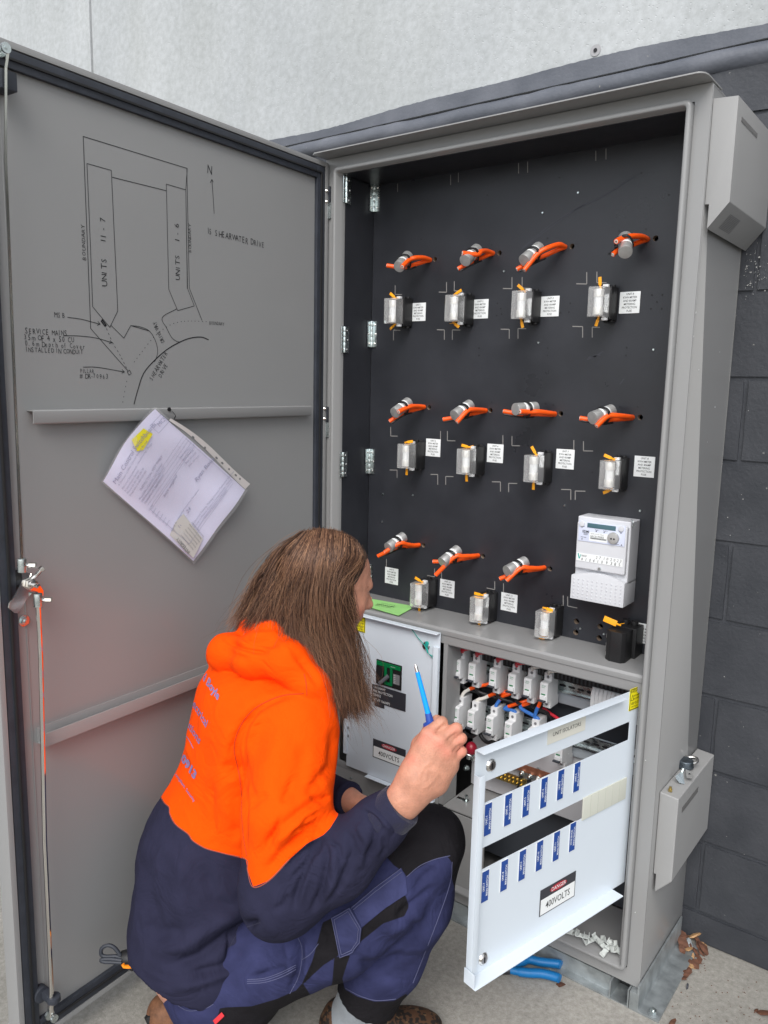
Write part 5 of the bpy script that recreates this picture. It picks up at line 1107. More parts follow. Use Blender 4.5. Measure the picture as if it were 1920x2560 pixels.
# print on the sheet: mapped through the curved sheet
LU = (Tc-Lc).length; LV = (Bc-Lc).length
class SheetMB(MB):
    def __init__(s, off=.0045): super().__init__(); s.off = off
    def add(s, vs, fs):
        b = len(s.v)
        for p in vs: s.v.append(tuple(sheet_pt(p[0]/LU, -p[1]/LV, s.off)))
        s.f += [tuple(b+i for i in f) for f in fs]; s.m += [0]*len(fs); return s
def back(u, v): return (u*LU, -v*LV)
m = SheetMB()
m.text('Main Control Switchboards', .0150, (.010, -.022, 0), 'LEFT', 0, .95); m.text('A Division of Main Control Systems Pty Ltd', .0058, (.012, -.034, 0), 'LEFT', 0, 1.1)
for i, t in enumerate(('Electrical Switchboards - Manufacturing - Design', 'In association Service', 'Phone 03 401 709 600 78', 'Email sales 8 400 600 200')): m.text(t, .0060, (.012, -.046-.0085*i, 0), 'LEFT', 0, 1.0)
m.text('INSPECTION TEST SHEET', .0085, (.035, -.086, 0), 'LEFT', 0, .95)
for i, t in enumerate(('Board No. 15 Job No. Pole Electrical', 'MSB Panel Fitting Drawing Electrical', 'Checked to AS 3000 Electrical')): m.text(t, .0068, (.020, -.097-.009*i, 0), 'LEFT', 0, .9)
m.text('Stick weighed', .010, (.06, -.150, 0), 'LEFT', .05, 1.0, .3); m.text('Ryan Bouz', .015, (.135, -.198, 0), 'LEFT', .1, 1.0, .3); m.text('16 . 2 . 24', .013, (.03, -.232, 0), 'LEFT', .05, 1.0, .2); m.text('Signed describing Final Inspection for and on', .0062, (.015, -.218, 0), 'LEFT', 0, 1.0)
for i in range(6): m.text('Name', .0062, (.016, -.135-.0125*i, 0)); 
for i in range(4): m.text('Date  27.10.23', .0055, (.150, -.125-.011*i, 0))
for i in range(5): m.ribbon([back(.12, .30+.026*i), back(1.0, .28+.026*i)], .0006, 0)
for a, b in (((.10, .42), (.10, .86)), ((.10, .86), (.95, .86)), ((.97, .31), (.97, .84)), ((.10, .42), (.97, .40)), ((.42, .84), (.97, .84))): m.ribbon([back(*a), back(*b)], .0007, 0)
for i, t in enumerate(('All Electrical Testing, Testing Control Mechanical Servicing', 'Wiring to Meters, Control Communication - Motor', 'Installation Electrical Suppliers and Repairs')): m.text(t, .0068, (.055, -.262-.0085*i, 0), 'LEFT', 0, .95)
m.text('MCS', .0150, (.170, -.030, 0), 'LEFT', 0, .9); 
for a, b in (((.80, .05), (.99, .05)), ((.99, .05), (.99, .13)), ((.99, .13), (.80, .13)), ((.80, .13), (.80, .05))): m.ribbon([back(*a), back(*b)], .0009, 0)
m.build('sheet_print', M['ink_pale'], paper)['kind'] = 'stuff'
nt_ = SheetMB(.0035); pts = [(.105, -.006), (.142, -.010), (.147, -.034), (.105, -.040), (.094, -.030)]
nt_.add([(a, b, 0) for a, b in pts], [(0, 1, 2, 3, 4)]); nt_.build('yellow_note', M['highlight'], ds)
cd = SheetMB(.0050); cu, cv_ = .02, .80
cpts = [z6(820, 1270), z6(905, 1180), z6(1110, 1440), z6(1010, 1640), z6(765, 1400)]
pp = [hit(q, Bc+DN*.0065, DN) for q in cpts]; m = MB(); m.add(pp, [tuple(range(5))]); card = m.build('business_card', M['card'], ds)
T = frame(hit(z6(905, 1510), Bc+DN*.0085, DN), (hit(z6(980, 1600), Bc, DN)-hit(z6(830, 1420), Bc, DN)), DN); m = MB(T); m.text('INTEGRITY', .0125, (0, 0, 0), 'CENTER', math.pi, .9, 0, .006)
for i in range(6): m.text('Electrical Contractors Service', .0050, (.004+.002*(i % 2), .013+.0085*i, 0), 'CENTER', math.pi, .9)
m.build('card_print', M['ink_soft'], card)['kind'] = 'stuff'

# green inspection tag lying on the shelf
Gp = [onz(Dq(*q), .8205) for q in ((270, 70), (620, 130), (645, 160), (520, 228), (185, 132), (190, 95))]
tg = thing('inspection_tag', 'light green card tag with black print lying on the grey shelf', 'tag', tuple(Gp[0])); m = MB(); n_ = len(Gp)
m.add([p+Vector((0, 0, .0012)) for p in Gp]+[p+Vector((0, 0, .0004)) for p in Gp], [tuple(range(n_)), tuple(range(2*n_-1, n_-1, -1))]+[((i+1) % n_, i, n_+i, n_+(i+1) % n_) for i in range(n_)]); m.build('card', M['tag'], tg)
T = frame((Gp[1]+Gp[4])/2+Vector((0, 0, .0020)), Gp[1]-Gp[0], (0, 0, 1)); m = MB(T); m.text('NETWORK', .0135, (0, -.004, 0), 'CENTER', math.pi, .9, 0, .01); m.text('INSPECTION CARD', .0075, (0, -.018, 0), 'CENTER', math.pi, .8); m.text('RETAIN THIS TAG', .0065, (0, .012, 0), 'CENTER', math.pi, .9); m.build('tag_print', M['ink'], tg)['kind'] = 'stuff'
a = Gp[0]; m = MB(); m.tube(smooth_path([a+Vector((-.002, 0, .003)), a+Vector((-.02, -.005, .012)), a+Vector((-.045, -.01, .018)), a+Vector((-.06, .01, .01))], 5), .0012, 6); m.build('tie_cord', M['seal'], tg)

# padlock and key barrel on the lower side box
Yq = lambda x, y: (1540+x/2.766, 1500+y/2.766)
p = onz(Yq(470, 1170), .540); pz = .5425
pk = thing('padlock', 'chunky worn steel padlock with its key in, sitting on the lower side box', 'padlock', (p.x, p.y, pz))
dirp = Vector((.35, -.94, 0)).normalized(); up = Vector((0, 0, 1)); side = dirp.cross(up)
p0 = Vector((p.x-.002, p.y+.012, pz+.0085))
m = MB(); m.cyl(p0-up*.0095, p0+up*.0095, .0215, 28, .0195); m.build('body', mat('worn dark steel', (.10, .12, .14), .38, .8, .4, 80, .3, 200), pk, bevel=.004, seg=3)
bk = Vector((.55, .83, 0)).normalized(); sd2 = bk.cross(up)
sp_ = [p0+bk*.010+sd2*(-.014)+up*.004, p0+bk*.024+sd2*(-.013)+up*.006, p0+bk*.034+up*.007, p0+bk*.024+sd2*.013+up*.006, p0+bk*.010+sd2*.014+up*.004]
m = MB(); m.tube(smooth_path(sp_, 5), .0042, 10); m.build('shackle', M['chrome'], pk, smooth=True)
kq = onz(Yq(455, 1195), pz+.018); kb = onz(Yq(435, 1250), pz+.004); T = frame(kq, kb-kq, up)
m = MB(); a = kq; b = kb; d = (b-a); sd_ = d.cross(Vector((_f))).normalized()
m.add([a+sd_*.003, a-sd_*.003, a+d*.8-sd_*.012, a+d*1.05, a+d*.8+sd_*.014], [(0, 1, 2, 3, 4)]); m.add([v-Vector((0, 0, .003))-_f*.003 for v in (a+sd_*.003, a-sd_*.003, a+d*.8-sd_*.012, a+d*1.05, a+d*.8+sd_*.014)], [(4, 3, 2, 1, 0)]); m.cyl(a, a-d*.5, .004, 8); m.build('key', M['zinc'], pk)
hq = [onz(Yq(*q), pz+.006) for q in ((480, 1170), (530, 1190), (528, 1232), (488, 1228))]; m = MB(); n_ = 4; m.add([v for v in hq]+[v+Vector((0, .002, -.002)) for v in hq], [(0, 1, 2, 3), (7, 6, 5, 4), (0, 4, 5, 1), (1, 5, 6, 2), (2, 6, 7, 3), (3, 7, 4, 0)]); m.build('hasp_plate', M['alu'], pk)
hc = (hq[0]+hq[1]+hq[2]+hq[3])/4-_f*.0008; T = frame(hc, _r, -_f); m = MB(T); m.cyl((0, 0, 0), (0, 0, .0006), .003, 10); m.build('hasp_hole', M['ink'], pk)
p = onz(Yq(375, 1320), .5405); m = MB(); m.cyl((p.x, p.y, .5395), (p.x, p.y, .5455), .005, 6); m.cyl((p.x, p.y, .5455), (p.x, p.y, .551), .0032, 10); tag(m.build('brass_nut', M['brass'], None, bevel=.0004), 'small brass nut left on top of the lower side box', 'nut')

# blue plier handles on the ground under the open inner door
pg = [onz(Bq(*q), .018) for q in ((870, 1700), (840, 1690), (700, 1675), (600, 1655), (520, 1690), (440, 1720), (380, 1730))]
ph = [onz(Bq(*q), .018) for q in ((860, 1815), (830, 1800), (720, 1772), (600, 1765), (500, 1752), (430, 1735), (380, 1730))]
pli = thing('pliers', 'large pliers with bright blue grips lying on the concrete by the plinth', 'pliers', tuple(pg[3]))
m = MB(); m.tube(smooth_path(pg[:6], 6), [.0105]*3+[.011]*20+[.009]*(len(smooth_path(pg[:6], 6))-23), 12); m.build('grip', M['blue_tool'], pli, smooth=True)
m = MB(); m.tube(smooth_path(ph[:6], 6), [.0105]*3+[.011]*20+[.009]*(len(smooth_path(ph[:6], 6))-23), 12); m.build('grip', M['blue_tool'], pli, smooth=True)
m = MB(); a = (pg[5]+ph[5])/2; dd = (a-(pg[3]+ph[3])/2).normalized(); m.cyl(a, a+dd*.075, .015, 10, .007); m.build('jaws', mat('tool steel', (.1, .1, .11), .4, .9), pli, bevel=.002)
# second blue tool behind the knee
tq = [onz(q, .055) for q in ((1128, 2205), (1165, 2218), (1190, 2230))]
m = MB(); m.tube(smooth_path(tq, 5), .011, 10); tb_ = thing('tool_pouch', 'blue and white tool packet lying on the plinth behind the knee', 'tool packet', tuple(tq[0]))
m.build('blue_wrap', M['blue_tool'], tb_, smooth=True); m = MB(); a = onz((1150, 2222), .05); m.box((a.x-.03, a.y-.02, .0490), (a.x+.03, a.y+.01, .056)); m.build('white_card', M['sticker'], tb_, bevel=.001)
# leaves and chips
Z4 = lambda x, y: (1420+x/3.318, 2160+y/3.318)
chips = [((1045, 575), .026, 'wood', 'pale square wood chip, largest of the pile behind the cabinet'), ((1068, 640), .016, 'bark', 'rust brown bark chip under the pale square chip'), ((1112, 655), .009, 'wood', 'small pale wood chip right of the pile'), ((1005, 690), .011, 'wood', 'small peach rectangular chip at the front of the pile'),
         ((1120, 705), .019, 'bark', 'crumpled rust leaf at the right end of the pile'), ((960, 590), .020, 'bark', 'dark brown leaf against the plinth angle'), ((950, 630), .019, 'bark', 'dark curled leaf below another by the plinth angle'), ((1010, 640), .014, 'galv', 'grey stone chip in the middle of the pile'),
         ((1040, 800), .014, 'bark', 'brown chip halfway along the foot angle'), ((1016, 855), .009, 'wood', 'tan chip halfway along the foot angle'), ((990, 905), .016, 'bark', 'rust chip near the front of the foot angle'), ((968, 940), .010, 'bark', 'thin rust sliver nearest the foot corner'),
         ((990, 1015), .009, 'stone', 'black pebble on the open concrete'), ((1625, 1235), .016, 'bark', 'red brown leaf at the right edge of the picture'), ((1560, 1215), .007, 'bark', 'tiny red fleck left of the leaf at the right edge'), ((860, 1320), .012, 'bark', 'rust chip at the bottom edge in front of the foot angle'), ((1060, 730), .014, 'bark', 'brown leaf scrap below the crumpled rust leaf')]
_rc = random.Random(31); _r0_ = [(1000, 560), (985, 600), (935, 575), (975, 655), (1020, 665), (1080, 690), (1100, 730), (1075, 760), (1090, 800), (1052, 830), (1035, 770), (1003, 880), (980, 915), (1140, 690), (1060, 600), (925, 640), (948, 690), (1030, 850), (1010, 820), (955, 950)]
_o20 = 'first second third fourth fifth sixth seventh eighth ninth tenth eleventh twelfth thirteenth fourteenth fifteenth sixteenth seventeenth eighteenth nineteenth twentieth'.split()
for k_, q_ in enumerate(sorted(_r0_, key=lambda q: q[1])): chips.append((q_, _rc.uniform(.007, .015), 'bark' if k_ % 4 else 'wood', ('small brown leaf scrap' if k_ % 4 else 'small tan wood chip') + ' by the foot angle, %s scrap from the wall' % _o20[k_]))
def chip(p, s, mt, seed):
    r = random.Random(seed); bm = bmesh.new(); bmesh.ops.create_icosphere(bm, subdivisions=1, radius=s); k1, k2 = r.uniform(.4, .9), r.uniform(.10, .28)
    for v in bm.verts: v.co = Vector((v.co.x*r.uniform(.6, 1.35), v.co.y*k1*r.uniform(.6, 1.3), v.co.z*k2*r.uniform(.3, 1.3)+.35*s*math.sin(v.co.x/s*1.6)))
    me = bpy.data.meshes.new('c'); bmesh.ops.rotate(bm, verts=bm.verts, matrix=Matrix.Rotation(r.uniform(0, 3), 3, 'Z') @ Matrix.Rotation(r.uniform(-.4, .4), 3, 'X')); bm.to_mesh(me); bm.free(); me.materials.append(M[mt])
    zmin = min(v.co.z for v in me.vertices); o = bpy.data.objects.new('chip', me); COL.objects.link(o); o.location = (p.x, p.y, p.z-zmin); return o
for i, (q, s, mt, lab) in enumerate(chips):
    zz = .012 if 930 < q[0] < 1060 and q[1] < 700 else .001
    p = onz(Z4(*q), zz+s*.3); p.z = .0008 if p.x > 1.075 or q[1] > 700 else .006
    o = chip(p, s, mt, i+20); o.name = 'stone_chip' if mt in ('stone', 'galv') else ('wood_chip' if mt == 'wood' else 'dead_leaf'); tag(o, lab, 'leaf' if mt == 'bark' else 'chip', 'leaves and chips behind the cabinet')
p = onz(Bq(868, 1852), .008); o = chip(Vector((p.x, p.y, .0005)), .011, 'bark', 77); o.name = 'seed_pod'; tag(o, 'round brown seed pod beside the ends of the blue pliers', 'seed pod')
# litter of tiny crumbs
rr = random.Random(4); m = MB()
for _ in range(150):
    if rr.random() < .5: q = (rr.uniform(930, 1150), rr.uniform(560, 900))
    else: q = (rr.uniform(780, 1600), rr.uniform(950, 1320))
    p = onz(Z4(*q), .001)
    if p.x < 1.078 or p.y > .318: continue
    s = rr.uniform(.0006, .0022); m.add([(p.x-s, p.y-s, 0.0004), (p.x+s, p.y-s*.6, .0004), (p.x+s*.3, p.y+s, .0004), (p.x, p.y, .0004+s)], [(0, 1, 3), (1, 2, 3), (2, 0, 3), (0, 2, 1)])
c_ = m.build('crumb_litter', M['bark']); c_['kind'] = 'stuff'; c_['label'] = 'fine brown crumbs scattered on the concrete'; c_['category'] = 'litter'
# ================================================================== PERSON
def A3(v): return np.array(v, dtype=np.float32)
def pd(x, y, d): return A3(atd((x, y), d))
RH = Vector((_r.x, _r.y, 0)).normalized(); FH = Vector((_f.x, _f.y, 0)).normalized()
PF = A3((RH*.92 + FH*.39).normalized()); PR = A3((RH*.39 - FH*.92).normalized()); PU = A3((0, 0, 1))
def cap(P, a, b, ra, rb=None):
    rb = ra if rb is None else rb; a = A3(a); b = A3(b); ab = b-a; t = np.clip(((P-a)@ab)/float(ab@ab), 0, 1)[:, None]
    return np.linalg.norm(P-a-t*ab, axis=1) - (ra+(rb-ra)*t[:, 0])
def ell(P, c, ax, r):
    q = (P-A3(c))@np.array(ax, dtype=np.float32).T; r = A3(r); k0 = np.linalg.norm(q/r, axis=1); k1 = np.linalg.norm(q/(r*r), axis=1)+1e-9; return k0*(k0-1)/k1
def smin(a, b, k):
    h = np.clip(.5+.5*(b-a)/k, 0, 1); return b*(1-h)+a*h - k*h*(1-h)
def chain(P, pts, rs, k=.01):
    d = None
    for i in range(len(pts)-1):
        c = cap(P, pts[i], pts[i+1], rs[i], rs[i+1]); d = c if d is None else (np.minimum(d, c) if k == 0 else smin(d, c, k))
    return d
def sdf_mesh(fn, lo, hi, h, relax=1):
    lo = A3(lo); hi = A3(hi); Bk = 6; H = h*Bk; nb = np.ceil((hi-lo)/H).astype(int); N = nb*Bk
    ii = np.stack(np.meshgrid(*[np.arange(n) for n in nb], indexing='ij'), -1).reshape(-1, 3)
    dc = fn((lo+(ii+.5)*H).astype(np.float32))
    F = np.repeat(np.repeat(np.repeat(np.where(dc < 0, -1., 1.).astype(np.float32).reshape(nb), Bk, 0), Bk, 1), Bk, 2)
    keep = ii[np.abs(dc) < H*1.7]
    loc = np.stack(np.meshgrid(*[np.arange(Bk)]*3, indexing='ij'), -1).reshape(-1, 3)
    idx = (keep[:, None, :]*Bk+loc[None]).reshape(-1, 3)
    out = np.empty(len(idx), np.float32)
    for s in range(0, len(idx), 400000): out[s:s+400000] = fn((lo+idx[s:s+400000]*h).astype(np.float32))
    F[idx[:, 0], idx[:, 1], idx[:, 2]] = out
    ins = F < 0
    acc = {}; n0 = N
    cellsum = None; quads = []
    cid = lambda c: (c[:, 0].astype(np.int64)*n0[1]+c[:, 1])*n0[2]+c[:, 2]
    allc, allp = [], []
    E3 = np.eye(3, dtype=int)
    for a in range(3):
        s0 = [slice(None)]*3; s1 = [slice(None)]*3; s0[a] = slice(0, -1); s1[a] = slice(1, None)
        e = np.argwhere(ins[tuple(s0)] != ins[tuple(s1)])
        if not len(e): continue
        f0 = F[e[:, 0], e[:, 1], e[:, 2]]; e1 = e+E3[a]; f1 = F[e1[:, 0], e1[:, 1], e1[:, 2]]; t = f0/(f0-f1)
        p = e.astype(np.float32); p[:, a] += t; b, c = (a+1) % 3, (a+2) % 3
        cs = [e-E3[b]-E3[c], e-E3[c], e, e-E3[b]]
        for cc in cs: allc.append(cid(cc)); allp.append(p)
        q = np.stack([cid(cc) for cc in cs], 1); fl = ~(f0 < 0); q[fl] = q[fl][:, ::-1]; quads.append(q)
    allc = np.concatenate(allc); allp = np.concatenate(allp); u, inv = np.unique(allc, return_inverse=True)
    V = np.zeros((len(u), 3)); cnt = np.bincount(inv, minlength=len(u)).astype(float)
    for k in range(3): V[:, k] = np.bincount(inv, weights=allp[:, k], minlength=len(u))/cnt
    V = lo+V*h; Q = np.searchsorted(u, np.concatenate(quads))
    return relaxv(V, Q, relax), Q
def relaxv(V, Q, it, w=.5):
    if it == 0: return V
    a = np.concatenate([Q[:, 0], Q[:, 1], Q[:, 2], Q[:, 3]]); b = np.concatenate([Q[:, 1], Q[:, 2], Q[:, 3], Q[:, 0]])
    a, b = np.concatenate([a, b]), np.concatenate([b, a]); n = len(V); c = np.bincount(a, minlength=n)+1e-9
    for _ in range(it):
        S_ = np.stack([np.bincount(a, weights=V[b, k], minlength=n)/c for k in range(3)], 1); V = V*(1-w)+S_*w
    return V
def vnorm(V, Q):
    n = np.cross(V[Q[:, 2]]-V[Q[:, 0]], V[Q[:, 3]]-V[Q[:, 1]]); N = np.zeros_like(V)
    for k in range(4):
        for j in range(3): N[:, j] += np.bincount(Q[:, k], weights=n[:, j], minlength=len(V))
    return N/(np.linalg.norm(N, axis=1)[:, None]+1e-12)
_fa, _ra, _ua, _ca = [np.array(v) for v in (_f, _r, _u, CP)]
def topx(V):
    d = V-_ca; z = d@_fa; return np.stack([960+FPX*(d@_ra)/z, 1280-FPX*(d@_ua)/z], 1)
def seg_dist(X, pts):
    best = np.full(len(X), 1e9); tt = np.zeros(len(X)); n = len(pts)-1
    for i in range(n):
        a = np.array(pts[i], float); b = np.array(pts[i+1], float); ab = b-a; t = np.clip(((X-a)@ab)/(ab@ab), 0, 1); d = np.linalg.norm(X-a-t[:, None]*ab, axis=1)
        m = d < best; best[m] = d[m]; tt[m] = (i+t[m])/n
    return best, tt
def poly_sd(X, pts):                                  # positive inside
    d, _ = seg_dist(X, list(pts)+[pts[0]]); ins = np.zeros(len(X), bool); n = len(pts)
    for i in range(n):
        x0, y0 = pts[i]; x1, y1 = pts[(i+1) % n]
        if y0 == y1: continue
        c = ((y0 > X[:, 1]) != (y1 > X[:, 1])) & (X[:, 0] < (x1-x0)*(X[:, 1]-y0)/(y1-y0)+x0); ins ^= c
    return np.where(ins, d, -d)
AMP = 1.0
def folds(V, Q, strokes, near=True):
    N = vnorm(V, Q); X = topx(V); face = (N*(_ca-V)/np.linalg.norm(_ca-V, axis=1)[:, None]).sum(1)
    off = np.zeros(len(V))
    for pts, amp, w in strokes:
        d, t = seg_dist(X, pts); env = np.clip(np.sin(math.pi*np.clip(t, .0, 1.0))*1.6, 0, 1); off += AMP*amp*np.exp(-(d/w)**2)*env*np.clip(face*3+.2, 0, 1)
    return V + N*off[:, None]
def noise_disp(V, Q, amp, sc, seed=0):
    r = np.random.RandomState(seed); N = vnorm(V, Q); o = np.zeros(len(V))
    for k in range(10):
        w = r.normal(size=3)*sc*(1+.35*k); o += np.sin(V@w+r.uniform(0, 6.28))/(1+.5*k)
    return V+N*(o*amp/2.2)[:, None]
def np_obj(name, V, Q, mats, parent, attrs=None, smooth=True):
    me = bpy.data.meshes.new(name); off = np.array(wloc(parent)) if parent else np.zeros(3); V = V-off
    me.vertices.add(len(V)); me.vertices.foreach_set('co', V.astype(np.float32).ravel()); k = Q.shape[1]
    me.loops.add(len(Q)*k); me.loops.foreach_set('vertex_index', Q.astype(np.int32).ravel()); me.polygons.add(len(Q))
    me.polygons.foreach_set('loop_start', np.arange(0, len(Q)*k, k, dtype=np.int32)); me.polygons.foreach_set('loop_total', np.full(len(Q), k, np.int32)) if False else None
    me.update(calc_edges=True); me.validate()
    for mm in (mats if isinstance(mats, (list, tuple)) else [mats]): me.materials.append(mm)
    me.polygons.foreach_set('use_smooth', [True]*len(me.polygons))
    for an, av in (attrs or {}).items():
        at = me.attributes.new(an, 'FLOAT', 'POINT'); at.data.foreach_set('value', av.astype(np.float32))
    o = bpy.data.objects.new(name, me); COL.objects.link(o)
    if parent: o.parent = parent
    return o
def fabric(name, zones, base, rough=.85, weave=900, bump=.35, wear=0.0, sheen=.15, under=None):
    m = mat(name, base, rough, sheen=sheen, spec=.12); N, L, b = nodes(m); tc = N.new('ShaderNodeTexCoord')
    n = N.new('ShaderNodeTexNoise'); n.inputs['Scale'].default_value = 22; n.inputs['Detail'].default_value = 6; L.new(tc.outputs['Object'], n.inputs[0])
    cur = None
    def tint(c, v):
        mx = N.new('ShaderNodeMix'); mx.data_type = 'RGBA'; mx.inputs[6].default_value = tuple(x*(1-v) for x in c)+(1,); mx.inputs[7].default_value = tuple(min(1, x*(1+v)) for x in c)+(1,); L.new(n.outputs[0], mx.inputs[0]); return mx.outputs[2]
    cur = tint(base, .25+wear)
    for an, c, v in zones:
        at = N.new('ShaderNodeAttribute'); at.attribute_name = an; mr = N.new('ShaderNodeMapRange'); mr.inputs[1].default_value = -.6; mr.inputs[2].default_value = .6; L.new(at.outputs['Fac'], mr.inputs[0])
        mx = N.new('ShaderNodeMix'); mx.data_type = 'RGBA'; L.new(mr.outputs[0], mx.inputs[0]); L.new(cur, mx.inputs[6]); L.new(tint(c, v), mx.inputs[7]); cur = mx.outputs[2]
    L.new(cur, b.inputs['Base Color'])
    w = N.new('ShaderNodeTexNoise'); w.inputs['Scale'].default_value = weave; w.inputs['Detail'].default_value = 2; L.new(tc.outputs['Object'], w.inputs[0])
    bp = N.new('ShaderNodeBump'); bp.inputs['Strength'].default_value = bump; bp.inputs['Distance'].default_value = .001; L.new(w.outputs[0], bp.inputs['Height'])
    bp2 = N.new('ShaderNodeBump'); bp2.inputs['Strength'].default_value = .25; bp2.inputs['Distance'].default_value = .006; L.new(n.outputs[0], bp2.inputs['Height']); L.new(bp.outputs[0], bp2.inputs['Normal'])
    wr = N.new('ShaderNodeTexNoise'); wr.inputs['Scale'].default_value = 9; wr.inputs['Detail'].default_value = 3; wr.inputs['Distortion'].default_value = 1.6; L.new(tc.outputs['Object'], wr.inputs[0])
    ab = N.new('ShaderNodeMath'); ab.operation = 'SUBTRACT'; ab.inputs[1].default_value = .5; L.new(wr.outputs[0], ab.inputs[0]); a2 = N.new('ShaderNodeMath'); a2.operation = 'ABSOLUTE'; L.new(ab.outputs[0], a2.inputs[0])
    bp3 = N.new('ShaderNodeBump'); bp3.inputs['Strength'].default_value = .55; bp3.inputs['Distance'].default_value = .018; L.new(a2.outputs[0], bp3.inputs['Height']); L.new(bp2.outputs[0], bp3.inputs['Normal']); L.new(bp3.outputs[0], b.inputs['Normal'])
    return m

# joints
ANK = pd(912, 2500, 1.74); KNE = pd(1068, 2108, 1.62); HIP = pd(585, 2420, 1.70); THM = pd(840, 2315, 1.63)
PEL = pd(505, 2370, 1.78); BEL = pd(520, 2180, 1.78); CHE = pd(650, 1880, 1.76); NEK = pd(735, 1660, 1.72)
SHO = pd(742, 1830, 1.585); ELB = pd(705, 2228, 1.50); WRI = pd(985, 2030, 1.44)
LSH = CHE - PR*.17 + PU*.06 + PF*.02; LEL = LSH + PF*.10 - PU*.24 + PR*.02; LWR = pd(866, 1998, 1.84); LHD = pd(925, 2026, 1.80)
HC = pd(818, 1462, 1.72); th_ = R_(14)
HF = PF*math.cos(th_)-PU*math.sin(th_); HU = PU*math.cos(th_)+PF*math.sin(th_); HR = PR
def hp(a, b, c): return HC+HF*a+HR*b+HU*c
# hand joints
HW = pd(1008, 1996, 1.425)
MCP = [pd(1070, 1836, 1.418), pd(1098, 1853, 1.412), pd(1117, 1876, 1.414), pd(1124, 1902, 1.420)]
PIP = [pd(1104, 1806, 1.430), pd(1141, 1822, 1.426), pd(1153, 1846, 1.428), pd(1155, 1879, 1.430)]
DIP = [pd(1098, 1818, 1.462), pd(1129, 1838, 1.462), pd(1140, 1862, 1.462), pd(1141, 1888, 1.458)]
TIP = [pd(1080, 1832, 1.468), pd(1106, 1854, 1.470), pd(1118, 1876, 1.470), pd(1122, 1900, 1.466)]
FR = [(.0128, .0112, .0095, .0080), (.0132, .0112, .0095, .0080), (.0126, .0105, .0090, .0076), (.0115, .0092, .0080, .0068)]
def hand_sdf(P):
    d = chain(P, [pd(985, 2030, 1.44), HW], [.027, .0255])
    # flatten the wrist/palm with several metacarpals side by side
    for i in range(4):
        base = HW*(.62)+MCP[i]*.38; d = smin(d, chain(P, [HW+(MCP[i]-MCP[1])*.45, base, MCP[i]], [.0190, .0205, .0140]), .016)
    d = smin(d, cap(P, pd(1030, 1950, 1.43), pd(1060, 1870, 1.432), .026, .020), .016)
    d = smin(d, chain(P, [pd(1040, 1985, 1.432), pd(1088, 1955, 1.432), pd(1122, 1915, 1.430)], [.024, .023, .018]), .016)
    f = None
    for i in range(4):
        c = chain(P, [MCP[i], PIP[i], DIP[i], TIP[i]], FR[i], .003); f = c if f is None else smin(f, c, .0012)
    d = smin(d, f, .004)
    tb = chain(P, [pd(1035, 1925, 1.438), pd(1050, 1862, 1.462), pd(1077, 1822, 1.470), pd(1092, 1799, 1.462)], [.020, .0145, .0118, .0095])
    return smin(d, tb, .010)
def body_sdf(P):
    d = ell(P, hp(-.006, 0, .023), (HF, HR, HU), (.097, .076, .092))
    d = smin(d, ell(P, hp(.034, 0, -.040), (HF, HR, HU), (.058, .056, .078)), .03)
    d = smin(d, cap(P, hp(.078, .022, .016), hp(.078, -.022, .016), .017), .012)
    d = smin(d, cap(P, hp(.088, 0, .006), hp(.107, 0, -.028), .0075, .0115), .009)
    d = smin(d, cap(P, hp(.096, .011, -.031), hp(.096, -.011, -.031), .0085), .006)
    d = smin(d, cap(P, hp(.080, .016, -.052), hp(.080, -.016, -.052), .013), .008)
    d = smin(d, cap(P, hp(.086, .010, -.0555), hp(.086, -.010, -.0555), .0065), .003)
    d = smin(d, cap(P, hp(.083, .010, -.0665), hp(.083, -.010, -.0665), .0070), .003)
    d = smin(d, cap(P, hp(.066, .010, -.094), hp(.066, -.010, -.094), .019), .014)
    for s in (-1, 1):
        d = smin(d, ell(P, hp(.052, s*.040, -.028), (HF, HR, HU), (.030, .022, .030)), .014)
        e = -(np.linalg.norm(P-hp(.097, s*.033, -.006), axis=1)-.0175); d = -smin(-d, -e, .008)
        d = smin(d, np.linalg.norm(P-hp(.0745, s*.032, -.007), axis=1)-.0130, .003)
        d = smin(d, ell(P, hp(-.006, s*.079, -.014), (HF*.95+HU*.2, HR, HU*.95-HF*.2), (.017, .008, .031)), .004)
    d = smin(d, chain(P, [hp(-.030, 0, -.045), NEK, CHE+PU*.08], [.056, .060, .09]), .03)
    d = smin(d, ell(P, CHE, (PF, PR, PU), (.115, .17, .18)), .05); d = smin(d, ell(P, BEL, (PF, PR, PU), (.11, .15, .18)), .05); d = smin(d, ell(P, PEL, (PF, PR, PU), (.12, .16, .12)), .05)
    d = smin(d, chain(P, [SHO, ELB, pd(975, 2037, 1.445)], [.055, .043, .030]), .03)
    d = smin(d, chain(P, [LSH, LEL, LWR], [.055, .042, .027]), .03)
    d = smin(d, chain(P, [HIP, THM, KNE, (KNE+ANK)/2, ANK], [.085, .070, .055, .055, .040]), .03)
    LK = pd(690, 2425, 1.84); LA = pd(470, 2505, 1.85)
    d = smin(d, chain(P, [PEL-PR*.10, LK, LA], [.08, .055, .04]), .03)
    # left hand
    h = chain(P, [LWR, LHD], [.024, .026]); d = smin(d, h, .02)
    for i in range(4): 
        b_ = LHD+PU*(.018-.012*i); d = smin(d, chain(P, [b_, b_+PF*.035-PU*.004, b_+PF*.048-PR*.01-PU*.014], [.010, .009, .008]), .004)
    d = smin(d, chain(P, [LHD-PF*.02+PU*.012+PR*.012, LHD+PF*.012+PU*.02+PR*.022, LHD+PF*.035+PU*.012+PR*.026], [.012, .010, .009]), .006)
    return smin(d, hand_sdf(P), .008)
per = thing('person', 'crouching worker in an orange and navy hoodie and blue work trousers holding a screwdriver', 'person', (float(PEL[0]), float(PEL[1]), 0))
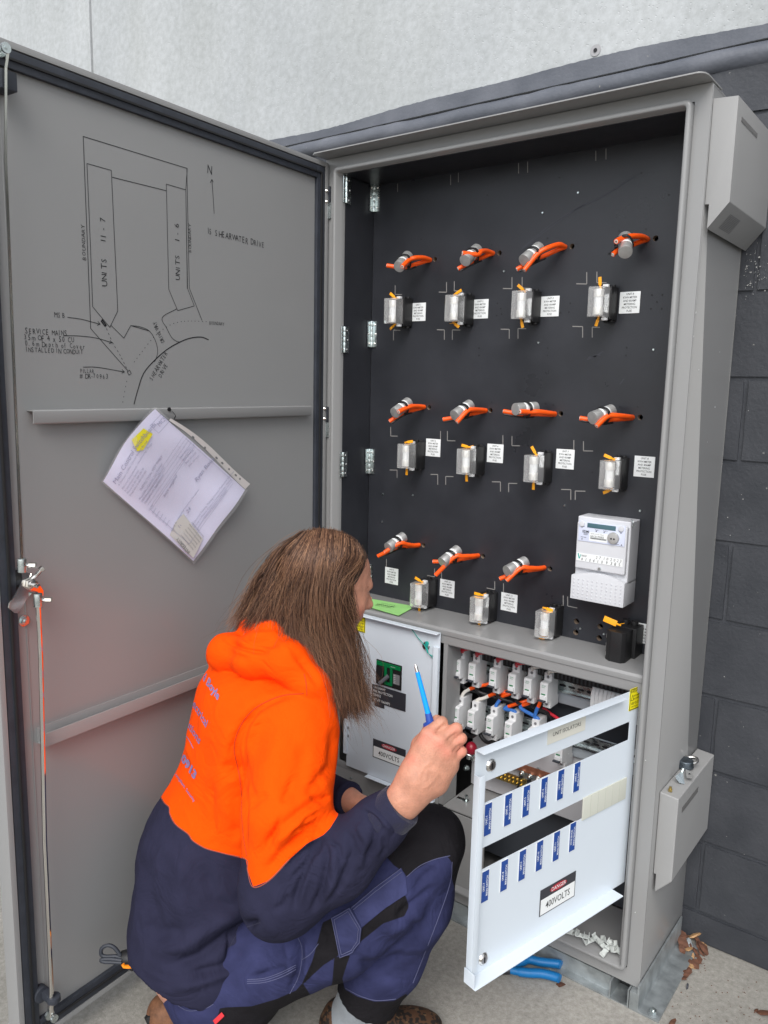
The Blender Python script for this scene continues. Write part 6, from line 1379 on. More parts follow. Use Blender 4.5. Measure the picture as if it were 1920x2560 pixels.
V, Q = sdf_mesh(body_sdf, (-.1, -1.15, -.02), (1.05, .05, 1.25), .0030, 2)
# knuckle wrinkles, tendons and veins on the hand
hs = [([(1068, 1838), (1040, 1900), (1015, 1965)], .0005, 7), ([(1098, 1856), (1060, 1925), (1024, 1980)], .0006, 6), ([(1116, 1880), (1080, 1945), (1040, 1990)], .0005, 6),
       ([(1102, 1935), (1070, 1925), (1060, 1960)], .0010, 4), ([(1086, 1835), (1100, 1822), (1118, 1806)], -.0030, 4), ([(1116, 1856), (1130, 1842), (1146, 1832)], -.0030, 4), ([(1130, 1886), (1142, 1870), (1158, 1860)], -.0030, 4), ([(1040, 1950), (1062, 1915), (1080, 1905)], .0014, 4), ([(1100, 1930), (1085, 1950), (1060, 1975)], .0012, 4),
      ]
V = folds(V, Q, hs)
SK = mat('skin', (.50, .235, .155), .50, 0, .16, 55, .6, 320, .06, sub=.08)
N_, L_, b_ = nodes(SK)                                       # redder knuckles
X = topx(V); red = np.zeros(len(V))
for q in ((1075, 1835), (1060, 1850), (1098, 1860), (1118, 1882), (1135, 1822), (1152, 1850), (1155, 1880), (905, 1535), (1030, 1900), (868, 1530)): red += np.exp(-(np.linalg.norm(X-np.array(q), axis=1)/16)**2)
at = N_.new('ShaderNodeAttribute'); at.attribute_name = 'red'; src = b_.inputs['Base Color'].links[0].from_socket
mx = N_.new('ShaderNodeMix'); mx.data_type = 'RGBA'; mx.inputs[7].default_value = (.62, .20, .14, 1); mm = N_.new('ShaderNodeMath'); mm.operation = 'MULTIPLY'; mm.inputs[1].default_value = .55; L_.new(at.outputs['Fac'], mm.inputs[0]); L_.new(mm.outputs[0], mx.inputs[0]); L_.new(src, mx.inputs[6]); L_.new(mx.outputs[2], b_.inputs['Base Color'])
body = np_obj('body', V, Q, SK, per, {'red': np.clip(red, 0, 1)})
# eyes, brows, beard
for s in (1, -1):
    bm = bmesh.new(); bmesh.ops.create_uvsphere(bm, u_segments=16, v_segments=10, radius=.0122); me = bpy.data.meshes.new('eye'); bm.to_mesh(me); bm.free(); me.materials.append(mat('eye white', (.7, .68, .65), .2)); o = bpy.data.objects.new('eye', me); COL.objects.link(o); o.parent = per
    o.location = Vector(hp(.0742, s*.032, -.006))-wloc(per)
    e = MB(); c = Vector(hp(.0742, s*.032, -.006)); dv = Vector(HF*.97-HU*.2+HR*.0); e.cyl(c+dv*.0105, c+dv*.0124, .0055, 14, .0045); e.build('iris', mat('iris', (.05, .07, .06), .2), o).parent = None if False else o

# ------------------------------------------------------------------ hoodie
def hoodie_sdf(P):
    d = ell(P, CHE, (PF*.98-PU*.2, PR, PU*.98+PF*.2), (.160, .215, .215))
    d = smin(d, ell(P, pd(655, 1745, 1.73), (PF, PR, PU), (.125, .185, .100)), .06)
    d = smin(d, ell(P, BEL, (PF, PR, PU), (.158, .195, .22)), .08)
    d = smin(d, ell(P, pd(508, 2335, 1.77), (PF, PR, PU), (.163, .195, .150)), .05)
    d = smin(d, cap(P, pd(640, 1800, 1.66), SHO+A3((0, 0, .01)), .080, .082), .05)
    arm = chain(P, [SHO, pd(716, 2030, 1.505), ELB], [.088, .085, .078], .02)
    arm = smin(arm, chain(P, [ELB, pd(845, 2150, 1.475), pd(948, 2060, 1.452), pd(997, 2018, 1.440)], [.078, .066, .047, .041], .02), .03)
    d = smin(d, arm, .004)
    la = chain(P, [LSH, LEL, LWR], [.085, .07, .043], .02); d = smin(d, la, .03)
    # open the cuffs and the neck
    cu = cap(P, WRI+(WRI-ELB)*.02, HW+(HW-ELB)*.25, .034); d = np.maximum(d, -cu)
    cut_ = ((P-pd(1003, 2013, 1.435))@A3(Vector(WRI-ELB).normalized())); dn = np.linalg.norm(P-WRI, axis=1)
    d = np.where(dn < .16, np.maximum(d, cut_), d)
    ln = A3(Vector(LWR-LEL).normalized()); cut2 = (P-LWR-ln*.012)@ln; d = np.where(np.linalg.norm(P-LWR, axis=1) < .08, np.maximum(d, cut2), d)
    # hem of the hoodie: keep what is above the thigh line
    return d
def hood_sdf(P):
    d = chain(P, [pd(561, 1640, 1.80), pd(566, 1632, 1.70), pd(640, 1640, 1.62), pd(715, 1655, 1.58), pd(775, 1715, 1.575), pd(812, 1780, 1.585)], [.036, .036, .040, .036, .030, .022], .03)
    d = smin(d, chain(P, [pd(628, 1578, 1.80), pd(632, 1572, 1.72), pd(680, 1590, 1.65), pd(745, 1645, 1.62), pd(795, 1720, 1.60), pd(822, 1800, 1.60)], [.022, .024, .030, .030, .024, .016], .03), .020)
    d = smin(d, chain(P, [pd(561, 1640, 1.80), pd(640, 1640, 1.92), pd(740, 1660, 1.93), pd(810, 1760, 1.86)], [.036, .04, .035, .025], .03), .02)
    return d
def full_hoodie(P): return smin(hoodie_sdf(P), hood_sdf(P), .002)
V, Q = sdf_mesh(full_hoodie, (-.12, -1.2, .0), (1.0, .0, 1.12), .0045, 2)
c7 = lambda x, y: (400+x/1.975, 1280+y/1.975)
r6 = lambda x, y: (x/1.3825, 1800+y/1.3825)
q4 = lambda x, y: (380+x/4.2526, 1600+y/4.2526)
g3 = lambda x, y: (300+x/1.885, 1980+y/1.885)
def P_(f, *pts): return [f(*p) for p in pts]
armhole = P_(q4, (1616, 568), (1400, 590), (1230, 650), (1080, 740), (960, 880), (890, 1040), (875, 1180), (905, 1330), (930, 1450), (952, 1650), (955, 1850), (975, 2100), (1010, 2300))
FS = [ (armhole, -.010, 11), (P_(q4, (1130, 740), (1010, 900), (965, 1060), (975, 1250)), -.008, 9), (P_(q4, (1200, 760), (1090, 900), (1040, 1080), (1050, 1300)), .006, 14),
       (P_(q4, (760, 1300), (850, 1380), (900, 1450)), -.007, 14), (P_(q4, (800, 900), (760, 1200), (740, 1700)), .004, 22), (P_(q4, (880, 1500), (870, 1900), (900, 2150)), -.006, 16), (P_(q4, (560, 1200), (520, 1700), (540, 2100)), -.003, 20),
       (P_(c7, (300, 610), (380, 660), (460, 680), (540, 690)), -.009, 9), (P_(c7, (380, 590), (450, 640), (540, 650), (620, 640)), -.006, 9), 
       (P_(c7, (560, 600), (660, 690), (740, 790), (800, 870)), -.005, 9), (P_(c7, (300, 640), (350, 700), (450, 740)), -.005, 12), (P_(c7, (430, 620), (560, 610), (700, 720)), .006, 12),
       # sleeve folds near the elbow
       (P_(c7, (830, 1390), (700, 1480), (560, 1600), (480, 1720)), -.007, 12), (P_(c7, (820, 1500), (720, 1580), (600, 1690), (500, 1800)), -.006, 12), (P_(c7, (800, 1440), (660, 1540), (540, 1650)), .007, 14), (P_(c7, (800, 1585), (730, 1600), (640, 1660)), -.008, 8),
       (P_(r6, (1118, 400), (1080, 470), (1040, 560), (1010, 660)), -.009, 9), (P_(r6, (1118, 400), (1130, 480), (1110, 590), (1070, 680)), -.007, 9), (P_(r6, (1118, 400), (1060, 450), (980, 520)), -.007, 8), (P_(r6, (1100, 440), (1060, 540), (1030, 640)), .006, 10), (P_(r6, (1150, 460), (1160, 540), (1120, 640)), .006, 12),
       (P_(r6, (1200, 380), (1220, 450), (1190, 560)), -.006, 10), (P_(r6, (1260, 300), (1300, 360), (1290, 430), (1250, 500)), -.007, 9), (P_(r6, (1230, 350), (1270, 420), (1240, 520)), .005, 10), (P_(r6, (1245, 290), (1310, 330), (1360, 390)), .005, 8), (P_(r6, (1340, 240), (1400, 300), (1425, 370)), -.004, 6),
       (P_(c7, (860, 1050), (850, 1200), (830, 1330)), -.005, 12), (P_(c7, (600, 1050), (560, 1250), (520, 1450)), .004, 26), (P_(c7, (720, 1120), (690, 1300), (640, 1450)), -.004, 20), (P_(c7, (840, 1250), (780, 1330), (720, 1400)), -.005, 12),
       (P_(c7, (810, 1592), (770, 1560), (700, 1560), (640, 1600)), -.006, 6), (P_(c7, (790, 1480), (740, 1500), (690, 1540)), -.005, 6), (P_(c7, (842, 1400), (800, 1420), (740, 1400)), -.005, 6), (P_(c7, (600, 1500), (560, 1600), (520, 1640)), -.005, 7), (P_(c7, (660, 1300), (620, 1400), (600, 1440)), -.004, 8),
       (P_(r6, (1090, 420), (1050, 500), (1000, 560)), -.005, 5), (P_(r6, (1130, 410), (1170, 440), (1180, 500)), -.005, 5), (P_(r6, (1000, 600), (980, 640), (940, 660)), -.004, 7), (P_(r6, (1200, 500), (1170, 580), (1120, 640)), -.005, 7), (P_(r6, (1320, 400), (1330, 450), (1310, 490)), -.004, 6),
       (P_(q4, (1000, 1300), (1020, 1500), (1100, 1700)), -.004, 9), (P_(q4, (1020, 1800), (1120, 1700), (1250, 1650)), -.004, 10), (P_(q4, (640, 1500), (620, 1800), (660, 2050)), -.004, 10),
       # navy part of the back and the hip
       (P_(r6, (500, 480), (520, 620), (560, 760)), -.005, 18), (P_(r6, (640, 440), (620, 600), (650, 760)), .005, 24), (P_(r6, (560, 860), (680, 820), (800, 740), (900, 690)), -.011, 14), (P_(r6, (520, 800), (640, 780), (760, 700), (860, 640)), .008, 18), (P_(r6, (560, 940), (700, 900), (830, 850), (900, 780)), .008, 16),
       (P_(r6, (650, 880), (760, 860), (860, 800)), -.008, 12), (P_(r6, (790, 840), (800, 760), (900, 690)), -.008, 8), (P_(r6, (700, 500), (740, 620), (860, 690)), -.005, 18), (P_(r6, (500, 700), (540, 740), (640, 720)), -.005, 16), (P_(r6, (480, 560), (470, 680), (500, 800)), .004, 16)]
AMP = 1.45; V = noise_disp(V, Q, .0026, 20, 3); V = folds(V, Q, FS)
# hem: cut the cloth below the hem curve on the camera side
hem = P_(r6, (200, 900), (430, 830), (470, 880), (520, 930), (600, 985), (700, 1010), (790, 1005), (850, 985), (858, 910), (872, 850), (900, 790), (940, 735), (1010, 700), (1200, 500), (1500, 480), (1700, 1400), (0, 1400))
X = topx(V); hs_ = poly_sd(X, hem)
mvec = np.clip(hs_, 0, 60)
armmask = np.exp(-(np.clip(cap(V.astype(np.float32), ELB, WRI, .05)-.045, 0, 1)/.01)**2)
keepq = ~((hs_[Q] > 0).all(1) & (armmask[Q] < .5).all(1) & (V[Q][:, :, 2] < .45).all(1))
# faces below the hem are tucked inwards instead of removed
Nn = vnorm(V, Q); tuck = np.clip(hs_/10, 0, 1)*(1-armmask)*(V[:, 2] < .42); V = V - Nn*(tuck*.030)[:, None]
OR = [(250, 1300), (250, 1990), *P_(q4, (85, 1650), (130, 1730), (182, 1780), (190, 1850), (250, 1960), (380, 2060), (430, 2130), (520, 2190)), *P_(r6, (720, 447), (780, 463), (850, 482), (856, 520), (875, 577), (930, 555), (1000, 482), (1060, 428), (1118, 397), (1140, 375), (1168, 330)), (850, 1990), (856, 1950), (880, 1900), (1000, 1800), (1000, 1300)]
X = topx(V); oa = poly_sd(X, OR)
la = cap(V.astype(np.float32), LEL, LWR, .04); oa = np.where(la < .03, -8, oa)
_fd = Vector(pd(1003, 2013, 1.435)-pd(880, 2118, 1.468)).normalized(); _ce = Vector(pd(1006, 2010, 1.434))
cm = MB(); cm.tube([_ce-_fd*.052, _ce-_fd*.046, _ce-_fd*.025, _ce-_fd*.004, _ce, _ce-_fd*.001, _ce-_fd*.02], [.0425, .0445, .0425, .0415, .0395, .0365, .034], 40, False)
cuffd = (V-np.array(pd(1003, 2013, 1.435)))@np.array(Vector(WRI-ELB).normalized())
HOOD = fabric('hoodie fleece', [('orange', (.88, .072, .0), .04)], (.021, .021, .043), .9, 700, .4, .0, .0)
hoodie = np_obj('hoodie', V, Q, HOOD, per, {'orange': oa})
rib = fabric('ribbed cuff', [], (.021, .021, .043), .9, 300, 1.0); cm.build('cuff', rib, hoodie, smooth=True)
# fluorescent cloth: strongly coloured, also a little translucent
BV = BVHTree.FromPolygons([tuple(v) for v in V], [tuple(q) for q in Q])
def cast(q, off=.0012, bvh=None):
    d = ray(q).normalized(); h = (bvh or BV).ray_cast(CP, d)
    return (h[0]+h[1]*off*(1 if h[1].dot(d) < 0 else -1)) if h[0] else None
def seam(pts, r, mt, name, parent, bvh=None, n=8, lift=.0):
    P2 = smooth_path([(a, b, 0) for a, b in pts], n) if n > 0 else [Vector((pts[i][0]+(pts[i+1][0]-pts[i][0])*k/12, pts[i][1]+(pts[i+1][1]-pts[i][1])*k/12, 0)) for i in range(len(pts)-1) for k in range(13)]; W_ = [cast((p.x, p.y), lift, bvh) for p in P2]; run = []; m = MB()
    for w in W_+[None]:
        if w is None or (run and (w-run[-1]).length > .04):
            if len(run) > 2: m.tube(run, r, 5)
            run = [w] if w is not None else []
        elif not run or (w-run[-1]).length > .001: run.append(w)
    o = m.build(name, mt, parent, smooth=True); o['kind'] = 'stuff'; return o
SEO = mat('orange stitching', (.42, .035, .0), .8); SEN = mat('navy stitching', (.02, .02, .045), .8)
seam(armhole, .0011, SEO, 'armhole_seam', hoodie); seam(P_(c7, (722, 900), (700, 830), (640, 760), (560, 715)), .0009, SEO, 'shoulder_seam', hoodie) if False else None
seam(P_(c7, (725, 905), (722, 850), (712, 800)), .0009, SEO, 'shoulder_seam', hoodie)
seam(P_(c7, (620, 560), (700, 640), (770, 740), (812, 850), (830, 890)), .0008, SEO, 'hood_seam', hoodie)
seam([p for p in OR[2:17]], .0012, mat('colour seam', (.25, .06, .04), .8), 'colour_seam', hoodie)
seam(P_(r6, (800, 870), (790, 800), (830, 730), (900, 700)), .0010, SEN, 'pocket_seam', hoodie)
# print on the back, laid on the cloth letter by letter
class PxMB(MB):
    def __init__(s, o, ex, ey): super().__init__(); s.o, s.ex, s.ey = o, ex, ey
    def add(s, vs, fs):
        pts = [cast((s.o[0]+s.ex[0]*p[0]+s.ey[0]*p[1], s.o[1]+s.ex[1]*p[0]+s.ey[1]*p[1]), .0011) for p in vs]; b = len(s.v); mp = {}
        for i, p in enumerate(pts):
            if p is not None: mp[i] = b+len(mp); s.v.append(tuple(p))
        for f in fs:
            if all(i in mp for i in f):
                vv = [Vector(s.v[mp[i]]) for i in f]
                if max((vv[i]-vv[i-1]).length for i in range(len(vv))) < .05: s.f.append(tuple(mp[i] for i in f)); s.m.append(0)
        return s
PRN = mat('faded print', (.22, .17, .34), .7)
for t, a, b, up_, hgt, bd in (('Joel Boyle', (478, 330), (700, 640), (42, -105), 1.0, .015), ('Electrical', (398, 640), (575, 930), (38, -105), 1.0, .0), ('Solutions', (300, 800), (505, 1110), (34, -100), 1.0, .0), ('0220913', (205, 1120), (452, 1480), (38, -100), 1.05, .03), ('MSIC Compliant  Security', (170, 1320), (450, 1725), (16, -42), 1.0, .0)):
    cv = bpy.data.curves.new('t', 'FONT'); cv.body = t; cv.size = 1; ob = bpy.data.objects.new('t', cv); me = ob.to_mesh(); wd = max(v.co.x for v in me.vertices); ob.to_mesh_clear(); bpy.data.objects.remove(ob)
    o_, e_ = q4(*a), q4(*b); ex = ((e_[0]-o_[0])/wd, (e_[1]-o_[1])/wd); ey = (up_[0]*hgt/4.2526, up_[1]*hgt/4.2526)
    m = PxMB(o_, ex, ey); m.text(t, 1.0, (0, .3, 0), 'LEFT', 0, 1, 0, bd+.012)
    if m.f: m.build('back_print', PRN, hoodie)['kind'] = 'stuff'
seam(P_(q4, (300, 920), (350, 1000), (395, 1060), (440, 1150)), .0008, PRN, 'print_line', hoodie, lift=.0006)

# ------------------------------------------------------------------ trousers
LK = pd(690, 2425, 1.83); LA = pd(500, 2525, 1.86)
def trouser_sdf(P):
    d = ell(P, pd(548, 2420, 1.77), (PF, PR, PU), (.132, .185, .120))
    d = smin(d, chain(P, [HIP, THM, pd(960, 2220, 1.60), KNE], [.108, .094, .086, .076], .03), .04)
    sh = chain(P, [KNE, pd(1030, 2260, 1.655), pd(965, 2390, 1.70), pd(922, 2482, 1.735)], [.074, .078, .075, .070], .03); d = smin(d, sh, .012)
    d = smin(d, chain(P, [pd(600, 2430, 1.86), LK, LA], [.085, .055, .058], .03), .03)
    ax_ = A3(Vector(pd(922, 2482, 1.735)-pd(965, 2390, 1.70)).normalized()); c_ = (P-pd(922, 2490, 1.738))@ax_
    near = cap(P, ANK, pd(900, 2540, 1.76), .11); d = np.where(near < 0, np.maximum(d, c_), d)
    d = np.maximum(d, -cap(P, pd(950, 2430, 1.715), pd(905, 2540, 1.755), .060))
    return d
V, Q = sdf_mesh(trouser_sdf, (-.15, -1.2, -.03), (1.1, .1, .72), .0045, 2)
TS = [(P_(g3, (1120, 800), (1180, 820), (1260, 800), (1340, 750)), -.006, 12), (P_(g3, (1100, 720), (1180, 760), (1280, 740), (1380, 680)), .005, 14), (P_(g3, (1300, 620), (1340, 560), (1420, 500), (1500, 440)), -.006, 12), (P_(g3, (1240, 680), (1340, 620), (1440, 560)), .005, 14), (P_(g3, (1380, 480), (1430, 400), (1500, 350)), -.004, 9),
      (P_(g3, (1330, 560), (1400, 640), (1420, 740)), -.004, 14), (P_(g3, (1120, 900), (1200, 880), (1300, 860)), -.003, 14), (P_(g3, (820, 650), (850, 740), (840, 850), (800, 950)), -.008, 10), (P_(g3, (780, 660), (800, 760), (790, 880)), .006, 12), (P_(g3, (870, 700), (890, 790), (870, 890)), .005, 10), (P_(g3, (600, 880), (700, 860), (830, 800)), -.004, 8),
      (P_(g3, (640, 720), (700, 820), (680, 900)), -.004, 14), (P_(g3, (900, 600), (960, 680), (960, 760)), -.004, 12), (P_(g3, (1280, 250), (1370, 200), (1500, 200)), -.003, 18)]
AMP = 1.5; V = noise_disp(V, Q, .0026, 22, 8); V = folds(V, Q, TS)
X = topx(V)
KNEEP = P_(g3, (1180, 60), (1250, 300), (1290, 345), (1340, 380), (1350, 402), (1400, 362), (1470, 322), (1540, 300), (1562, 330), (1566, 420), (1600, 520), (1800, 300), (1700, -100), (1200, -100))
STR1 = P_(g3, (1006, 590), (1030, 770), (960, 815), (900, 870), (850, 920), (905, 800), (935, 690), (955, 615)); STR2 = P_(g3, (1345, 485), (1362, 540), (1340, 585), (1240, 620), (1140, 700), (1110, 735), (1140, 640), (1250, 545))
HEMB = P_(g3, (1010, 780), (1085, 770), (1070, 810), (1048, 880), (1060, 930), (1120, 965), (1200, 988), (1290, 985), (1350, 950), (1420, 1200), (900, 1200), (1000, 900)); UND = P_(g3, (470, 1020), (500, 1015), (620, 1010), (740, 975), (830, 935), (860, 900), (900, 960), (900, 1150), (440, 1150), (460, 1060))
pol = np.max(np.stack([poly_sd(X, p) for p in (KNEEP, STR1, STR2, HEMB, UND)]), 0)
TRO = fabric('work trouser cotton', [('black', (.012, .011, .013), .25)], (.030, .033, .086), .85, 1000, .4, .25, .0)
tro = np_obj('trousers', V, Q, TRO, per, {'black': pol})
BT = BVHTree.FromPolygons([tuple(v) for v in V], [tuple(q) for q in Q])
PST = mat('pale stitching', (.085, .09, .17), .8)
for pts in (((600, 884), (680, 878), (760, 850), (828, 815)), ((600, 892), (680, 887), (760, 860), (828, 824)), ((600, 902), (680, 897), (760, 872), (828, 836)), ((860, 790), (900, 760), (935, 715)), ((1350, 400), (1410, 350), (1480, 318), (1555, 300)), ((1565, 330), (1555, 430), (1490, 620), (1380, 900)), ((820, 650), (858, 740), (845, 860), (800, 950)), ((1064, 925), (1130, 960), (1210, 982), (1300, 975)), ((250, 990), (320, 1030), (400, 1020), (440, 1000))):
    seam(P_(g3, *pts), .0007, PST, 'stitch_line', tro, BT, lift=.0004)
def patch(poly_px, off, mt, name, n=10):
    # raised cloth patch following the trouser surface
    bm = MB(); cx_ = sum(p[0] for p in poly_px)/len(poly_px); cy_ = sum(p[1] for p in poly_px)/len(poly_px); pl = [(a, b) for a, b in poly_px]; den = []
    for i in range(len(pl)):
        a, b = pl[i], pl[(i+1) % len(pl)]
        for k in range(n): den.append((a[0]+(b[0]-a[0])*k/n, a[1]+(b[1]-a[1])*k/n))
    rings = [1.0, .985, .94, .75, .5, .25, 0.04]; vs = []; 
    for ri, s in enumerate(rings):
        for p in den:
            w = cast((cx_+(p[0]-cx_)*s, cy_+(p[1]-cy_)*s), -.001 if ri == 0 else off, BT); vs.append(w if w is not None else vs[-1])
    N0 = len(den); fs = [(r*N0+j, r*N0+(j+1) % N0, (r+1)*N0+(j+1) % N0, (r+1)*N0+j) for r in range(len(rings)-1) for j in range(N0)] + [tuple((len(rings)-1)*N0+j for j in range(N0))]
    bm.add(vs, fs); return bm.build(name, mt, tro, smooth=True)
DEN = fabric('pocket denim', [], (.038, .042, .105), .85, 1000, .4, .35, .0)
patch(P_(g3, (1092, 540), (1325, 356), (1345, 400), (1352, 478), (1250, 545), (1140, 632)), .0035, DEN, 'thigh_pocket')
fl_ = patch(P_(g3, (1000, 590), (1090, 540), (1142, 630), (1132, 700), (1102, 745), (1034, 775), (1022, 700)), .0060, DEN, 'cargo_pocket')
for pts in (((1003, 594), (1090, 545), (1138, 630), (1128, 700), (1098, 742), (1036, 770), (1024, 700), (1003, 594)), ((1015, 600), (1085, 558), (1128, 632), (1118, 695), (1092, 732), (1044, 756), (1034, 700), (1015, 600)), ((1095, 545), (1200, 455), (1322, 362)), ((1105, 552), (1205, 468), (1325, 378))):
    seam(P_(g3, *pts), .0007, PST, 'stitch_line', tro, BT, 0, lift=.0072 if pts[0][0] < 1050 else .0045)
tgp = [cast(g3(*q), .004, BT) for q in ((440, 1072), (480, 1035), (492, 1052), (452, 1090))]
if all(tgp):
    m = MB(); m.add(tgp+[p+Vector((.001, .0, .002)) for p in tgp], [(0, 1, 2, 3), (7, 6, 5, 4), (0, 4, 5, 1), (1, 5, 6, 2), (2, 6, 7, 3), (3, 7, 4, 0)]); rt = m.build('red_tab', mat('red tab', (.60, .03, .04), .6), tro)
# socks and shoes
def sock_sdf(P): return chain(P, [pd(935, 2440, 1.72), pd(900, 2500, 1.745), pd(876, 2545, 1.765), pd(866, 2580, 1.78)], [.050, .047, .046, .05], .02)
V, Q = sdf_mesh(sock_sdf, (.2, -.9, -.01), (.9, -.2, .42), .004, 1)
so_m = fabric('grey sock knit', [], (.24, .26, .28), .9, 500, .7); np_obj('sock', V, Q, so_m, per)
_g = pd(880, 2560, 1.775); GF = A3((float(_g[0]), float(_g[1]), 0)); FD = PF*.95+PR*.30; FD = FD/np.linalg.norm(FD); FS_ = A3(np.cross(PU, FD))
def shoe_fn(c, fd, pitch=0.0):
    fs_ = np.cross(PU, fd); fu = PU*math.cos(pitch)-fd*math.sin(pitch)*-1; fd2 = fd*math.cos(pitch)-PU*math.sin(pitch)
    fu = np.cross(fd2, fs_); fu = fu/np.linalg.norm(fu)
    def fn(P):
        d = ell(P, c+fd2*.03+fu*.050, (fd2, fs_, fu), (.075, .044, .038)); d = smin(d, ell(P, c+fd2*.13+fu*.030, (fd2, fs_, fu), (.085, .050, .030)), .03)
        d = smin(d, cap(P, c-fd2*.02+fu*.045, c-fd2*.015+fu*.060, .044, .042), .02)
        return np.maximum(d, -((P-c)@fu)+.012)
    def sole(P):
        d = smin(ell(P, c+fd2*.02+fu*.006, (fd2, fs_, fu), (.085, .047, .02)), ell(P, c+fd2*.13+fu*.006, (fd2, fs_, fu), (.095, .055, .02)), .03)
        return np.maximum(np.maximum(d, (P-c)@fu-.018), -((P-c)@fu)+.001)
    return fn, sole
camo = mat('camouflage shoe', (.10, .06, .03), .7); N_, L_, b_ = nodes(camo); tc = N_.new('ShaderNodeTexCoord'); vn = N_.new('ShaderNodeTexVoronoi'); vn.inputs['Scale'].default_value = 140; L_.new(tc.outputs['Object'], vn.inputs[0])
rp = N_.new('ShaderNodeValToRGB'); rp.color_ramp.interpolation = 'CONSTANT'; rp.color_ramp.elements[0].color = (.012, .008, .006, 1); rp.color_ramp.elements[1].position = .45; rp.color_ramp.elements[1].color = (.07, .032, .015, 1); e_ = rp.color_ramp.elements.new(.8); e_.color = (.12, .07, .035, 1)
L_.new(vn.outputs['Color'], rp.inputs[0]); L_.new(rp.outputs[0], b_.inputs['Base Color'])
c0 = GF-FD*.01; fn, sole = shoe_fn(c0, FD); bb = (c0-np.array([.3, .3, .02]), c0+np.array([.3, .3, .2]))
V, Q = sdf_mesh(fn, bb[0], bb[1], .004, 1); shoe = np_obj('shoe', V, Q, camo, per); V, Q = sdf_mesh(sole, bb[0], bb[1], .004, 1); np_obj('sole', V, Q, M['rubber'], shoe)
shoe['label'] = 'brown camouflage shoe with a white tongue'
tp = [pd(*g3(*q), 1.70) for q in ((1182, 1060), (1205, 1040), (1228, 1045), (1200, 1100), (1160, 1115))]; m = MB(); m.add([Vector(p) for p in tp]+[Vector(p)+Vector((-.004, .006, 0)) for p in tp], [(0, 1, 2, 3, 4), (9, 8, 7, 6, 5)]+[((i+1) % 5, i, 5+i, 5+(i+1) % 5) for i in range(5)]); m.build('tongue', M['sticker'], shoe)
# rear foot: sole towards the camera
tan = mat('tan leather', (.15, .066, .032), .7, 0, .4, 60, .5, 200)
RF = pd(425, 2545, 1.80); fd = PF*.55-PU*.75+PR*.1; fd = fd/np.linalg.norm(fd)
def rear(P):
    ax0 = pd(418, 2534, 1.80); ax1 = pd(530, 2600, 1.82)
    return smin(chain(P, [ax0, ax1], [.046, .056], .02), cap(P, pd(450, 2520, 1.86), pd(570, 2580, 1.88), .055), .03)
V, Q = sdf_mesh(rear, (-.15, -1.2, -.06), (.6, -.4, .3), .004, 1); V[:, 2] = np.maximum(V[:, 2], .004); rs = np_obj('shoe', V, Q, tan, per); rs['label'] = 'tan leather shoe tucked under the seat'
m = MB(); pts = [Vector(pd(*z, 1.775)) for z in ((371, 2538), (380, 2556), (396, 2574), (420, 2596))]
for p in pts: p.z = max(p.z, .010)
m.tube(smooth_path(pts, 6), .010, 10); m.build('sole', M['rubber'], rs, smooth=True)

# ------------------------------------------------------------------ hair
G7 = [  # guide curves in picture coordinates with depth: crown to tip
 [(700, 105, 1.74), (595, 185, 1.74), (510, 295, 1.74), (450, 400, 1.74), (400, 490, 1.74), (345, 590, 1.73)],
 [(715, 100, 1.73), (620, 200, 1.72), (550, 320, 1.70), (500, 430, 1.69), (450, 520, 1.68), (400, 590, 1.68)],
 [(735, 96, 1.73), (660, 220, 1.69), (600, 350, 1.67), (560, 460, 1.655), (520, 560, 1.65), (490, 620, 1.65)],
 [(755, 92, 1.73), (700, 240, 1.67), (650, 390, 1.65), (625, 510, 1.64), (620, 610, 1.625), (660, 700, 1.62)],
 [(775, 88, 1.73), (735, 250, 1.66), (700, 410, 1.64), (690, 550, 1.63), (720, 680, 1.60), (790, 800, 1.59)],
 [(800, 85, 1.73), (770, 260, 1.655), (745, 420, 1.635), (745, 580, 1.625), (790, 730, 1.60), (850, 880, 1.585), (870, 960, 1.585)],
 [(825, 88, 1.73), (805, 260, 1.65), (785, 430, 1.632), (790, 600, 1.625), (835, 770, 1.60), (875, 920, 1.585), (890, 1000, 1.585)],
 [(855, 92, 1.73), (840, 260, 1.65), (825, 430, 1.632), (835, 610, 1.625), (875, 790, 1.605), (905, 930, 1.595), (925, 1020, 1.59)],
 [(885, 98, 1.73), (872, 250, 1.65), (845, 420, 1.634), (862, 600, 1.63), (905, 790, 1.615), (930, 920, 1.605), (965, 1020, 1.60)],
 [(915, 112, 1.73), (905, 240, 1.655), (868, 350, 1.638), (860, 450, 1.635), (890, 610, 1.640), (935, 800, 1.63), (965, 930, 1.62), (1010, 1005, 1.61)],
 [(945, 130, 1.73), (945, 225, 1.665), (885, 322, 1.640), (864, 430, 1.636), (898, 600, 1.650), (928, 760, 1.645), (975, 900, 1.635), (1038, 985, 1.62)],
 [(975, 160, 1.73), (985, 240, 1.68), (915, 315, 1.650), (872, 375, 1.638), (866, 460, 1.640), (905, 640, 1.655), (960, 800, 1.655), (1000, 930, 1.65), (1030, 990, 1.64)],
 [(985, 178, 1.725), (1004, 232, 1.705), (975, 290, 1.675), (900, 335, 1.648), (866, 420, 1.645), (890, 600, 1.660), (945, 790, 1.665), (990, 900, 1.655), (1010, 960, 1.65)]]
FARG = [[(740, 96, 1.76), (700, 200, 1.82), (660, 350, 1.84), (640, 480, 1.84), (640, 600, 1.84)], [(850, 92, 1.76), (840, 200, 1.83), (830, 350, 1.84), (840, 560, 1.84), (880, 700, 1.84)], [(960, 140, 1.76), (965, 220, 1.82), (930, 320, 1.835), (920, 480, 1.83), (930, 620, 1.83), (950, 800, 1.80), (985, 930, 1.78)]]
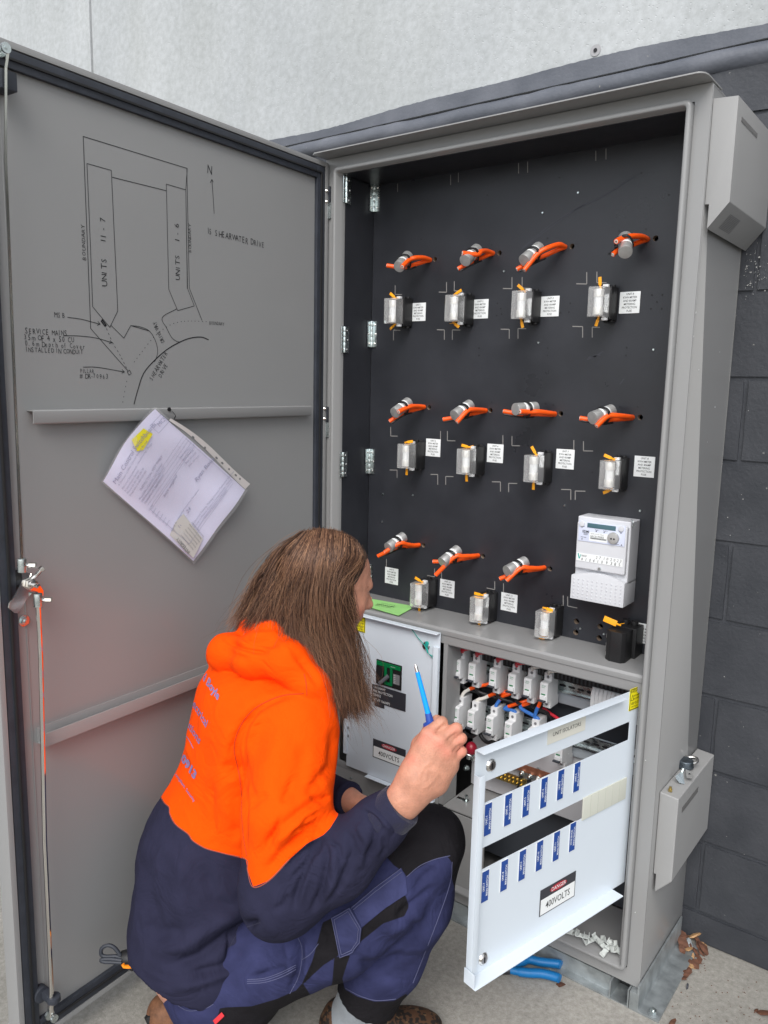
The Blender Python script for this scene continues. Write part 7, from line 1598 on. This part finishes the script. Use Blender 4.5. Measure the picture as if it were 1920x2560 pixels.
def res_curve(c, n=15):
    P2 = smooth_path([(a, b, d*1000) for a, b, d in c], 8); L = [0]
    for a, b in zip(P2[:-1], P2[1:]): L.append(L[-1]+(b-a).length)
    out = []
    for k in range(n):
        t = L[-1]*k/(n-1); i = max(0, min(len(L)-2, int(np.searchsorted(L, t))-1)); f = (t-L[i])/(L[i+1]-L[i]+1e-9); out.append(P2[i].lerp(P2[i+1], f))
    return np.array([[400+p.x/1.975, 1280+p.y/1.975, p.z/1000] for p in out])
def to3(a): return np.array([list(atd((x, y), d)) for x, y, d in a])
GN = 18; GC = np.array([res_curve(c, GN) for c in G7]); GFa = np.array([res_curve(c, GN) for c in FARG])
def scalp_push(P, m=.006):
    # strands that would pass through the skull are drawn out over its near side
    A_ = np.stack([HF, HR, HU], 0); r = np.array([.096, .076, .092])+m; c = np.array(hp(-.007, 0, .024)); o = A_@(_ca-c)/r
    dv = P-_ca; L_ = np.linalg.norm(dv, axis=1); d = (dv/L_[:, None])@A_.T/r; q = ((P-c)@A_.T)/r; ins = (q**2).sum(1) < 1
    a = (d*d).sum(1); b = d@o; cc = o@o-1; D_ = np.maximum(b*b-a*cc, 0); t = (-b-np.sqrt(D_))/a
    return np.where(ins[:, None], _ca+dv/L_[:, None]*np.minimum(t, L_)[:, None], P)
HAIRM = mat('brown hair', (.085, .048, .030), .48, 0, .0, 5, spec=.35); N_, L_, b_ = nodes(HAIRM)
at = N_.new('ShaderNodeAttribute'); at.attribute_name = 'tone'; rp = N_.new('ShaderNodeValToRGB'); rp.color_ramp.elements[0].color = (.018, .009, .006, 1); rp.color_ramp.elements[1].color = (.36, .195, .11, 1); e_ = rp.color_ramp.elements.new(.5); e_.color = (.092, .043, .026, 1); L_.new(at.outputs['Fac'], rp.inputs[0]); L_.new(rp.outputs[0], b_.inputs['Base Color'])
rs_ = np.random.RandomState(5)
def strand_mesh(n, GA, spread, rad, seed, tips=1.0, wig=.004, out=.012, tone=None):
    r = np.random.RandomState(seed); VV, QQ, TT = [], [], []; base = 0; ng = len(GA)-1; ncl = 170
    cl_s = r.uniform(0, ng, ncl); cl_off = r.normal(size=(ncl, 3)); cl_t = r.uniform(.05, .98, ncl)
    for i in range(n):
        s = r.uniform(0, ng); c = int(np.argmin(np.abs(cl_s-s)+r.uniform(0, .35, ncl))); 
        s0 = min(int(s), ng-1); f = s-s0; g = GA[s0]*(1-f)+GA[s0+1]*f
        sc = min(int(cl_s[c]), ng-1); fc = cl_s[c]-sc; gc = GA[sc]*(1-fc)+GA[sc+1]*fc
        t = np.linspace(0, 1, GN); w = (t**1.2*.86)[:, None]; g = g*(1-w)+gc*w
        ln = r.uniform(.80, 1.0)*tips; k = t*ln*(GN-1); k0 = np.minimum(k.astype(int), GN-2); fk = (k-k0)[:, None]; g = g[k0]*(1-fk)+g[k0+1]*fk
        g = g.copy(); g[:, 2] -= r.uniform(-.004, out)*np.sin(np.pi*np.clip(t*1.1+.08, 0, 1))
        P = to3(g); ph = r.uniform(0, 6.28, 3); fr = r.uniform(.8, 2.6); o = r.normal(size=3)*spread
        P += (o[None]*(.25+t[:, None])) + wig*(t[:, None]**.8)*np.sin(fr*t[:, None]*3+ph[None]) + cl_off[c][None]*.006*t[:, None] + .010*(t[:, None]**1.2)*np.sin(t[:, None]*(7+3*cl_off[c][0])+cl_off[c][None]*3)
        P = scalp_push(P, .009+r.uniform(0, .006))
        T = np.gradient(P, axis=0); T /= np.linalg.norm(T, axis=1)[:, None]+1e-9; A_ = np.cross(T, np.array([.3, .5, .8])); A_ /= np.linalg.norm(A_, axis=1)[:, None]+1e-9; B_ = np.cross(T, A_)
        rr_ = (rad*r.uniform(.6, 1.2)*(1-.75*t**3))[:, None]
        ring = np.stack([P+A_*rr_, P-A_*rr_*.5+B_*rr_*.87, P-A_*rr_*.5-B_*rr_*.87], 1).reshape(-1, 3); VV.append(ring)
        j = np.arange(GN-1)[:, None]*3; q = np.concatenate([np.stack([j+a, j+(a+1) % 3, j+3+(a+1) % 3, j+3+a], -1).reshape(-1, 4) for a in range(3)]); QQ.append(q+base); base += GN*3
        tn = np.clip(cl_t[c]*.80+r.uniform(-.1, .30)+.12*t-.06+(.35 if r.uniform() < .05 else 0), 0, 1); TT.append(np.repeat(tn, 3))
    return np.concatenate(VV), np.concatenate(QQ), np.concatenate(TT)
Va, Qa, Ta = strand_mesh(8200, GC, .0036, .00056, 1, 1.0, .0055, .012)
Vb, Qb, Tb = strand_mesh(900, GFa, .006, .0007, 2)
Vc, Qc, Tc_ = strand_mesh(1100, GC, .014, .00036, 3, 1.06, .018, .03)
# wisps in front of the face and breast on the far side
WG = np.array([res_curve(c, GN) for c in ([(960, 560, 1.80), (975, 640, 1.79), (985, 760, 1.76), (1000, 880, 1.74), (1010, 960, 1.73)], [(965, 560, 1.80), (1000, 660, 1.80), (1040, 780, 1.78), (1070, 900, 1.76), (1080, 960, 1.76)])])
Vd, Qd, Td = strand_mesh(60, WG, .006, .00028, 4, 1.0, .008, .01)
SG = np.array([res_curve(c, GN) for c in ([(925, 335, 1.652), (922, 410, 1.650), (930, 490, 1.654), (938, 560, 1.660)], [(960, 300, 1.665), (944, 390, 1.660), (944, 470, 1.662), (946, 570, 1.668)])])
Vs_, Qs_, Ts_ = strand_mesh(260, SG, .0025, .0005, 6, 1.0, .004, .004)
Vd = np.concatenate([Vd, Vs_]); Qd = np.concatenate([Qd, Qs_+len(Vd)-len(Vs_)]); Td = np.concatenate([Td, Ts_])
Vh = np.concatenate([Va, Vb, Vc, Vd]); o1 = len(Va); o2 = o1+len(Vb); o3 = o2+len(Vc); Qh = np.concatenate([Qa, Qb+o1, Qc+o2, Qd+o3]); Th = np.concatenate([Ta, Tb, Tc_, Td])
hair = np_obj('hair', Vh, Qh, HAIRM, per, {'tone': Th})
# dark under-layer that the strands lie on
def cap_sdf(P):
    d = ell(P, hp(-.008, 0, .024), (HF, HR, HU), (.099, .080, .096))
    face = (P-hp(.012, 0, -.01))@(HF*.86-HU*.51); d = np.maximum(d, face)
    for gi in (1, 3, 4, 5, 6, 7, 8, 9):
        c = GC[gi]; pts = to3(np.stack([c[k] for k in (3, 7, 10, 13, 16)])+np.array([0, 0, .020])); d = smin(d, chain(P, list(A3(pts)), [.012, .014, .014, .011, .004] if gi < 8 else [.006, .006, .009, .009, .003], .01), .016)
    for gi in range(3):
        c = GFa[gi]; pts = to3(np.stack([c[k] for k in (4, 8, 12, 16)])); d = smin(d, chain(P, list(A3(pts)), [.014, .016, .015, .006], .01), .02)
    return d
V, Q = sdf_mesh(cap_sdf, (.0, -.95, .60), (.85, -.05, 1.22), .005, 2); V = noise_disp(V, Q, .002, 90, 4)
ul = np_obj('hair_underlayer', V, Q, mat('dark hair mass', (.045, .027, .018), .6, 0, .4, 60, .8, 300), per)
# beard and moustache
bd = []; r = np.random.RandomState(9); m = MB()
for _ in range(420):
    k = r.randint(3)
    if k == 0: a = (r.uniform(.078, .090), r.uniform(-.024, .026), -.049); dr = (.25, .35, -.9)
    elif k == 1: a = (r.uniform(.062, .084), r.uniform(-.018, .02), r.uniform(-.108, -.085)); dr = (.5, .0, -.85)
    else: a = (r.uniform(.035, .070), .030+r.uniform(0, .018), r.uniform(-.10, -.07)); dr = (.3, .4, -.8)
    p = Vector(hp(*a)); c = Vector(HC); d = Vector(HF*dr[0]+HR*dr[1]*r.uniform(-1, 1)+HU*dr[2]).normalized()
    hb = BVb.find_nearest(p) if 'BVb' in globals() else None
    m.tube([p, p+d*.006+Vector(HF)*.002, p+d*.012*r.uniform(.6, 1.2)], .0004, 3, False)
bo_ = m.build('beard', mat('beard', (.07, .035, .02), .6), per); bo_['kind'] = 'stuff'
for s in (1,):
    m = MB()
    for i in range(60):
        u = i/60; p = Vector(hp(.0925-.018*u, s*(.012+.034*u), .0165+.004*math.sin(u*3)+r.uniform(-.002, .002))); m.tube([p, p+Vector(HR)*s*.006-Vector(HF)*.003+Vector(HU)*.001], .0004, 3, False)
    e_ = m.build('eyebrow', mat('brow', (.07, .04, .025), .6), per); e_['kind'] = 'stuff'

# ------------------------------------------------------------------ screwdriver in the hand
a_, b_, c_ = Vector(pd(1038, 1660, 1.462)), Vector(pd(1071, 1787, 1.456)), Vector(pd(1096, 1890, 1.452))
sd_ = thing('screwdriver', 'bright blue insulated screwdriver held upright in the right hand', 'screwdriver', tuple(b_))
ax = (c_-b_).normalized()
m = MB(); m.cyl(b_+(a_-b_)*.84, b_, .0042, 16, .0052); m.build('insulated_shaft', M['blue_insul'], sd_, smooth=True)
m = MB(); t1 = b_+(a_-b_)*.835; m.tube([t1, b_+(a_-b_)*.93, b_+(a_-b_)*.96, a_], [.0030, .0030, .0026, .0008], 10); m.build('steel_tip', M['chrome'], sd_, smooth=True)
m = MB(); m.tube([b_-ax*.003, b_+ax*.012, b_+ax*.014, b_+ax*.020, b_+ax*.032, b_+ax*.05, b_+ax*.085, b_+ax*.10], [.0058, .0075, .0135, .0145, .0115, .0125, .0125, .009], 18); m.build('handle', M['blue_dark'], sd_, smooth=True)
# snips in a pouch at the back of the belt
sn = thing('snips', 'black handled snips with an orange catch sticking out behind the hoodie hem', 'snips', tuple(Vector(pd(305, 2395, 1.72))))
z7p = lambda x, y: (x/3.318, 2160+y/3.318)
m = MB(); lp = [Vector(pd(*z7p(*q), 1.72)) for q in ((1000, 760), (950, 695), (895, 675), (845, 700), (840, 750), (880, 768), (960, 765), (1005, 780))]; m.tube(smooth_path(lp, 5), .0042, 8); m.build('handle_loop', M['gasket'], sn, smooth=True)
m = MB(); lp = [Vector(pd(*z7p(*q), 1.715)) for q in ((1010, 800), (930, 790), (860, 790), (838, 800), (870, 812), (950, 815), (1010, 820))]; m.tube(smooth_path(lp, 5), .0040, 8); m.build('handle_loop', M['gasket'], sn, smooth=True)
m = MB(); m.tube([Vector(pd(*z7p(*q), 1.73)) for q in ((1000, 775), (1060, 780), (1130, 800))], [.014, .020, .022], 10); m.build('pouch', M['blackp'], sn, smooth=True)
m = MB(); m.tube([Vector(pd(*z7p(*q), 1.70)) for q in ((1018, 830), (1030, 850), (1060, 852), (1130, 850))], .0042, 6); m.build('catch', M['orange_p'], sn, smooth=True)
